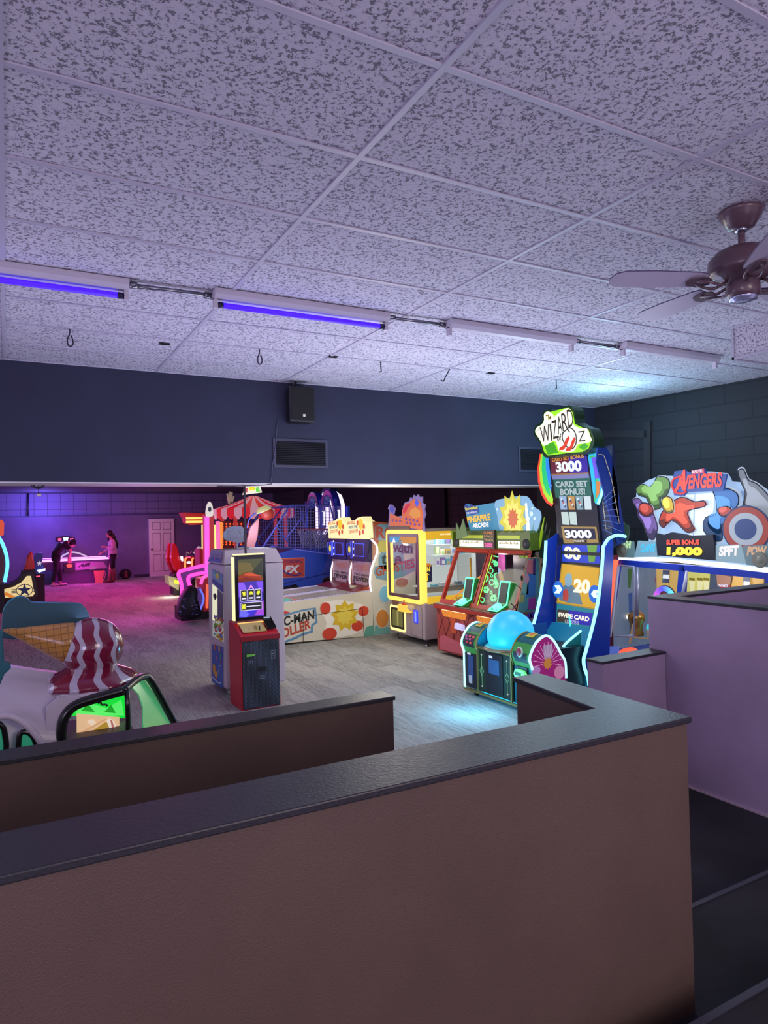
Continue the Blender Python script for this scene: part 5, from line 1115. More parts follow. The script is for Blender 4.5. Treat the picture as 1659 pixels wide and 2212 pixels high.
for cx_, cy_, s in ((1206, 1273, 1), (1285, 1283, -1)):
    m = MB(); q = SF.off(.06); c = q.p(cx_, cy_); m.disc(q, c, .075, .09, C('#1f6ad0', e=.8), .01, seg=20); q3 = q.off(.015)
    for k in (-1, 0, 1): m.tube([q3.p(cx_ - 3 * s + k * 4 * s, cy_ - 8), q3.p(cx_ + 3 * s + k * 4 * s, cy_), q3.p(cx_ - 3 * s + k * 4 * s, cy_ + 8)], .008, C('#d8fbff', e=1.5), seg=5)
    m.build('arrow_light', tw)
# rainbow fins
m = MB(); W1 = SF.off(.03)
def fin(c, P, o, e=1.0): m.prism(W1.off(o).P(*P), SF.n * -.006, C(c, e=e))
fin('#e0402c', (1166, 980, 1161, 1010, 1162, 1040, 1169, 1068, 1180, 1086, 1191, 1094, 1195, 1088, 1185, 1060, 1180, 1020, 1176, 982), 0); fin('#9ad02c', (1169, 980, 1165, 1010, 1167, 1040, 1174, 1065, 1184, 1082, 1193, 1090, 1194, 1078, 1186, 1050, 1183, 1018, 1178, 982), .006)
fin('#1fb86c', (1172, 982, 1170, 1012, 1173, 1042, 1180, 1062, 1188, 1072, 1186, 1048, 1183, 1018, 1180, 984), .012); fin('#2c7cff', (1179, 988, 1179, 1012, 1184, 1042, 1190, 1062, 1190, 1048, 1187, 1018, 1184, 990), .018); m.build('rainbow_fin', tw)
m = MB(); fin('#35c8f0', (1270, 968, 1282, 963, 1292, 980, 1301, 1010, 1304, 1040, 1299, 1070, 1291, 1091, 1285, 1086, 1280, 1060, 1276, 1020), 0, .7); fin('#3cbc54', (1274, 985, 1284, 984, 1292, 1040, 1291, 1070, 1284, 1084, 1279, 1050), .006, .8); fin('#6a4ce0', (1278, 988, 1290, 987, 1296, 1010, 1298, 1032, 1283, 1034, 1280, 1010), .012, .9); fin('#c87a3c', (1288, 1040, 1297, 1040, 1294, 1066, 1288, 1076), .012, .8); fin('#28a8f8', (1270, 986, 1277, 990, 1283, 1020, 1286, 1050, 1284, 1078, 1279, 1050, 1274, 1010), .018, 1)
m.tube(smooth([W1.off(.02).p(*p) for p in ((1279, 964), (1291, 977), (1300, 1003), (1303.5, 1035), (1300, 1065), (1292, 1089))], 4), .014, CYN, seg=6); m.build('rainbow_fin', tw)
# title sign
m = MB(); SG = PL((5.24, 5.4, 2.6), (-1, 0, -.12)); HOT = C('#f2ffc0', e=1.7); YG2 = C('#8edc1c', e=1.0)
m.prism(smooth(SG.P(1153, 938, 1157, 920, 1170, 910, 1174, 890, 1190, 884, 1196, 893, 1204, 886, 1228, 875, 1240, 886, 1244, 912, 1262, 922, 1274, 926, 1283, 946, 1283, 958, 1276, 972, 1262, 980, 1225, 982, 1182, 989, 1172, 980, 1166, 958), 3, True), (.14, 0, 0), C('#0e3a14', e=.15)); m.build('sign_box', tw)
m = MB(); q = SG.off(.004); m.prism(q.P(1168, 952, 1176, 912, 1190, 890, 1228, 880, 1238, 892, 1242, 916, 1272, 930, 1278, 950, 1272, 968, 1258, 976, 1224, 979, 1184, 984, 1176, 976), (-.004, 0, 0), YG2)
m.prism(q.off(.004).P(1176, 962, 1196, 955, 1206, 978, 1184, 982), (-.004, 0, 0), C('#3c9c14', e=.8)); m.prism(q.off(.004).P(1250, 966, 1262, 956, 1272, 964, 1262, 973), (-.004, 0, 0), C('#3c9c14', e=.8)); m.build('sign_field', tw)
m = MB(); q = SG.off(.012)
m.prism(smooth(q.P(1157, 934, 1160, 924, 1170, 918, 1176, 908, 1176, 895, 1184, 889, 1195, 896, 1196, 904, 1204, 895, 1226, 882, 1236, 892, 1238, 915, 1250, 924, 1268, 926, 1274, 940, 1278, 952, 1262, 958, 1248, 960, 1240, 974, 1224, 976, 1208, 973, 1204, 960, 1196, 952, 1176, 963, 1166, 948), 3, True), (-.005, 0, 0), HOT)
m.prism(smooth(q.off(.006).P(1162, 934, 1166, 926, 1178, 920, 1198, 906, 1226, 888, 1232, 895, 1234, 916, 1250, 930, 1264, 932, 1270, 950, 1246, 954, 1236, 968, 1214, 970, 1206, 955, 1192, 946, 1178, 956), 3, True), (-.004, 0, 0), C('#e6e2d2', e=.95)); m.build('glowing_outline', tw)
m = MB(); q = SG.off(.020); K = C('#2c1c10', r=.5)
letters(m, 'The', q, (1181, 908), (1193, 906), (1181, 896), C('#7a4a10', r=.5), off=.014, bold=.05)
def seg(L_, w_=.006):
    for P_ in L_: m.tube([q.p(P_[i], P_[i + 1]) for i in range(0, len(P_), 2)], w_, K, seg=4)
# tall thin rising lettering of the title, letter by letter
for ch, a, b_, c_, d_ in (('W', 1166, 1186, 959, 923), ('I', 1187, 1190, 953, 916), ('Z', 1191, 1202, 949, 910), ('A', 1202, 1212, 939, 900), ('R', 1212, 1224, 932, 894), ('D', 1224, 1236, 924, 886)):
    letters(m, ch, q, (a + 4, c_), (b_ + 4, c_ - (b_ - a) * .3), (a, d_), K, off=.002, bold=.0)
letters(m, 'of', q, (1204, 953), (1213, 951), (1204, 938), K, off=.004, bold=.02); letters(m, 'Z', q, (1250, 955), (1265, 953), (1249, 932), K, off=.002, bold=0)
m.tube(smooth([q.p(*p) for p in ((1228, 926), (1217, 935), (1216, 950), (1228, 968), (1238, 968), (1245, 955), (1244, 938), (1236, 926), (1226, 925), (1231, 934))], 4), .008, K, seg=5); seg([(1161, 944, 1160, 932, 1166, 924, 1172, 934)], .005)
m.build('title_lettering', tw)
m = MB(); SH = C('#d8341c', e=.7)
for dx, dy in ((0, 0), (14, 2)): m.prism(q.off(.008).P(1228 + dx * .9, 942 + dy, 1231 + dx * .9, 946 + dy, 1224 + dx, 962 + dy, 1218 + dx, 972 + dy, 1208 + dx, 973 + dy, 1209 + dx, 967 + dy, 1218 + dx, 962 + dy, 1222 + dx, 950 + dy), (-.004, 0, 0), SH)
m.build('red_shoes', tw)
# --- front unit with two rounded consoles
FX = PX(4.09); yR_, yL_ = 4.74, 5.77
m = MB(); m.box(4.10, 4.98, 4.99, 5.54, .07, .50, DKG); m.box(4.98, 5.06, 4.97, 5.75, .05, .45, C('#2484a0', e=.15)); m.build('centre_cabinet', tw)
m = MB()
yc0, yc1 = 5.01, 5.53
m.box(4.086, 4.10, yc0, yc1, .08, .50, C('#1c3a30', e=.10)); m.box(4.078, 4.088, yc0 + .13, yc1 - .13, .10, .48, C('#0c1018')); m.box(4.076, 4.080, yc0 + .18, yc1 - .18, .28, .42, C('#2c5a90', e=.4)); m.box(4.075, 4.079, yc0 + .28, yc0 + .33, .43, .455, C('#e8e8f4', e=.5))
FG = C('#8ac08c', e=.35)
for y_ in (yc0 + .065, yc1 - .065):
    m.tube([V((4.08, y_, .13)), V((4.08, y_, .44))], .003, FG, seg=4); m.tube([V((4.08, y_ - .03, .28)), V((4.08, y_, .33)), V((4.08, y_ + .03, .28)), V((4.08, y_, .23))], .003, FG, closed=True, seg=4)
    for z_ in (.13, .44): m.ball((4.08, y_, z_), .008, C('#e0e0d0', e=.4), seg=8, rings=6)
m.build('centre_front', tw)
m = MB(); 
for y_ in (yc0, yc1): m.box(4.07, 4.09, y_ - .008, y_ + .008, .06, .53, GOLD)
m.box(4.068, 4.095, yR_ + .05, yL_, .045, .065, GOLD); m.box(4.06, 4.12, yc0, yc1, .50, .515, GOLD); m.build('gold_trim', tw)
m = MB(); m.lathe((4.27, 5.28, .50), [(0, 0), (.235, 0), (.245, .01), (.245, .02), (.235, .03), (0, .03)], C('#8a6a50', r=.3), seg=36); m.lathe((4.27, 5.28, .53), [(.225, 0), (.22, .012), (.15, .02), (0, .02)], C('#3cc8d8', e=.6), seg=36); m.build('ball_stand', tw)
bg, nt, b = newmat('glowing_blue_ball')
lw = nt.nodes.new('ShaderNodeNewGeometry'); sp_ = nt.nodes.new('ShaderNodeSeparateXYZ'); nt.links.new(lw.outputs['Position'], sp_.inputs[0])
mr = nt.nodes.new('ShaderNodeMapRange'); nt.links.new(sp_.outputs[2], mr.inputs[0]); mr.inputs[1].default_value = .45; mr.inputs[2].default_value = .85
rr = ramp(nt, mr.outputs[0], [(0, lin('#08d0f0')), (1, lin('#32a8ec'))]); nt.links.new(rr.outputs[0], b.inputs['Emission Color']); b.inputs['Emission Strength'].default_value = .92; b.inputs['Base Color'].default_value = (.02, .25, .4, 1); b.inputs['Roughness'].default_value = .35
m = MB(); m.ball((4.30, 5.28, .645), .232, bg, seg=40, rings=24); m.build('glowing_ball', tw)
m = MB(); m.box(4.20, 4.99, 5.52, 5.54, .50, .66, C('#1f5ab8', e=.25)); m.build('blue_guard', tw)
# console barrels: profile in X-Z extruded along Y
pink = ((1145, 1454), (1144, 1426), (1148, 1408), (1159, 1387), (1173, 1375), (1184.5, 1374), (1198, 1387), (1211.5, 1412), (1221, 1430), (1222.7, 1464))
PKY = PY(yR_); pr0 = smooth([PKY.p(*p) for p in pink], 3)
botX0, botX1 = pr0[0].x, pr0[-1].x
def con(y0, y1, name, dx=0):
    P_ = [V((4.10, y0, .065)), V((4.10, y0, .42))] + [V((p.x + dx, y0, p.z)) for p in pr0[3:]] + [V((botX1 + dx, y0, .065))]
    mm = MB(); mm.prism(P_, (0, y1 - y0, 0), TEAL, C('#17606c', r=.3)); return mm.build(name, tw, bevel=.004), P_
def outline(P_, y): return [V((p.x, y, p.z)) for p in P_]
o1, P1 = con(yR_, 4.99, 'console'); 
m = MB(); m.prism(outline(P1, yR_ - .004), (0, .003, 0), C('#b02484', e=.45)); c = PKY.p(1182, 1432)
q = PKY.off(.006)
for k in range(13):
    a = -.2 + k * .285; m.tube([c + V((math.cos(a) * .06, -.008, math.sin(a) * .06)), c + V((math.cos(a) * .17, -.008, math.sin(a) * .19))], .0022, C('#e8b8e0', e=.6), seg=4)
m.prism(q.P(1173, 1395, 1192, 1391, 1194, 1406, 1190, 1424, 1176, 1424), (0, -.002, 0), C('#b8a0c4', e=.5)); m.star(q.off(.003), q.off(.003).p(1183, 1433), .055, .04, 10, C('#c8843c', e=.6), .002); m.disc(q, q.p(1208, 1452), .06, .06, C('#e08cb8', e=.5), .002); m.disc(q, q.p(1158, 1448), .05, .035, C('#c88cd0', e=.5), .002)
m.build('side_artwork', tw)
m = MB(); m.tube([V((p.x - .004, yR_ - .004, p.z)) for p in P1[1:-1]], .012, C('#9ff0ff', e=2.0), seg=6); m.build('edge_light', tw)
m = MB(); m.tube([V((p.x - .004, 4.995, p.z)) for p in P1[1:-1]], .010, GOLD, seg=5); m.build('console_rim', tw)
o2, P2 = con(5.54, 5.77, 'console')
m = MB(); m.tube([V((p.x - .008, 5.775, p.z)) for p in P2[:-4]], .012, C('#9ff0ff', e=2.2), seg=6); m.build('edge_light', tw)
m = MB(); m.tube([V((p.x - .004, 5.535, p.z)) for p in P2[1:-1]], .010, GOLD, seg=5); m.build('console_rim', tw)
# console faces
m = MB(); g = PX(4.096)
m.box(4.09, 4.10, 5.55, 5.76, .08, .42, C('#0e1626')); m.box(4.084, 4.092, 5.62, 5.70, .17, .40, C('#2a4a86', e=.5)); m.box(4.082, 4.088, 5.64, 5.69, .12, .20, C('#a8b4cc', e=.5)); m.box(4.084, 4.09, 5.66, 5.71, .405, .425, C('#e8e8f4', e=.5)); m.build('console_front', tw)
def onb(y, t, o=.006):   # point on the barrel front curve, t 0..1 from the lower front to the crest
    C_ = [V((4.10, 0, .42))] + pr0[3:16]; k = t * (len(C_) - 1); i = min(int(k), len(C_) - 2); f_ = k - i; p = C_[i].lerp(C_[i + 1], f_); d = (C_[i + 1] - C_[i]).normalized(); n_ = V((-d.z, 0, d.x)); return V((p.x, y, p.z)) + n_ * o
def patch(c, y0, y1, t0, t1, o, n=6, taper=0):
    vs = []
    for i in range(n + 1):
        t = t0 + (t1 - t0) * i / n; s_ = taper * (i / n); vs += [onb(y0 + s_, t, o), onb(y1 - s_, t, o)]
    m.add(vs, [(2 * i, 2 * i + 1, 2 * i + 3, 2 * i + 2) for i in range(n)], c)
m = MB(); patch(C('#3ca04c', e=.35), 5.55, 5.765, 0, .45, .006); patch(C('#14183c', e=.3), 5.57, 5.75, .06, .40, .010)
for i, (y_, t_, c) in enumerate(((5.72, .32, '#b04a98'), (5.66, .33, '#c84a5c'), (5.60, .32, '#d8584c'), (5.70, .24, '#a84a90'), (5.64, .25, '#b8487c'), (5.68, .14, '#c83c38'), (5.62, .14, '#d8584c'))): patch(C(c, e=.6), y_ - .018, y_ + .018, t_ - .02, t_ + .035, .013, 2)
patch(C('#c8c84c', e=.5), 5.60, 5.70, .62, .85, .010, taper=.02); patch(C('#d87a48', e=.5), 5.63, 5.67, .66, .80, .013); m.build('console_print', tw)
m = MB(); patch(C('#3ca04c', e=.35), 4.755, 4.985, 0, .45, .006); patch(C('#123048', e=.3), 4.78, 4.96, .04, .22, .010); patch(C('#c8c84c', e=.5), 4.81, 4.92, .62, .85, .010, taper=.02); patch(C('#d87a48', e=.5), 4.84, 4.89, .66, .80, .013); m.build('console_print', tw)
m = MB(); c = onb(4.87, .22, .012); m.ball(c, .045, C('#c8d8c8', r=.3), seg=18, rings=8, sc=(.5, 1, 1.1)); m.ball(c + V((-.012, 0, .004)), .034, C('#8c3048', e=.5), seg=18, rings=8, sc=(.5, 1, 1.1)); m.build('push_button', tw)
m = MB(); m.box(4.088, 4.10, 4.80, 4.96, .08, .42, C('#0e1626')); m.build('console_front', tw)
m = MB(); m.prism([V((4.085, 4.80, .31)), V((4.085, 4.93, .31)), V((4.085, 4.95, .35)), V((4.085, 4.93, .395)), V((4.085, 4.83, .395)), V((4.085, 4.79, .36))], (-.03, 0, 0), C('#6cf88c', e=1.2)); m.box(4.048, 4.056, 4.85, 4.92, .345, .375, C('#1c5c34', e=.3)); m.build('card_reader', tw)
m = MB(); m.box(4.2, 4.9, 4.85, 5.65, .015, .02, C('#1fb8ff', e=2.0)); m.build('under_light', tw)
for y_ in (4.86, 5.62):
    m = MB(); m.lathe((4.13, y_ - .01, .028), [(0, 0), (.028, 0), (.028, .022), (0, .022)], BLK, axis=(0, 1, 0), seg=14); m.box(4.11, 4.15, y_ - .015, y_ + .015, .04, .068, METAL); m.build('castor', tw)

# ================================================================== BLUE COIN GAME AT THE RIGHT (faces left)
hv = thing('coin_pusher_game', 'blue-framed coin game with a wide cut-out topper, partly behind the violet half wall', 'arcade game', (6.0, 4.3, 0))
X = 5.62; F = PX(X); BF = C('#1f3fb4', r=.35); yL = 5.20; yR = 3.34
zt = F.p(1325, 1213).z
RF = C('#ff5a3c', e=1.8)
m = MB(); m.box(X + .02, X + 1.12, yR, yL + .05, .04, .30, C('#2a3a9c', r=.4)); m.box(X - .06, X + .5, yR, yL + .1, .30, .36, C('#3348c8', r=.3)); m.build('lower_cabinet', hv, bevel=.01)
# near side panel (towards the tall game): patterned blue with a red light edge
m = MB(); m.prism([V((X - .14, 5.25, .04)), V((X - .12, 5.25, .30)), V((X + .02, 5.25, zt + .06)), V((X + 1.15, 5.25, zt + .06)), V((X + 1.15, 5.25, .04))], (0, .03, 0), C('#8a1c38', r=.4)); m.build('side_panel', hv)
q = PX(X - .02); 
m = MB(); m.tube([q.p(1331, 1210), q.p(1322, 1280), q.p(1313, 1350), q.p(1306, 1424), q.p(1301, 1452)], .028, RF, seg=6); m.build('edge_light', hv)
m = MB(); q2 = PX(X - .03); m.prism(q2.P(1306, 1290, 1316, 1226, 1322, 1212, 1318, 1300, 1304, 1424, 1294, 1424, 1300, 1340), (.01, 0, 0), C('#a02c3c', e=.25)); m.prism(q2.off(.01).P(1297, 1378, 1310, 1362, 1306, 1420, 1294, 1424), (.005, 0, 0), C('#8c5a2c', e=.3)); m.tube(smooth([q2.off(.01).p(*p) for p in ((1307, 1243), (1311, 1243), (1311, 1256), (1315, 1258), (1316, 1246))], 3), .008, C('#e8a0b0', e=.6), seg=4); m.build('side_artwork', hv)
# frame
m = MB(); 
def bx(px0, py0, px1, py1, px2, py2, px3, py3, mm, dep=.06, o=0): m.prism(F.off(o).P(px0, py0, px1, py1, px2, py2, px3, py3), (dep, 0, 0), mm)
bx(1328, 1208, 1664, 1236, 1664, 1252, 1328, 1220, BF); bx(1467, 1220, 1478, 1222, 1474, 1290, 1461, 1288, BF); bx(1328, 1220, 1335, 1220, 1311, 1383, 1304, 1378, BF); bx(1652, 1240, 1690, 1240, 1700, 1420, 1652, 1420, BF, o=.002)
m.build('window_frame', hv)
m = MB(); m.tube(F.off(.012).P(1336, 1221, 1318, 1376, 1368, 1373), .016, C('#c4cce0', r=.3), seg=6); m.tube(F.off(.012).P(1336, 1221, 1369, 1224, 1371, 1240, 1369, 1373), .010, C('#b8c0d8', r=.3), seg=6); m.build('white_trim', hv); m = MB(); m.tube(F.off(.012).P(1378, 1225, 1376, 1330), .018, C('#a8b0c4', r=.3, m=.5), seg=6); m.tube(F.off(.012).P(1484, 1233, 1474, 1284), .014, C('#e8ecf4', r=.3), seg=6); m.build('white_trim', hv)
m = MB(); m.prism(F.off(-.01).P(1330, 1220, 1660, 1250, 1690, 1400, 1308, 1390), (.004, 0, 0), glass()); m.build('window_pane', hv)
m = MB(); m.box(X + .72, X + .74, yR, yL, .36, zt, C('#8a7450', e=.35)); m.build('rear_panel', hv)
m = MB(); m.box(X + .02, X + .72, yL, yL + .02, .36, zt, C('#7688a4', e=.42)); m.build('inner_side', hv)  # wall is no lamp; its emission lifts the dark cabinet interior
K = PX(X + .70); m = MB()
def kp(c, e, *a, o=0): m.prism(K.off(o).P(*a), (-.004, 0, 0), C(c, e=e))
kp('#d8b060', .7, 1378, 1218, 1468, 1226, 1462, 1300, 1376, 1300); kp('#d8a850', .75, 1586, 1238, 1650, 1246, 1650, 1276, 1576, 1286); kp('#4a8cb0', .5, 1378, 1300, 1450, 1308, 1450, 1370, 1378, 1370)
kp('#4a5a74', .4, 1532, 1228, 1560, 1232, 1552, 1286, 1526, 1290); kp('#c8c468', .8, 1484, 1232, 1534, 1236, 1532, 1274, 1482, 1280, o=.01)
for x in (1495, 1512, 1526): kp('#e0dca8', .8, x - 6, 1255, x + 6, 1256, x + 4, 1282, x - 4, 1282, o=.02); kp('#8a7a1c', .5, x - 6, 1248, x + 6, 1249, x + 6, 1254, x - 6, 1253, o=.02)
for a, b_ in ((1432, 1231), (1606, 1246)): kp('#5a6080', .4, a, b_, a + 15, b_ + 1, a + 14, b_ + 28, a - 1, b_ + 28, o=.02); kp('#e8eef8', .9, a + 1, b_ + 10, a + 14, b_ + 11, a + 13, b_ + 19, a, b_ + 18, o=.03)
kp('#6a8a34', .45, 1386, 1236, 1398, 1226, 1402, 1248, 1396, 1272, 1402, 1280, 1390, 1272, o=.01)
for x0_, y0_ in ((1394, 1246), (1555, 1262)): kp('#a02c30', .6, x0_, y0_, x0_ + 24, y0_ + 2, x0_ + 23, y0_ + 14, x0_ + 1, y0_ + 12, o=.02); letters(m, 'TICKETS', K, (x0_ + 1, y0_ + 5), (x0_ + 22, y0_ + 6), (x0_ + 1, y0_), C('#d8e4ff', e=1), off=.03, bold=.03)
kp('#b8846c', .5, 1548, 1240, 1580, 1246, 1576, 1270, 1550, 1266, o=.01)
m.build('rear_artwork', hv)
IS = PX(X + .25); m = MB()
for c, P_ in (('#35502c', (1342, 1228, 1366, 1228, 1362, 1272, 1350, 1262)), ('#2c3e6c', (1334, 1288, 1366, 1280, 1366, 1372, 1330, 1366)), ('#4c6c48', (1336, 1286, 1346, 1282, 1358, 1296, 1356, 1326, 1340, 1318)), ('#3a2a34', (1322, 1316, 1334, 1312, 1334, 1366, 1320, 1362))): m.prism(IS.P(*P_), (-.004, 0, 0), C(c, e=1.1))  # scenery brightened by emission in its colours
m.build('side_scenery', hv)
# rainbow ring, playfield pieces
m = MB(); RG = PX(X + .42); c = RG.p(1437, 1299)
for k in range(30):
    a = 2 * PI * k / 30 + .2; import colorsys
    h_ = (.86 - k / 30 * .95) % 1; rgb = colorsys.hsv_to_rgb(h_, .62, 1); hx = '#%02x%02x%02x' % tuple(int(x * 255) for x in rgb)
    m.ball(c + V((-.01, math.cos(a) * .115, math.sin(a) * .135)), .028, C(hx, e=.95), seg=8, rings=6)
m.build('rainbow_ring', hv)
m = MB(); m.disc(RG, c + V((.01, 0, 0)), .15, .17, C('#6a4038', e=.3), .006); m.disc(RG, c + V((0, 0, 0)), .075, .09, C('#a84438', e=.5), .006, seg=10); m.build('wheel', hv)
m = MB(); g0 = PX(X + .25).p(1375, 1352); m.lathe(g0 + V((0, 0, -.10)), [(.07, 0), (.075, .02), (.06, .06), (.065, .12), (.09, .17), (.085, .22), (.04, .26), (0, .27)], C('#b8904c', r=.25, m=.7), seg=20)
for k in range(4): m.ball(g0 + V((-.06, -.05 + k * .035, .10 + .02 * (k % 2))), .016, C('#c8b08c', e=.4), seg=8, rings=6)
m.ball(g0 + V((-.03, .07, .09)), .03, C('#fff0d8', e=2.2), seg=10, rings=8); m.build('gold_cup', hv)
m = MB(); s0 = PX(X + .10); m.tube(s0.P(1368, 1348, 1360, 1390), .012, C('#c8a878', e=.3), seg=6); m.tube(s0.P(1366, 1376, 1400, 1380, 1400, 1360), .008, C('#c8a878', e=.3), seg=6); m.build('lever', hv)
m = MB(); m.prism([V((X + .05, 4.0, .37)), V((X + .05, 4.9, .37)), V((X + .6, 4.9, .45)), V((X + .6, 4.0, .45))], (0, 0, .02), C('#5a5c54', r=.6)); m.build('coin_bed', hv)
m = MB(); m.lathe(PX(X + .2).p(1420, 1372), [(0, -.04), (.05, -.02), (.05, .0), (.045, .01), (.05, .02), (.05, .04), (0, .05)], C('#8ac83c', e=.5), seg=14); m.build('green_spring', hv)
m = MB(); m.tube(smooth(PX(X + .15).P(1436, 1342, 1432, 1360, 1440, 1376, 1434, 1396), 4), .022, C('#7a1c3c', r=.4), seg=7); m.build('red_figure_post', hv)
m = MB(); m.lathe(PX(X + .3).p(1407, 1350) + V((0, 0, -.05)), [(.05, 0), (.05, .03), (.035, .06), (0, .07)], C('#3cc8d8', e=.9), seg=14); m.build('cyan_dome', hv)
m = MB(); m.lathe(PX(X - .02).p(1357, 1405) + V((0, 0, -.02)), [(.10, 0), (.09, .015), (.05, .03), (0, .035)], C('#ff5c3c', e=1.1), axis=(-.3, 0, 1), seg=22); m.build('red_button', hv)
m = MB(); m.prism(PX(X - .065).P(1312, 1396, 1336, 1396, 1336, 1440, 1310, 1440), (.01, 0, 0), C('#6a84e8', e=.5)); m.build('card_panel', hv)
glow('glow_in_coin_game', (X + .35, 4.3, 1.12), 5, (1.0, .95, .9), .05)
# light shelf and topper
T = PX(X + .10)
m = MB(); m.prism(F.P(1336, 1202, 1456, 1208, 1456, 1214, 1336, 1209), (.25, 0, 0), C('#f4fbff', e=1.8)); m.build('light_bar', hv)
m = MB(); m.prism(F.P(1458, 1209, 1662, 1232, 1662, 1238, 1458, 1214), (.25, 0, 0), C('#f4fbff', e=1.8)); m.build('light_bar', hv)
m = MB(); m.prism(smooth(T.P(1398, 1186, 1402, 1140, 1374, 1082, 1383, 1048, 1420, 1030, 1450, 1028, 1470, 1030, 1500, 1018, 1570, 1022, 1580, 1040, 1640, 1046, 1672, 1080, 1700, 1150, 1690, 1225, 1560, 1215, 1400, 1202), 2, True), (.015, 0, 0), C('#a8c8ec', e=.75)); m.build('topper_board', hv)
m = MB(); o = .02
def tp(c, e, *a, o=.006): m.prism(T.off(o).P(*a), (-.004, 0, 0), C(c, e=e))
tp('#dcecff', .95, 1470, 1070, 1545, 1064, 1535, 1160, 1490, 1160); tp('#8cb0e0', .6, 1500, 1066, 1503, 1066, 1500, 1160, 1497, 1160); tp('#88a8d0', .6, 1600, 1060, 1650, 1070, 1670, 1180, 1640, 1190)
m.build('topper_backdrop', hv)
# plain coloured stand-in shapes where the topper carries its comic figures
def piece(c, e, P_, o=.03, name='topper_cutout'):
    mm = MB(); S_ = smooth(T.off(o).P(*P_), 3, True); ce = sum(S_, V((0, 0, 0))) / len(S_)
    mm.prism([ce + (p - ce) * 1.07 + V((.012, 0, 0)) for p in S_], (.01, 0, 0), C('#c8d8e8', e=.6)); mm.prism(S_, (.012, 0, 0), C(c, e=e)); mm.tube([p + V((-.001, 0, 0)) for p in S_], .005, C('#1c2038', r=.5), closed=True, seg=4)
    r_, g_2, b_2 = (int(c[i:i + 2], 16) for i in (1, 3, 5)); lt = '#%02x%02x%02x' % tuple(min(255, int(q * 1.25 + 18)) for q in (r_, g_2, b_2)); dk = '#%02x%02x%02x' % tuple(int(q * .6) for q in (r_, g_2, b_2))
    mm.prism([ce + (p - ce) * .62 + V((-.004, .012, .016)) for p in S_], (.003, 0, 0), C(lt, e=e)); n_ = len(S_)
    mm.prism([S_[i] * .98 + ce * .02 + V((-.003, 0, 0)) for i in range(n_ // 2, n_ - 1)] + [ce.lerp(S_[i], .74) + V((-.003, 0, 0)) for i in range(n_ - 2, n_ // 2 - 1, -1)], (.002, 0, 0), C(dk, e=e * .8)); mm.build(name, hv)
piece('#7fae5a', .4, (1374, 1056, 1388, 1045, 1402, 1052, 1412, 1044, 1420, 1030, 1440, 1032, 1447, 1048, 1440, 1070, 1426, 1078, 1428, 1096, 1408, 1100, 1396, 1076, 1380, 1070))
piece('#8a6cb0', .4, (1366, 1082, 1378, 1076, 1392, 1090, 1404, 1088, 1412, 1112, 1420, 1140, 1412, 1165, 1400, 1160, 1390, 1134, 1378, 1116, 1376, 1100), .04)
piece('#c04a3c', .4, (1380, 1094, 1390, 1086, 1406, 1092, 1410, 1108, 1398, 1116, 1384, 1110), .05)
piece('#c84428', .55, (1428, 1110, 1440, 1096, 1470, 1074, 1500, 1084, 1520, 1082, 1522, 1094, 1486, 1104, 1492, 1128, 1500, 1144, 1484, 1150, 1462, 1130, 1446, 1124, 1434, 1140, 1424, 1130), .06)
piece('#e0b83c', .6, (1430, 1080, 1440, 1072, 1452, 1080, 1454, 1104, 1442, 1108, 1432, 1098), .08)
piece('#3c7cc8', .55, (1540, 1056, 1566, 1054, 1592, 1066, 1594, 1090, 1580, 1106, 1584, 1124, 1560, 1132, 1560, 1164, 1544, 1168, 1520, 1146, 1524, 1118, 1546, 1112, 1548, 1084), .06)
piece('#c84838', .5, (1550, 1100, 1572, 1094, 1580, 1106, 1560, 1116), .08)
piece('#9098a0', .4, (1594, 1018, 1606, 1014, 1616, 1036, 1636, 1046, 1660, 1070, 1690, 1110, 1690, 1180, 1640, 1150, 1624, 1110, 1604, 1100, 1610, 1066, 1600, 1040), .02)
# round target disc
m = MB(); q = T.off(.10); c = q.p(1612, 1143)
for r_, cc, k in ((.225, '#2c3c70', 0), (.21, '#b84a3c', 1), (.155, '#c0ccd8', 2), (.10, '#34508c', 3)): m.disc(q.off(.004 * k), c + V((-.004 * k, 0, 0)), r_ * 1.0, r_ * .92, C(cc, e=.45), .004, seg=36)
m.build('target_disc', hv)
# logo
m = MB(); q = T.off(.10)
m.prism(q.P(1450, 1048, 1457, 1018, 1478, 1015, 1494, 1023, 1494, 1016, 1522, 1012, 1524, 1022, 1570, 1024, 1562, 1060, 1484, 1063, 1476, 1072, 1456, 1070), (.02, 0, 0), C('#2c4c9c', e=.6)); q = q.off(.003)
letters(m, 'AVENGERS', q, (1462, 1059), (1560, 1052), (1462, 1028), C('#e8442c', e=.95), off=.004, bold=.04, shear=.1); letters(m, 'A', q, (1456, 1066), (1482, 1059), (1466, 1018), C('#e8442c', e=.95), off=.006, bold=.03)
m.prism(q.P(1494, 1016, 1521, 1012, 1522, 1022, 1495, 1025), (-.004, 0, 0), C('#c83850', e=.7)); letters(m, 'MARVEL', q, (1496, 1023), (1520, 1020), (1496, 1016), C('#e8e0f0', e=.8), off=.008, bold=.02)
m.tube(smooth([q.off(.004).p(*p) for p in ((1474, 1028), (1456, 1034), (1451, 1048), (1460, 1064), (1474, 1066), (1482, 1060))], 4), .010, C('#d83c38', e=.8), seg=5); m.build('title_lettering', hv)
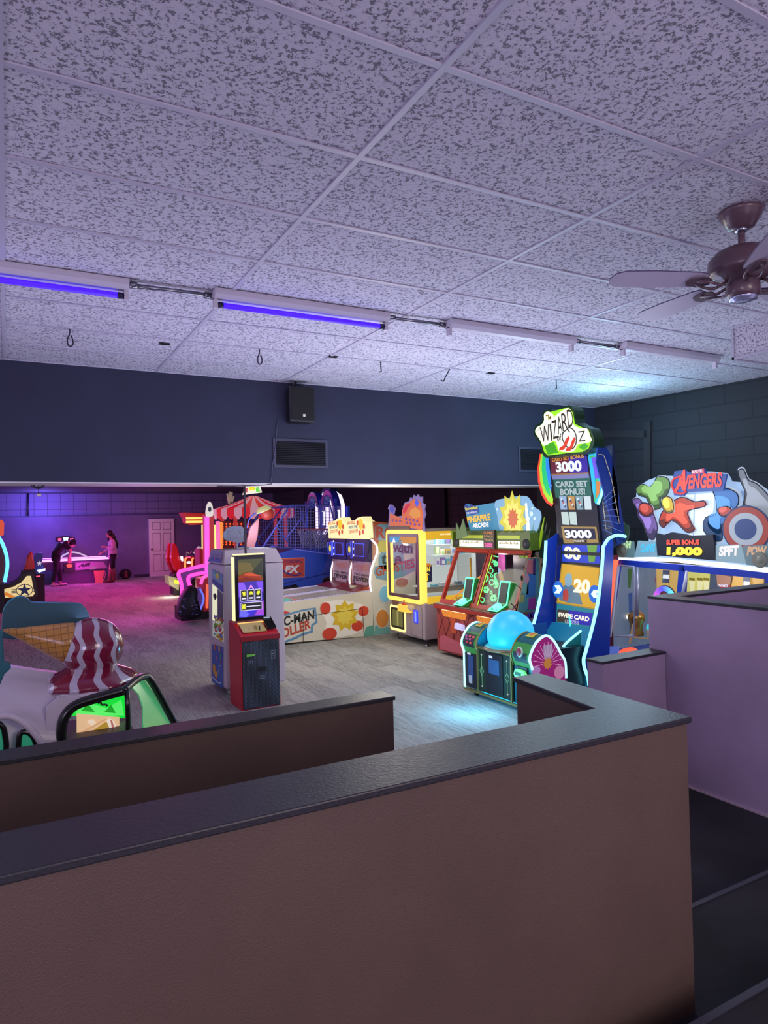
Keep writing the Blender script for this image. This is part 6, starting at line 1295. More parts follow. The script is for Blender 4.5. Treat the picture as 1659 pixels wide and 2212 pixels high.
# bonus panel and comic words
D = PX(X - .02); m = MB()
m.prism(D.P(1416, 1152, 1432, 1156, 1450, 1150, 1490, 1157, 1540, 1155, 1546, 1211, 1420, 1200), (.04, 0, 0), C('#15152c', e=.2)); q = D.off(.004)
letters(m, 'SUPER BONUS', q, (1440, 1177), (1511, 1177), (1440, 1166), C('#f0543c', e=1), off=.004, bold=.05); letters(m, '1,000', q, (1440, 1202), (1517, 1204), (1441, 1181), C('#ffd83c', e=1.15), off=.004, bold=.07); m.build('bonus_panel', hv)
for k, (P_, c, t, a, b_, d_) in enumerate((((1336, 1204, 1334, 1166, 1366, 1170, 1368, 1205), '#6a8c94', 'SMASH!', (1336, 1186), (1364, 1184), (1336, 1170)), ((1370, 1204, 1378, 1168, 1416, 1170, 1420, 1203), '#8cb8cc', 'CLANG', (1384, 1194), (1416, 1192), (1384, 1176)), ((1546, 1212, 1546, 1178, 1600, 1176, 1612, 1218), '#a0c0cc', 'SFFT', (1554, 1202), (1600, 1200), (1552, 1180)), ((1612, 1220, 1604, 1180, 1664, 1176, 1664, 1226), '#78909c', 'POW', (1614, 1200), (1658, 1200), (1614, 1180)))):
    mm = MB(); mm.prism(D.P(*P_), (.03, 0, 0), C(c, e=.5)); letters(mm, t, D, a, b_, d_, C(('#b8e0a0', '#48b8e0', '#e8e4e0', '#c8a07c')[k], e=.9), off=.006, bold=.06, shear=.2); mm.build('comic_word_panel', hv)
for x, y in ((1346, 1189), (1644, 1209)):
    mm = MB(); mm.lathe(D.off(.01).p(x, y), [(0, 0), (.055, 0), (.07, .02), (.065, .03), (.04, .01), (.03, .02), (0, .02)], C('#8a8c78', r=.35), axis=(-1, 0, 0), seg=22); mm.build('speaker', hv)
mm = MB(); mm.prism(smooth(D.off(-.1).P(1321, 1150, 1330, 1130, 1344, 1126, 1352, 1134, 1358, 1136, 1356, 1166, 1334, 1170), 2, True), (.01, 0, 0), C('#4c6c60', e=.2)); mm.build('topper_cutout', hv)

# ================================================================== ICE-CREAM TRUCK RIDE (left foreground)
tk = thing('ice_cream_truck_ride', 'white ice-cream truck kiddie ride with black-rimmed windows behind the half wall', 'kiddie ride', (0.05, 4.1, 0))
CRM = C('#c9c1d0', r=.38, coat=.15); BK = C('#101114', r=.25, coat=.4); TL = C('#126070', r=.5); TLD = C('#0c4654', r=.5)
# body: rounded cross-sections lofted along the truck
def section(x, yn, yf, zt, k=16):
    """open-bottomed rounded section: near side, roof, far side"""
    P_ = []
    r = .20; rn, hn = .34, .30; zt = zt + .06
    P_.append(V((x, yn - .03, .12))); P_.append(V((x, yn - .035, .45))); P_.append(V((x, yn - .02, .60)))
    for i in range(7): a = PI - (PI / 2) * i / 6; P_.append(V((x, yn + rn + rn * math.cos(a), zt - hn + hn * math.sin(a))))
    P_.append(V((x, (yn + yf) / 2, zt + .03)))
    for i in range(7): a = PI / 2 - (PI / 2) * i / 6; P_.append(V((x, yf - r + r * math.cos(a), zt - r * .75 + r * .75 * math.sin(a))))
    P_.append(V((x, yf + .02, .62))); P_.append(V((x, yf + .03, .12)))
    return P_
xs = [(-1.15, .90), (-1.0, .98), (-.7, 1.03), (-.35, 1.04), (-.05, 1.0), (.08, .955), (.19, .925), (.235, .915), (.24, .915)]
m = MB(); secs = [section(x, 3.72, 4.50, z) for x, z in xs]
n = len(secs[0]); vs = [p for s_ in secs for p in s_]; fs = []
for i in range(len(secs) - 1):
    for j in range(n - 1): fs.append((i * n + j, i * n + j + 1, (i + 1) * n + j + 1, (i + 1) * n + j))
fs.append(list(range(n))); fs.append([(len(secs) - 1) * n + j for j in range(n)][::-1]); m.add(vs, fs, CRM, True); m.build('body', tk, sub=1)
N0 = PY(3.745); m = MB(); m.prism(smooth(N0.P(100, 1530, 128, 1506, 160, 1508, 215, 1506, 164, 1522, 141, 1546, 133, 1576, 134, 1640, 100, 1640), 1), (0, .03, 0), CRM); m.build('side_panel', tk)
# cab roof reaching forward over the windows
m = MB(); rs = []
for x, z, yn, yf in ((.17, .955, 3.78, 4.44), (.30, .950, 3.755, 4.44), (.42, .95, 3.755, 4.44), (.52, .935, 3.78, 4.42), (.60, .925, 3.88, 4.36), (.66, .918, 3.98, 4.24)):
    u_ = max(.15, min(1, (.66 - x) / .2)) * min(1, .25 + (x - .17) * 2.2); z -= .02 * (x < .35); rs.append([V((x, yn, z - .03)), V((x, yn + .05, z + .01)), V((x, yn + .16, z + .06 * u_)), V((x, (yn + yf) / 2, z + .08 * u_)), V((x, yf - .12, z + .09 * u_)), V((x, yf, z + .04 * u_)), V((x, yf - .12, z + .05 * u_)), V((x, (yn + yf) / 2, z + .05 * u_)), V((x, yn + .16, z + .0))])
n = 9; vs = [p for s_ in rs for p in s_]; fs = [(i * n + j, i * n + (j + 1) % n, (i + 1) * n + (j + 1) % n, (i + 1) * n + j) for i in range(len(rs) - 1) for j in range(n)] + [list(range(n)), [(len(rs) - 1) * n + j for j in range(n)][::-1]]
m.add(vs, fs, CRM, True); m.build('cab_roof', tk, sub=1)
N = PY(3.74); fA = N.p(272, 1492)
# near window: fat black rim
pts = smooth([N.p(141, 1640), N.p(134, 1604), N.p(133, 1576), N.p(141, 1546), N.p(164, 1523), N.p(215, 1506), N.p(268, 1491)], 5)
m = MB(); m.tube(pts, .025, BK, seg=10); m.build('window_rim', tk)
m = MB(); Bp = V((.654, 4.0, .944)); Cp = V((.83, 4.1, .649)); m.tube([N.p(274, 1490), N.p(276, 1530), N.p(277, 1580), N.p(279, 1640)], .013, BK, seg=8); m.build('pillar', tk)
m = MB(); m.tube(smooth([pts[-1], fA.lerp(Bp, .55) + V((-.01, 0, .006)), Bp, V((.705, 4.04, .90)), Cp, V((.90, 4.12, .50)), V((.93, 4.13, .2))], 5), .020, BK, seg=10); m.build('windscreen_rim', tk)
# windscreen sheet, green lit band
m = MB(); w0 = [fA + V((.02, .01, -.01)), Bp + V((-.01, 0, -.01)), Cp + V((-.01, 0, 0)), V((.90, 4.1, .3)), V((.62, 3.78, .3))]
GG, nt, b = newmat('green_lit_acrylic'); b.inputs['Base Color'].default_value = (*lin('#4fa86c'), 1); b.inputs['Emission Color'].default_value = (*lin('#4fb070'), 1); b.inputs['Emission Strength'].default_value = .42; b.inputs['Roughness'].default_value = .2
WS = PL(w0[0], (w0[1] - w0[0]).cross(w0[2] - w0[0])); q = WS
m.prism([q.p(*p) for p in ((285, 1484), (300, 1471), (312, 1466), (322, 1480), (345, 1520), (372, 1570), (384, 1600), (312, 1600), (309, 1560), (309, 1528), (300, 1500))], q.n * -.006, GG); m.build('windscreen', tk)
# inside the cab: green-lit upper panel with crank, lit cone picture
I = PY(4.22)
m = MB(); m.prism(I.P(158, 1532, 185, 1520, 215, 1512, 272, 1497, 272, 1552, 150, 1546), (0, .02, 0), C('#12d83c', e=.95)); q = I.off(.004)
m.prism(q.P(165, 1534, 200, 1520, 230, 1530, 262, 1512, 268, 1545, 200, 1546, 165, 1542), (0, -.003, 0), C('#58f06c', e=.9)); m.prism(q.P(175, 1535, 190, 1520, 205, 1538), (0, -.006, 0), C('#0aa828', e=.8)); m.prism(q.P(225, 1538, 240, 1522, 250, 1540), (0, -.006, 0), C('#0aa828', e=.8)); m.build('green_panel', tk)
m = MB(); q = I.off(.03); m.tube(smooth([q.p(*p) for p in ((214, 1520), (213, 1517), (217, 1517), (220, 1522), (229, 1522), (232, 1525))], 4), .006, BK, seg=6); m.tube([q.p(219, 1519) , q.p(219, 1519) + V((0, .03, 0))], .005, BK, seg=6); m.build('crank', tk)
J = PY(4.12); m = MB(); m.prism(J.P(166, 1542, 258, 1550, 258, 1600, 258, 1650, 166, 1650), (0, .01, 0), C('#eec49a', e=.75)); q = J.off(.003)
m.prism(q.P(184, 1594, 200, 1578, 232, 1557, 240, 1566, 243, 1582, 215, 1590, 196, 1602), (0, -.002, 0), C('#b89234', e=.75)); m.prism(q.P(230, 1558, 236, 1552, 244, 1556, 250, 1566, 246, 1580, 240, 1582), (0, -.003, 0), C('#efe0d4', e=.8)); m.prism(q.P(238, 1554, 242, 1556, 247, 1572, 243, 1580), (0, -.005, 0), C('#c8706c', e=.7)); m.prism(q.P(188, 1558, 200, 1554, 208, 1562, 198, 1568), (0, -.002, 0), C('#f4dcc4', e=.8)); m.prism(q.P(170, 1590, 230, 1555, 226, 1552, 168, 1584), (0, -.0015, 0), C('#e4b084', e=.75)); m.build('lit_picture', tk)
m = MB(); m.box(.20, .62, 3.80, 4.44, .10, .60, C('#a8a0ac', r=.5)); m.box(.15, .6, 3.78, 4.4, .60, .66, C('#5b3d4c', r=.5)); m.build('dashboard', tk)
# wheel arch crease and small windows
m = MB(); m.tube(smooth([PY(3.665).p(*p) for p in ((-40, 1560), (0, 1548), (30, 1550), (60, 1570), (85, 1600), (100, 1640))], 4), .016, CRM, seg=8); m.build('wheel_arch', tk)
for P_, nm in ((((-30, 1560), (2, 1566), (11, 1590), (10, 1625), (-30, 1640)), 0), (((44, 1640), (42, 1590), (52, 1581), (66, 1586), (76, 1602), (84, 1640)), 1)):
    W_ = PY(3.672); m = MB(); m.tube(smooth([W_.p(*p) for p in P_], 4, True), .013, BK, closed=True, seg=8); m.build('small_window_rim', tk)
    m = MB(); m.prism([W_.p(*p) for p in smooth([V((*p, 0)) for p in P_], 3, True) for p in [(p.x, p.y)]], (0, .01, 0), C('#2c9c78', e=.45)); m.build('small_window_pane', tk)
# teal boards
B_ = PY(4.42); m = MB(); m.prism(smooth(B_.P(-40, 1375, -6, 1372, 3, 1365, 5, 1325, 17, 1302, 36, 1291, 52, 1290, 66, 1298, 74, 1302, 165, 1304, 180, 1309, 192, 1327, 200, 1362, 200, 1380, 100, 1385), 2, True), (0, .09, 0), TLD, C('#1c8496', r=.45)); m.build('backboard', tk, bevel=.004)
B_ = PY(3.80); m = MB(); m.prism(B_.P(-30, 1370, 6, 1362, 9, 1430, 22, 1434, 24, 1444, 10, 1456, 0, 1480, -30, 1490), (0, .05, 0), TL); m.build('side_board', tk, bevel=.006)
# scoop, drips and cone
sc = PY(4.02).p(199, 1397); sr = .158
SC_, nt, b = newmat('berry_and_cream_swirl')
g = nt.nodes.new('ShaderNodeNewGeometry'); sp_ = nt.nodes.new('ShaderNodeSeparateXYZ'); nt.links.new(g.outputs['Position'], sp_.inputs[0])
def mth(op, a, b_=None):
    n = nt.nodes.new('ShaderNodeMath'); n.operation = op
    for i, q in enumerate((a, b_)):
        if q is None: continue
        if isinstance(q, (int, float)): n.inputs[i].default_value = q
        else: nt.links.new(q, n.inputs[i])
    return n.outputs[0]
X_, Y_, Z_ = sp_.outputs[0], sp_.outputs[1], sp_.outputs[2]
wob = mth('MULTIPLY', mth('SINE', mth('MULTIPLY', Z_, 58.0)), .008); wob2 = mth('MULTIPLY', mth('SINE', mth('MULTIPLY', Y_, 40.0)), .006)
# bands fan out on the skirt
low = mth('MAXIMUM', mth('SUBTRACT', sc.z - .07, Z_), 0.0)
fan = mth('DIVIDE', mth('SUBTRACT', X_, sc.x - .01), mth('ADD', 1.0, mth('MULTIPLY', low, 5.5)))
ph_ = mth('ADD', mth('ADD', fan, wob), wob2)
band = mth('SINE', mth('MULTIPLY', ph_, 2 * PI / .082))
st_ = mth('GREATER_THAN', band, .52)
edge_ = mth('MULTIPLY', mth('LESS_THAN', ph_, -.098), mth('GREATER_THAN', Z_, sc.z - .05))
f_ = mth('MAXIMUM', st_, edge_)
mx = nt.nodes.new('ShaderNodeMix'); mx.data_type = 'RGBA'; mx.inputs[6].default_value = (*lin('#7a1738'), 1); mx.inputs[7].default_value = (*lin('#b8b2c4'), 1); nt.links.new(f_, mx.inputs[0]); nt.links.new(mx.outputs[2], b.inputs['Base Color']); b.inputs['Roughness'].default_value = .18; b.inputs['Coat Weight'].default_value = .5; b.inputs['Coat Roughness'].default_value = .05
m = MB(); m.ball(sc, sr, SC_, seg=40, rings=26, sc=(1.02, 1, .98))
m.build('ice_cream_scoop', tk)
m = MB(); ns_2 = 48; prof = [(.09, -.06), (.115, -.095), (.145, -.115), (.18, -.132), (.21, -.150), (.228, -.165), (.238, -.180), (.236, -.196), (.20, -.205)]
vs = []; fs = []
for (r, h) in prof:
    for k in range(ns_2):
        a = 2 * PI * k / ns_2; wv = 1 + (.045 * math.sin(5 * a + 1) + .03 * math.sin(9 * a)) * max(0, (r - .12) / .11)
        vs.append(sc + V((math.cos(a) * r * wv - .01, math.sin(a) * r * wv * .98, h + .0)))
for i in range(len(prof) - 1):
    for k in range(ns_2): l = (k + 1) % ns_2; fs.append((i * ns_2 + k, i * ns_2 + l, (i + 1) * ns_2 + l, (i + 1) * ns_2 + k))
m.add(vs, fs, SC_, True); m.build('melted_skirt', tk)
WF, nt, b = newmat('waffle_cone')
tc = nt.nodes.new('ShaderNodeNewGeometry'); mp_ = nt.nodes.new('ShaderNodeMapping'); nt.links.new(tc.outputs['Position'], mp_.inputs[0]); mp_.inputs['Rotation'].default_value = (0, .1, .1)
bk_ = nt.nodes.new('ShaderNodeTexBrick'); sp2 = nt.nodes.new('ShaderNodeSeparateXYZ'); nt.links.new(mp_.outputs[0], sp2.inputs[0]); cb_ = nt.nodes.new('ShaderNodeCombineXYZ'); nt.links.new(sp2.outputs[0], cb_.inputs[0]); nt.links.new(sp2.outputs[2], cb_.inputs[1]); nt.links.new(cb_.outputs[0], bk_.inputs['Vector'])
bk_.offset = 0; bk_.inputs['Scale'].default_value = 1; bk_.inputs['Brick Width'].default_value = .034; bk_.inputs['Row Height'].default_value = .030; bk_.inputs['Mortar Size'].default_value = .0018; bk_.inputs['Mortar Smooth'].default_value = .4
bk_.inputs['Color1'].default_value = (*lin('#c08a42'), 1); bk_.inputs['Color2'].default_value = (*lin('#b8823c'), 1); bk_.inputs['Mortar'].default_value = (*lin('#94652c'), 1); nt.links.new(bk_.outputs[0], b.inputs['Base Color']); b.inputs['Roughness'].default_value = .3; b.inputs['Coat Weight'].default_value = .3
bp = nt.nodes.new('ShaderNodeBump'); bp.inputs['Distance'].default_value = .006; bp.invert = True; nt.links.new(bk_.outputs['Fac'], bp.inputs['Height']); nt.links.new(bp.outputs[0], b.inputs['Normal'])
tip = PY(4.02).p(6, 1361); ax = (sc - tip); Lc = ax.length - .125
m = MB(); m.lathe(tip, [(.004, 0), (.099, Lc - .03), (.106, Lc), (.10, Lc + .02), (.0, Lc + .02)], WF, axis=ax, seg=40); m.build('waffle_cone', tk)

# ================================================================== FAR ROOM
def AT(y): return PY(y)
# ---- air hockey table
ah = thing('air_hockey_table', 'air hockey table with a magenta light rail against the violet wall', 'air hockey table', (2.2, 24.4, 0))
A = PY(24.0); MG_ = C('#ff8cf8', e=2.6)
xL, xR = A.p(92, 1211).x, A.p(237, 1206).x; zt_ = .90
m = MB(); m.prism(A.P(92, 1217, 237, 1209, 235, 1230, 92, 1232), (0, 1.1, 0), C('#5a3a70', r=.4)); m.build('table_body', ah, bevel=.01)
m = MB(); m.box(xL + .3, xR - .3, 24.25, 24.9, 0, .45, C('#6a2a7c', r=.4)); m.build('pedestal', ah)
m = MB(); m.prism(A.P(91, 1209.5, 238, 1203.5, 238, 1207.5, 91, 1214.5), (0, .03, 0), MG_); m.build('light_rail', ah)
m = MB(); a = A.p(91, 1209.5) + V((0, 1.1, 0)); c = A.p(238, 1203.5) + V((0, 1.1, 0)); m.prism([a, c, c + V((0, 0, -.05)), a + V((0, 0, -.05))], (0, -.03, 0), MG_); m.build('light_rail', ah)
m = MB(); a = A.p(91, 1211); c = A.p(238, 1206); m.prism([a, c, c + V((0, 1.08, 0)), a + V((0, 1.08, 0))], (0, 0, .01), C('#e8d0f0', r=.3)); m.build('playing_surface', ah)
m = MB(); m.prism(A.off(.01).P(163, 1216, 222, 1213, 232, 1226, 163, 1232), (0, -.005, 0), C('#a08aa8', r=.5)); q = A.off(.02)
letters(m, 'AIR', q, (168, 1225.5), (194, 1223), (170, 1218), C('#1c1020'), off=.004, bold=.06, shear=.3); letters(m, 'FX', q, (194, 1231), (209, 1230), (195, 1225), C('#d0a0c8', e=.3), off=.004, bold=.04, shear=.3); m.build('side_print', ah)
m = MB(); m.prism(A.off(.05).P(138, 1217, 162, 1216, 162, 1236, 138, 1236), (0, .1, 0), BLK); m.prism(A.off(.06).P(143, 1221, 148, 1218, 156, 1220, 155, 1225, 146, 1226), (0, -.02, 0), C('#ff5a3c', e=1.0)); m.build('puck_return', ah)
Bk = PY(24.9); m = MB(); ar = smooth(Bk.P(130, 1205, 140, 1198, 155, 1193, 170, 1195, 185, 1201, 192, 1204), 4); m.tube(ar, .03, C('#e8d8ec', e=.6), seg=6); m.build('score_arch', ah)
sb = PY(25.0); m = MB(); m.prism(smooth(sb.P(120, 1165, 121, 1161, 130, 1159, 141, 1158, 152, 1159, 161, 1161, 162, 1165, 159, 1171, 124, 1171), 3, True), (0, .12, 0), C('#140c28')); m.build('scoreboard', ah)
m = MB(); q = sb.off(.01)
m.prism(q.P(136, 1160.5, 148, 1160.5, 146, 1170, 138, 1170), (0, -.01, 0), C('#b8d0ff', e=1.6))
for x in (125, 151): m.prism(q.P(x, 1163, x + 8, 1162.5, x + 7, 1169, x + 1, 1169), (0, -.01, 0), C('#ff5a8c', e=1.2))
m.build('score_lights', ah)
m = MB(); m.tube([sb.p(141, 1171) + V((0, .08, 0)), V((sb.p(141, 1171).x, 25.1, zt_))], .02, BLK, seg=6); m.build('score_post', ah)

# ---- people
def skinfig(name, parent, V_, E_, R_, mat, root=0, sub=2):
    me = bpy.data.meshes.new(name); base = worldloc(parent)
    me.from_pydata([tuple(V(v) - base) for v in V_], E_, []); o = bpy.data.objects.new(name, me); COL.objects.link(o); o.parent = parent
    sk = o.modifiers.new('skin', 'SKIN'); ss = o.modifiers.new('sub', 'SUBSURF'); ss.levels = sub; ss.render_levels = sub
    for i, r in enumerate(R_): me.skin_vertices[0].data[i].radius = r if isinstance(r, tuple) else (r, r)
    me.skin_vertices[0].data[root].use_root = True
    sk.use_smooth_shade = True; me.materials.append(mat); return o
SKIN = C('#b98a78', r=.5); 
def hand(V_, E_, R_, wrist_i, d, side, s=1.0, curl=.35):
    """palm and five fingers from vertex wrist_i along d; side = direction of the thumb"""
    w_ = V(V_[wrist_i]); d = V(d).normalized(); side = V(side).normalized(); dn = d.cross(side).normalized()
    V_.append(w_ + d * .045 * s); pi_ = len(V_) - 1; E_.append((wrist_i, pi_)); R_.append((.028 * s, .016 * s))
    for k, (off, ln) in enumerate(((-.027, .062), (-.009, .074), (.009, .078), (.027, .070))):
        b0 = w_ + d * .085 * s + side * off * s; V_.append(b0); i0 = len(V_) - 1; E_.append((pi_, i0)); R_.append(.009 * s)
        V_.append(b0 + (d * math.cos(curl) + dn * math.sin(curl)) * ln * .5 * s); i1 = len(V_) - 1; E_.append((i0, i1)); R_.append(.008 * s)
        V_.append(V_[i1] + (d * math.cos(curl * 2.2) + dn * math.sin(curl * 2.2)) * ln * .5 * s); E_.append((i1, len(V_) - 1)); R_.append(.0065 * s)
    V_.append(w_ + d * .03 * s + side * .035 * s); t0 = len(V_) - 1; E_.append((pi_, t0)); R_.append(.010 * s)
    V_.append(w_ + d * .065 * s + side * .055 * s); E_.append((t0, len(V_) - 1)); R_.append(.008 * s)
def face(parent, c, f, up, s, hairm, skin=SKIN):
    """head: skull shaped ball with nose, eyes, mouth, ears; f = facing"""
    f = V(f).normalized(); up = V(up); r_ = f.cross(up).normalized(); up = r_.cross(f).normalized(); M = Matrix((f, r_, up)).transposed()
    m = MB(); m.ball(c, .098 * s, skin, seg=20, rings=14, sc=(.98, .80, 1.18), rot=M)
    g = lambda a, b_, h: V(c) + f * a * s + r_ * b_ * s + up * h * s
    m.ball(g(.045, 0, -.065), .055 * s, skin, seg=12, rings=8, sc=(.9, .8, .8), rot=M); m.ball(g(.100, 0, -.012), .016 * s, skin, seg=8, rings=6, sc=(1, .8, 1.5), rot=M)
    for q in (-1, 1):
        m.ball(g(.0, q * .080, -.01), .020 * s, skin, seg=8, rings=6, sc=(.9, .4, 1.5), rot=M)
    return m, g, M
# man bending over the table
mx0 = PY(23.55); p1 = thing('person', 'person in black clothes and white shoes bending over the air hockey table', 'person', V((mx0.p(130, 1266).x, 23.55, 0)))
BC = C('#0d0b12', r=.8); JN = C('#14121c', r=.8)
def mp(x, y, d=0):  # pixel to point near the man's plane
    return PY(23.55 + d).p(x, y)
hip = mp(120, 1210, .0); hip.z = 1.0; f1 = V((mp(113, 1262, -.0).x, 23.50, .07)); f2 = V((mp(131, 1262, 0).x, 23.66, .07))
hp = V((mp(121, 1204).x, 23.58, .93)); chest = V((mp(136, 1180).x, 23.58, 1.30)); neck = V((mp(148, 1176).x, 23.60, 1.37)); head = V((mp(157, 1177).x, 23.62, 1.31))
Vb = [hp, hp.lerp(chest, .5) + V((-.06, 0, .08)), chest, neck, head + V((-.05, 0, .02))]; Eb = [(0, 1), (1, 2), (2, 3), (3, 4)]; Rb = [(.09, .08), (.09, .08), (.10, .09), .05, .05]
for s_, ft_ in ((-1, f1), (1, f2)):
    a0 = hp + V((0, s_ * .09, -.05)); kn = a0.lerp(ft_, .5) + V((.05, 0, 0)); i = len(Vb); Vb += [a0, kn, ft_, ft_ + V((.13, 0, -.035))]; Eb += [(0, i), (i, i + 1), (i + 1, i + 2), (i + 2, i + 3)]; Rb += [.085, .058, .04, .03]
for s_ in (-1, 1):
    sh_ = chest + V((.02, s_ * .17, .0)); el = V((mp(153, 1190).x, 23.58 + s_ * .15, 1.10)); wr = V((mp(151, 1214).x + s_ * .03, 23.75 + s_ * .06, .83)); i = len(Vb); Vb += [sh_, el, wr]; Eb += [(2, i), (i, i + 1), (i + 1, i + 2)]; Rb += [.06, .045, .030]
    hand(Vb, Eb, Rb, i + 2, (0.1, .3, -1), (1, 0, 0), 1.0)
skinfig('body', p1, Vb, Eb, Rb, SKIN)
# clothes follow the body: shirt and trousers as slightly fatter skins
Vs = [hp + V((-.01, 0, -.06)), hp.lerp(chest, .5) + V((-.06, 0, .08)), chest, neck + V((-.03, 0, -.01))]; Es = [(0, 1), (1, 2), (2, 3)]; Rs = [(.15, .135), (.165, .14), (.165, .15), (.075, .075)]
for s_ in (-1, 1): i = len(Vs); sh_ = chest + V((.02, s_ * .18, .0)); el = V((mp(153, 1190).x, 23.58 + s_ * .15, 1.10)); Vs += [sh_, sh_.lerp(el, .85)]; Es += [(2, i), (i, i + 1)]; Rs += [.085, .07]
skinfig('shirt', p1, Vs, Es, Rs, BC, 1)
Vt = [hp + V((0, 0, .01))]; Et = []; Rt = [(.125, .115)]
for s_, ft_ in ((-1, f1), (1, f2)):
    a0 = hp + V((0, s_ * .09, -.06)); kn = a0.lerp(ft_, .5) + V((.05, 0, 0)); i = len(Vt); Vt += [a0, kn, ft_ + V((0, 0, .05))]; Et += [(0, i), (i, i + 1), (i + 1, i + 2)]; Rt += [.105, .078, .062]
skinfig('trousers', p1, Vt, Et, Rt, JN)
for ft_ in (f1, f2):
    m = MB(); m.ball(ft_ + V((.07, 0, -.025)), .05, C('#c8a0b8', r=.5), seg=14, rings=8, sc=(2.6, .95, .9)); m.box(ft_.x - .04, ft_.x + .17, ft_.y - .036, ft_.y + .036, 0, .022, C('#2a2038')); m.build('shoe', p1)
m, g, M = face(p1, head, (.75, .1, -.6), (.5, 0, .8), 1.0, None); m.build('head', p1)
m = MB(); m.ball(g(-.015, 0, .018), .107, C('#0c0a0c', r=.7), seg=18, rings=12, sc=(1.0, .9, 1.1), rot=M); m.build('hair', p1)
m = MB(); 
for q in (-1, 1): m.ball(g(.088, q * .032, .005), .009, BLK, seg=8, rings=6)
m.ball(g(.086, 0, -.055), .014, C('#7a4048'), seg=8, rings=5, sc=(.5, 1.5, .4), rot=M); m.build('face_features', p1)
# woman at the right end
wy = 23.70
def wp(x, y, d=0): return PY(wy + d).p(x, y)
p2 = thing('person', 'person with long dark hair in a grey jacket and boots at the table end', 'person', V((wp(240, 1254).x, wy, 0)))
cx_ = wp(243, 1180).x
hp = V((cx_, wy, .90)); chest = V((cx_ - .02, wy, 1.28)); neck = V((cx_ - .05, wy, 1.46)); head = V((wp(236, 1155).x, wy, 1.565))
f1 = V((wp(237, 1252).x - .03, wy - .08, .06)); f2 = V((wp(247, 1252).x, wy + .10, .06))
Vb = [hp, chest, neck, head + V((.01, 0, -.06))]; Eb = [(0, 1), (1, 2), (2, 3)]; Rb = [(.08, .07), (.09, .08), .045, .045]
for s_, ft_ in ((-1, f1), (1, f2)):
    a0 = hp + V((0, s_ * .08, -.05)); kn = a0.lerp(ft_, .5) + V((-.02, 0, 0)); i = len(Vb); Vb += [a0, kn, ft_, ft_ + V((-.12, 0, -.03))]; Eb += [(0, i), (i, i + 1), (i + 1, i + 2), (i + 2, i + 3)]; Rb += [.08, .055, .036, .028]
for s_ in (-1, 1):
    sh_ = chest + V((0, s_ * .15, .06)); el = V((cx_ - (.0 if s_ < 0 else .08), wy + s_ * .18, 1.10)); wr = V((wp(228, 1180).x if s_ < 0 else wp(222, 1199).x, wy + s_ * .06, 1.16 if s_ < 0 else .98)); i = len(Vb); Vb += [sh_, el, wr]; Eb += [(1, i), (i, i + 1), (i + 1, i + 2)]; Rb += [.05, .038, .026]
    hand(Vb, Eb, Rb, i + 2, (-1, 0, .1 if s_ < 0 else -.5), (0, .3, 1), .95)
skinfig('body', p2, Vb, Eb, Rb, SKIN)
GJ = C('#b8a4b8', r=.8)
Vs = [V((cx_, wy, .76)), V((cx_, wy, .98)), chest, neck + V((.01, 0, -.05))]; Es = [(0, 1), (1, 2), (2, 3)]; Rs = [(.15, .13), (.155, .14), (.15, .14), (.075, .07)]
for s_ in (-1, 1): i = len(Vs); sh_ = chest + V((0, s_ * .16, .05)); el = V((cx_ - (.0 if s_ < 0 else .08), wy + s_ * .19, 1.10)); wr = Vb[0] if False else V((wp(229, 1180).x if s_ < 0 else wp(223, 1198).x, wy + s_ * .07, 1.16 if s_ < 0 else .99)); Vs += [sh_, el, el.lerp(wr, .9)]; Es += [(2, i), (i, i + 1), (i + 1, i + 2)]; Rs += [.078, .062, .05]
skinfig('jacket', p2, Vs, Es, Rs, GJ, 1)
Vt = [hp]; Et = []; Rt = [(.11, .10)]
for s_, ft_ in ((-1, f1), (1, f2)): a0 = hp + V((0, s_ * .08, -.05)); kn = a0.lerp(ft_, .55); i = len(Vt); Vt += [a0, kn]; Et += [(0, i), (i, i + 1)]; Rt += [.095, .062]
skinfig('leggings', p2, Vt, Et, Rt, C('#120c1c', r=.8))
for s_, ft_ in ((-1, f1), (1, f2)):
    kn = (hp + V((0, s_ * .08, -.05))).lerp(ft_, .52); m = MB(); m.tube([kn, kn.lerp(ft_, .6), V((ft_.x, ft_.y, .08)), V((ft_.x - .03, ft_.y, .04))], [.066, .062, .052, .05], C('#7a3c3c', r=.6), seg=12); m.ball(V((ft_.x - .08, ft_.y, .042)), .046, C('#6a3434', r=.6), seg=12, rings=8, sc=(2.3, .95, .9)); m.build('boot', p2)
m, g, M = face(p2, head, (-1, -.15, -.15), (0, 0, 1), .95, None); m.build('head', p2)
m = MB(); m.ball(g(-.02, 0, .02), .103, C('#0e0a0c', r=.5), seg=18, rings=12, sc=(1.0, .9, 1.08), rot=M); m.tube([g(-.07, .02, .0), g(-.13, .02, -.15), g(-.19, .02, -.34), g(-.20, .03, -.52)], [.07, .075, .06, .02], C('#0e0a0c', r=.5), seg=12); m.tube([g(-.0, .085, .0), g(.03, .10, -.18), g(.02, .09, -.36)], [.03, .035, .012], C('#0e0a0c', r=.5), seg=8); m.build('hair', p2)
m = MB()
for q in (-1, 1): m.ball(g(.084, q * .03, .004), .010, BLK, seg=8, rings=6)
m.ball(g(.088, 0, -.052), .014, C('#8a4850'), seg=8, rings=5, sc=(.5, 1.5, .4), rot=M); m.build('face_features', p2)
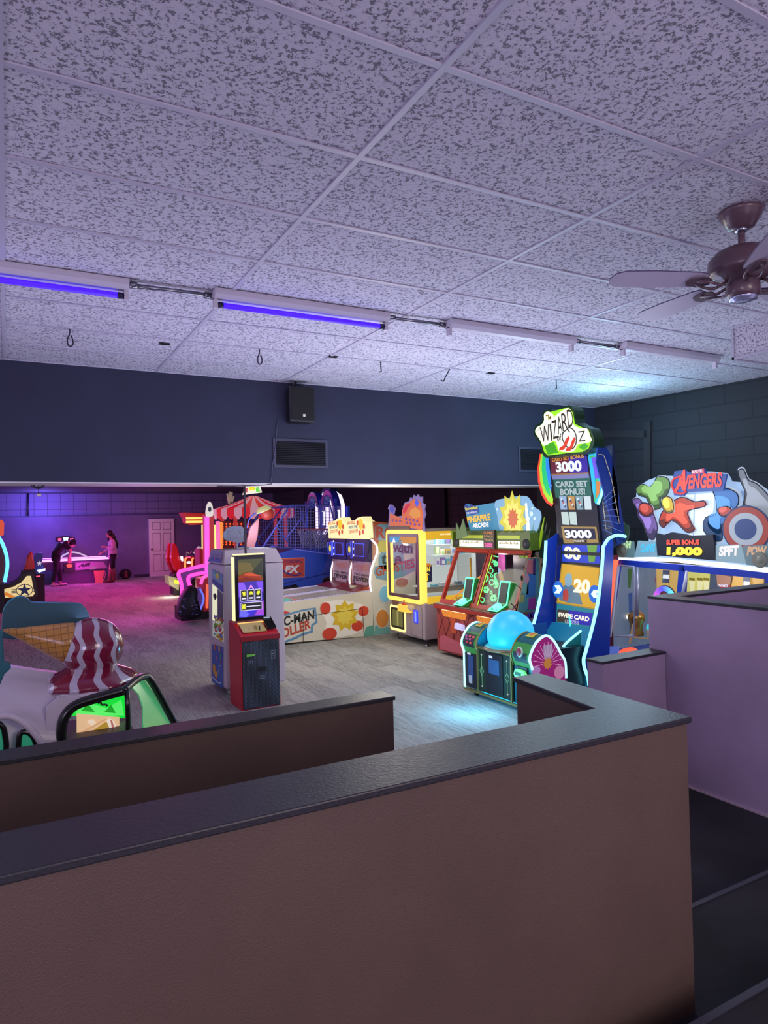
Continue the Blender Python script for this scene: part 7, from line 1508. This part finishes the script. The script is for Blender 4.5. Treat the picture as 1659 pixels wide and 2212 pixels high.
# bin and backpack
Q = PY(23.8); b0 = Q.p(214, 1252); b0.z = 0
bn = thing('waste_bin', 'glowing pink plastic bin on the floor before the air hockey table', 'bin', (b0.x, 23.8, 0))
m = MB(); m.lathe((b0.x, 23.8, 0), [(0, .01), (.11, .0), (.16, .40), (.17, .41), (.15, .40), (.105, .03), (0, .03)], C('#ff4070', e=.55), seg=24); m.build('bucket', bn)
m = MB(); m.tube([V((b0.x - .17, 23.8, .41)), V((b0.x + .19, 23.78, .41))], .012, BLK, seg=6); m.tube(smooth([V((b0.x + .16, 23.66, .40)), V((b0.x + .17, 23.64, .22)), V((b0.x + .10, 23.66, .06))], 4), .008, C('#e88ca0'), seg=6); m.build('bucket_handle', bn)
Q = PY(24.9); b0 = Q.p(271, 1244); b0.z = .18
bp_ = thing('backpack', 'dark backpack slumped on the floor against the violet wall', 'backpack', (b0.x, 24.9, 0))
m = MB(); m.ball(b0, .19, C('#20141f', r=.8), seg=18, rings=12, sc=(1.05, .7, .92)); m.build('bag', bp_)
m = MB(); m.prism([b0 + V((-.03, -.14, .10)), b0 + V((.03, -.14, .10)), b0 + V((.06, -.15, -.12)), b0 + V((-.06, -.15, -.12))], (0, .03, 0), C('#7a3040', r=.7)); m.build('front_pocket', bp_)
m = MB(); m.tube(smooth([b0 + V((-.1, -.08, .14)), b0 + V((-.22, -.1, .0)), b0 + V((-.24, -.12, -.17)), b0 + V((-.12, -.13, -.168))], 4), .012, C('#1a1018'), seg=6); m.build('strap', bp_)

# ---- fighter plane ride (left)
K = PY(17.6); fl = thing('plane_ride', 'fighter plane ride with a lit cream side and a blue star', 'kiddie ride', V((K.p(50, 1290).x, 17.9, 0)))
m = MB(); m.prism(smooth(K.P(-20, 1256, 10, 1262, 30, 1258, 42, 1248, 50, 1238, 70, 1236, 76, 1250, 82, 1282, 72, 1292, 4, 1298, -20, 1300), 2, True), (0, .7, 0), C('#1c1418', r=.35)); m.build('hull', fl)
q = K.off(.01); m = MB(); m.prism(q.P(8, 1273, 28, 1268, 46, 1258, 58, 1244, 67, 1244, 72, 1270, 75, 1282, 70, 1288, 11, 1291), (0, -.02, 0), C('#f0dc9c', e=.8)); q = q.off(.022)
m.prism(q.P(9, 1281, 14, 1279, 34, 1289, 22, 1291, 10, 1286), (0, -.005, 0), C('#e08838', e=.8)); c = q.p(53, 1275)
m.tube([c + V((math.cos(a) * .165, -.004, math.sin(a) * .13)) for a in [k * PI / 12 for k in range(24)]], .008, C('#34405c'), closed=True, seg=4); m.star(q.off(.004), c, .155, .06, 5, C('#2a3c6c', e=.3), .005)
for s_ in (-1, 1):
    for k in range(3): m.box(min(c.x + s_ * .17, c.x + s_ * .26), max(c.x + s_ * .17, c.x + s_ * .26), c.y - .008, c.y, c.z - .05 + k * .035, c.z - .035 + k * .035, C('#2f3c58', e=.2))
m.build('side_print', fl)
m = MB(); m.prism(smooth(PY(17.85).P(50, 1235, 55, 1222, 58, 1204, 68, 1191, 73, 1210, 73, 1236), 2, True), (0, .3, 0), C('#c8302c', r=.35, coat=.3)); m.build('seat', fl, bevel=.03)
m = MB(); m.prism(K.off(-.1).P(46, 1232, 76, 1230, 78, 1240, 46, 1241), (0, .5, 0), C('#241820')); m.build('seat_base', fl)
m = MB(); m.prism(PY(18.5).P(73, 1204, 80, 1194, 92, 1195, 93, 1204, 91, 1212, 96, 1228, 93, 1240, 76, 1240), (0, .12, 0), C('#24389c', r=.35)); m.star(PY(18.49), PY(18.49).p(85, 1217), .065, .025, 5, C('#e0d0e8', e=.7), .005); m.build('tail_fin', fl, bevel=.02)
m = MB(); m.prism(PY(18.4).P(80, 1232, 98, 1228, 98, 1232, 84, 1237), (0, .05, 0), C('#d8ecff', e=2)); m.prism(PY(18.4).P(78, 1244, 87, 1243, 87, 1246, 78, 1247), (0, .05, 0), C('#ff5a8c', e=1.4)); m.build('tail_light', fl)
bx_ = PY(18.4); a = bx_.p(76, 1240); c = bx_.p(97, 1284); m = MB(); m.box(a.x, c.x, 18.4, 18.9, 0, a.z, C('#241828', r=.6)); m.build('rear_box', fl)
m = MB(); m.box(K.p(-10, 1290).x, K.p(76, 1290).x, 17.7, 18.2, 0, .2, BLK); m.build('base', fl)
ag = thing('cyan_arch_game', 'game cabinet with a cyan light arch at the left edge of the picture', 'arcade game', V((PY(16.9).p(-15, 1290).x, 17.0, 0)))
Kq = PY(16.9); m = MB(); m.prism(smooth(Kq.P(-30, 1168, 0, 1170, 10, 1190, 14, 1215, 12, 1240, 8, 1258, -30, 1262), 2, True), (0, .25, 0), C('#6a4c54', r=.5)); m.build('arch_panel', ag)
m = MB(); m.tube(smooth(Kq.P(-3, 1160, 6, 1176, 14, 1200, 16, 1222, 13, 1242, 10, 1257), 4), .035, C('#5cd0ff', e=1.9), seg=8); m.build('arch_light', ag)
m = MB(); m.prism(Kq.P(-10, 1122, 5, 1123, 9, 1130, 8, 1157, -10, 1157), (0, .2, 0), C('#e0583c', e=.8)); m.build('red_lamp', ag, bevel=.02)
m = MB(); a = Kq.p(-30, 1262); c = Kq.p(9, 1262); m.box(a.x, c.x, 16.92, 17.2, 0, a.z + .02, C('#1c1424')); m.build('base', ag)
m = MB(); m.box(Kq.p(-6, 1150).x, Kq.p(-2, 1150).x, 17.0, 17.05, 1.0, 1.6, BLK); m.build('lamp_post', ag)

# ---- red-seat motion game
RS = C('#c01c28', r=.25, coat=.5); Kr = PY(18.0)
rs_ = thing('motion_ride_game', 'red glossy twin-seat motion game in front of the white door', 'arcade game', V((Kr.p(400, 1290).x, 18.3, 0)))
for dx, dd in ((0, 0), (9, -.35)):
    m = MB(); m.prism(smooth(PY(18.4 + dd).P(361 + dx, 1205, 363 + dx, 1180, 367 + dx, 1173, 374 + dx, 1182, 380 + dx, 1205, 386 + dx, 1228, 388 + dx, 1240, 372 + dx, 1236, 365 + dx, 1222), 2, True), (0, .22, 0), RS); m.build('seat', rs_, bevel=.02)
m = MB(); m.prism(PY(17.9).P(392, 1206, 445, 1200, 448, 1240, 394, 1245), (0, .5, 0), C('#8c1a2c', r=.35)); m.build('body', rs_)
m = MB(); q = PY(17.88); 
for x in (400, 415): m.tube(smooth(q.P(x, 1228, x, 1210, x + 3, 1205), 3), .025, C('#ff8a50', e=1.5), seg=6)
m.tube(q.P(403, 1204, 412, 1204), .02, C('#ff5a80', e=1.3), seg=6); m.build('orange_tubes', rs_)
m = MB(); m.disc(q, q.p(408, 1215), .06, .035, C('#e8e8f0', e=1), .02); m.build('badge_light', rs_)
m = MB(); m.prism(q.P(391, 1203, 395, 1202, 396, 1212, 393, 1213), (0, .1, 0), C('#e8e0ff', e=1.8)); m.build('white_light', rs_)
m = MB(); m.prism(PY(18.2).P(418, 1194, 430, 1180, 438, 1184, 428, 1200), (0, .1, 0), C('#c8b8c8', e=.6)); m.build('control_screen', rs_)
m = MB(); m.tube(smooth(q.P(402, 1200, 404, 1192, 410, 1196, 416, 1190, 422, 1194), 3), .014, METAL, seg=6); m.build('handlebar', rs_)
m = MB(); m.prism(PY(17.9).P(363, 1244, 388, 1250, 386, 1276, 366, 1262), (0, .5, 0), C('#b8b08c', e=.35)); m.prism(PY(17.88).P(376, 1252, 387, 1254, 386, 1262, 376, 1260), (0, -.01, 0), C('#d8e83c', e=.9)); m.build('seat_base', rs_)
a = PY(17.9).p(364, 1240); c = PY(17.9).p(447, 1240); m = MB(); m.box(a.x + .15, c.x, 17.95, 18.5, 0, a.z, C('#1a1018')); m.build('pedestal', rs_)
glow('glow_under_ride', (a.x - .05, 17.6, .18), 10, (1.0, 1.0, .7), .05)
# ---- hanging red marquee with yellow tubes
Km = PY(16.2); hm = thing('marquee_game', 'red marquee with yellow light bars on two lit green posts', 'arcade game', V((Km.p(440, 1290).x, 16.4, 0)))
m = MB(); m.prism(Km.P(395, 1107, 445, 1109, 446, 1132, 420, 1134, 405, 1130, 402, 1118), (0, .5, 0), C('#b0281c', e=.45)); m.build('marquee', hm, bevel=.02)
for y in (1119.5, 1127.5): m = MB(); m.tube(Km.off(.03).P(402, y, 443, y - .5), .03, C('#ffc060', e=1.5), seg=6); m.build('light_bar', hm)
for x in (438, 465): m = MB(); m.tube(Km.P(x, 1134, x + .5, 1186), .032, C('#e8ec80', e=1.2), seg=6); m.build('lit_post', hm)
a = Km.p(432, 1186); m = MB(); m.box(a.x, a.x + .6, 16.25, 16.7, 0, a.z, C('#8c1c28', r=.4)); m.build('console', hm)
m = MB(); m.prism(PY(16.5).P(440, 1134, 466, 1134, 466, 1186, 440, 1186), (0, .05, 0), C('#5c1c30', e=.2)); q = PY(16.48)
for k in range(40): m.disc(q, q.p(random.uniform(442, 464), random.uniform(1138, 1182)), .018, .022, C(('#e8506c', '#e8c0b0', '#c03050')[k % 3], e=.9), .01, seg=7)
m.build('lit_grille', hm)
# ---- tall pink-framed driving game
Kp = PY(13.0); PK = C('#ff48b8', e=1.5); dg = thing('driving_game', 'tall pink neon framed driving game left of the striped tent', 'arcade game', V((Kp.p(445, 1300).x, 13.4, 0)))
m = MB(); m.prism(Kp.P(446, 1112, 462, 1108, 464, 1240, 447, 1242), (0, .3, 0), C('#c83438', e=.5)); m.build('tall_post', dg)
m = MB(); m.tube(Kp.off(.02).P(447, 1116, 447.5, 1238), .045, C('#ff58c8', e=1.4), seg=8); m.build('pink_tube', dg); m = MB(); m.tube(Kp.off(.02).P(470, 1126, 472, 1190), .04, C('#ff6aa8', e=1.2), seg=8); m.build('pink_tube', dg); m = MB(); m.tube(Kp.off(-.1).P(477, 1128, 477, 1190), .035, C('#ff8c3c', e=1.1), seg=8); m.build('orange_tube', dg)
m = MB(); m.prism(smooth(Kp.off(.05).P(446, 1115, 446, 1098, 450, 1086, 454, 1084, 459, 1092, 461, 1108, 459, 1115), 2, True), (0, .05, 0), C('#e8e0d8', e=.8)); m.disc(Kp.off(.06), Kp.off(.06).p(453, 1100), .03, .05, C('#3c4864', e=.3), .01); m.build('emblem', dg)
m = MB(); m.prism(Kp.P(388, 1232, 446, 1218, 446, 1240, 430, 1244, 416, 1250, 408, 1262, 402, 1300, 392, 1300, 392, 1262, 384, 1244), (0, .12, 0), C('#7a2c98', e=.35)); m.build('frame_body', dg)
for P_ in (((446, 1220), (400, 1231), (388, 1235), (386, 1244), (392, 1262), (393, 1292)), ((450, 1236), (420, 1241), (408, 1246), (407, 1256), (412, 1268))): m = MB(); m.tube(smooth([Kp.off(.02).p(*p) for p in P_], 3), .035, PK, seg=8); m.build('neon_frame', dg)
m = MB(); m.prism(Kp.P(440, 1252, 462, 1246, 464, 1318, 440, 1322), (0, .6, 0), C('#a8202c', e=.3)); m.tube(Kp.off(.02).P(448, 1262, 447, 1314), .03, C('#ff6040', e=1.2), seg=6); m.build('red_housing', dg, bevel=.02)
m = MB(); m.tube(smooth(Kp.off(.08).P(434, 1262, 438, 1250, 446, 1244, 462, 1240), 3), .03, C('#ff5ac0', e=1.3), seg=6); m.build('seat_light', dg)
m = MB(); m.prism(smooth(PY(13.02).P(426, 1270, 434, 1270, 440, 1290, 438, 1312, 430, 1318, 420, 1300, 418, 1282), 2, True), (0, .06, 0), C('#7c4aa8', e=.25)); m.tube(smooth(PY(13.0).P(432, 1272, 440, 1292, 434, 1314, 430, 1322), 3), .018, C('#6a7cff', e=1), seg=6); m.build('seat_shell', dg)
a, c = Kp.p(392, 1310), Kp.p(462, 1310); m = MB(); m.box(a.x, c.x, 13.05, 13.6, 0, .25, C('#1a1024')); m.build('base', dg)
# dark sparkly coat hanging over the driving seat
co_ = MB(); Kc = PY(12.72); P_ = smooth(Kc.P(404, 1268, 414, 1264, 424, 1270, 424, 1290, 430, 1310, 434, 1330, 420, 1337, 404, 1338, 384, 1330, 386, 1300, 394, 1282), 3, True)
cz = sum((p for p in P_), V((0, 0, 0))) / len(P_)
pr2 = [cz + (p - cz) * .86 for p in P_]
n = len(P_); vs = [p + V((0, .0, 0)) for p in P_] + [p + V((0, -.16, 0)) for p in pr2] + [p + V((0, .22, 0)) for p in pr2]
SPK2 = C('#14101c', r=.6); co_.add(vs, [(i, (i + 1) % n, n + (i + 1) % n, n + i) for i in range(n)] + [((i + 1) % n, i, 2 * n + i, 2 * n + (i + 1) % n) for i in range(n)] + [list(range(n, 2 * n)), list(range(2 * n, 3 * n))[::-1]], SPK2, True)
cq = PY(12.56)
for k in range(70):
    x, y = random.uniform(387, 428), random.uniform(1292, 1328)
    if 402 < x < 410: continue
    co_.disc(cq, cq.off(.002).p(x, y), random.uniform(.008, .022), .008, C(('#5a5ca0', '#38407c', '#8c6ca8')[k % 3], r=.25), .003, seg=6)
co = co_.build('sequin_coat'); tag(co, 'dark sequined coat heaped beside the seat of the pink neon game', 'coat')
# ---- striped tent game
tc_ = PY(14.2); ap = tc_.p(547, 1069); R_ = tc_.p(463, 1100); rad = (ap.x - R_.x) * 1.02; ze = R_.z; za = ap.z
tg = thing('striped_tent_game', 'carnival game under a red and pink striped tent canopy', 'arcade game', (ap.x, 14.2, 0))
m = MB(); n = 32; RDs = C('#e01c2c', e=.6); PKs = C('#e0a0b4', e=.55)  # emission brightens the cloth stripes, which are no lamps
for k in range(n):
    a0, a1 = 2 * PI * k / n, 2 * PI * (k + 1) / n; mm = RDs if k % 2 else PKs
    e0 = V((ap.x + rad * math.cos(a0), 14.2 + rad * math.sin(a0), ze)); e1 = V((ap.x + rad * math.cos(a1), 14.2 + rad * math.sin(a1), ze)); t_ = V((ap.x, 14.2, za))
    dd0 = t_ + (e0 - t_) * .08; dd1 = t_ + (e1 - t_) * .08; md0 = t_.lerp(e0, .55) + V((0, 0, -.03)); md1 = t_.lerp(e1, .55) + V((0, 0, -.03))
    m.add([dd0, dd1, md1, md0], [(0, 1, 2, 3)], mm); m.add([md0, md1, e1, e0], [(0, 1, 2, 3)], mm)
    sc_ = []
    for j in range(7): u = j / 6; p = e0.lerp(e1, u); sc_.append(p + V((0, 0, -.13 - .09 * math.sin(PI * u))))
    m.add([e0, e1] + sc_[::-1], [list(range(9))], mm)
m.build('canopy', tg)
m = MB(); 
for a in (.6, 2.3, 3.9, 5.4): m = MB(); m.tube([V((ap.x + rad * .9 * math.cos(a), 14.2 + rad * .9 * math.sin(a), 0)), V((ap.x + rad * .9 * math.cos(a), 14.2 + rad * .9 * math.sin(a), ze))], .04, C('#e04848', e=.4), seg=8); m.build('tent_post', tg); m = MB()
m.box(ap.x - rad * .75, ap.x + rad * .75, 13.9, 14.8, 0, .9, C('#7a1c2c', r=.4)); m.build('cabinet', tg)
m = MB(); q = PY(13.85); 
for r_ in range(9):
    for c_ in range(10): m.disc(q, q.p(481 + c_ * 8, 1132 + r_ * 5.5), .020, .020, C('#ff5a2c', e=1.2), .01, seg=6)
o = m.build('lamp_dots', tg)
m = MB(); m.prism(PY(13.9).P(476, 1126, 562, 1126, 562, 1186, 476, 1186), (0, .05, 0), C('#5c1018', e=.25)); m.build('lamp_wall', tg)
m = MB(); q = PY(14.1); m.prism(q.P(526, 1069, 531, 1052, 562, 1049, 566, 1064), (0, .08, 0), C('#f0ecdc', e=.95)); m.prism(q.off(.01).P(537, 1051, 550, 1050, 551, 1059, 538, 1060), (0, -.01, 0), C('#f0e03c', e=1)); m.prism(q.off(.01).P(552, 1054, 558, 1051, 562, 1062, 553, 1063), (0, -.01, 0), C('#7ae05c', e=.9)); m.prism(q.off(.01).P(528, 1056, 535, 1053, 534, 1064, 529, 1065), (0, -.01, 0), C('#e06078', e=.7)); m.build('lit_sign', tg)
m = MB(); q = PY(15.3)
for k, (x, y) in enumerate(((491, 1066), (496, 1062), (501, 1063), (505, 1072))): m.tube(q.P(495 + k * 1.6, 1088, x, y), .022, C('#c8b0a0', e=.3), seg=6)
m.build('finger_topper', tg)
m = MB(); m.tube([q.p(498, 1084), V((q.p(498, 1084).x, 15.3, 0))], .03, BLK, seg=6); m.build('topper_post', tg)
# ---- red ball topper of a second sport game
rb = PY(11.2); cB = rb.p(577, 1109); bt2 = thing('ball_topper_game', 'game with a red ball topper and yellow cap behind the kiosk', 'arcade game', (cB.x, 11.2, 0))
m = MB(); m.ball(cB, .115, C('#d84a3c', e=.25), seg=22, rings=14); m.build('red_ball', bt2)
m = MB(); m.lathe(cB + V((-.06, 0, .04)), [(.0, .085), (.09, .07), (.13, .02), (.14, 0), (.12, 0)], C('#e8e0a0', e=.5), axis=(-.4, 0, 1), seg=22); m.build('yellow_cap', bt2)
m = MB(); m.tube(smooth([cB + V((-.1, 0, 0)), cB + V((-.22, 0, .0)), cB + V((-.32, 0, -.1)), cB + V((-.36, 0, -.25))], 4), .012, C('#4a4ca8'), seg=6); m.tube([V((cB.x, 12.0, cB.z - .1)), V((cB.x, 11.2, 0))], .03, C('#3c3c98'), seg=8); m.build('stand', bt2)
m = MB(); m.box(cB.x - .36, cB.x - .06, 11.15, 11.42, 0, .95, C('#34286c', r=.4)); m.prism(PY(11.12).P(541, 1140, 560, 1118, 556, 1160, 548, 1186, 530, 1186), (0, .05, 0), C('#c87a80', e=.4)); m.build('cabinet', bt2)
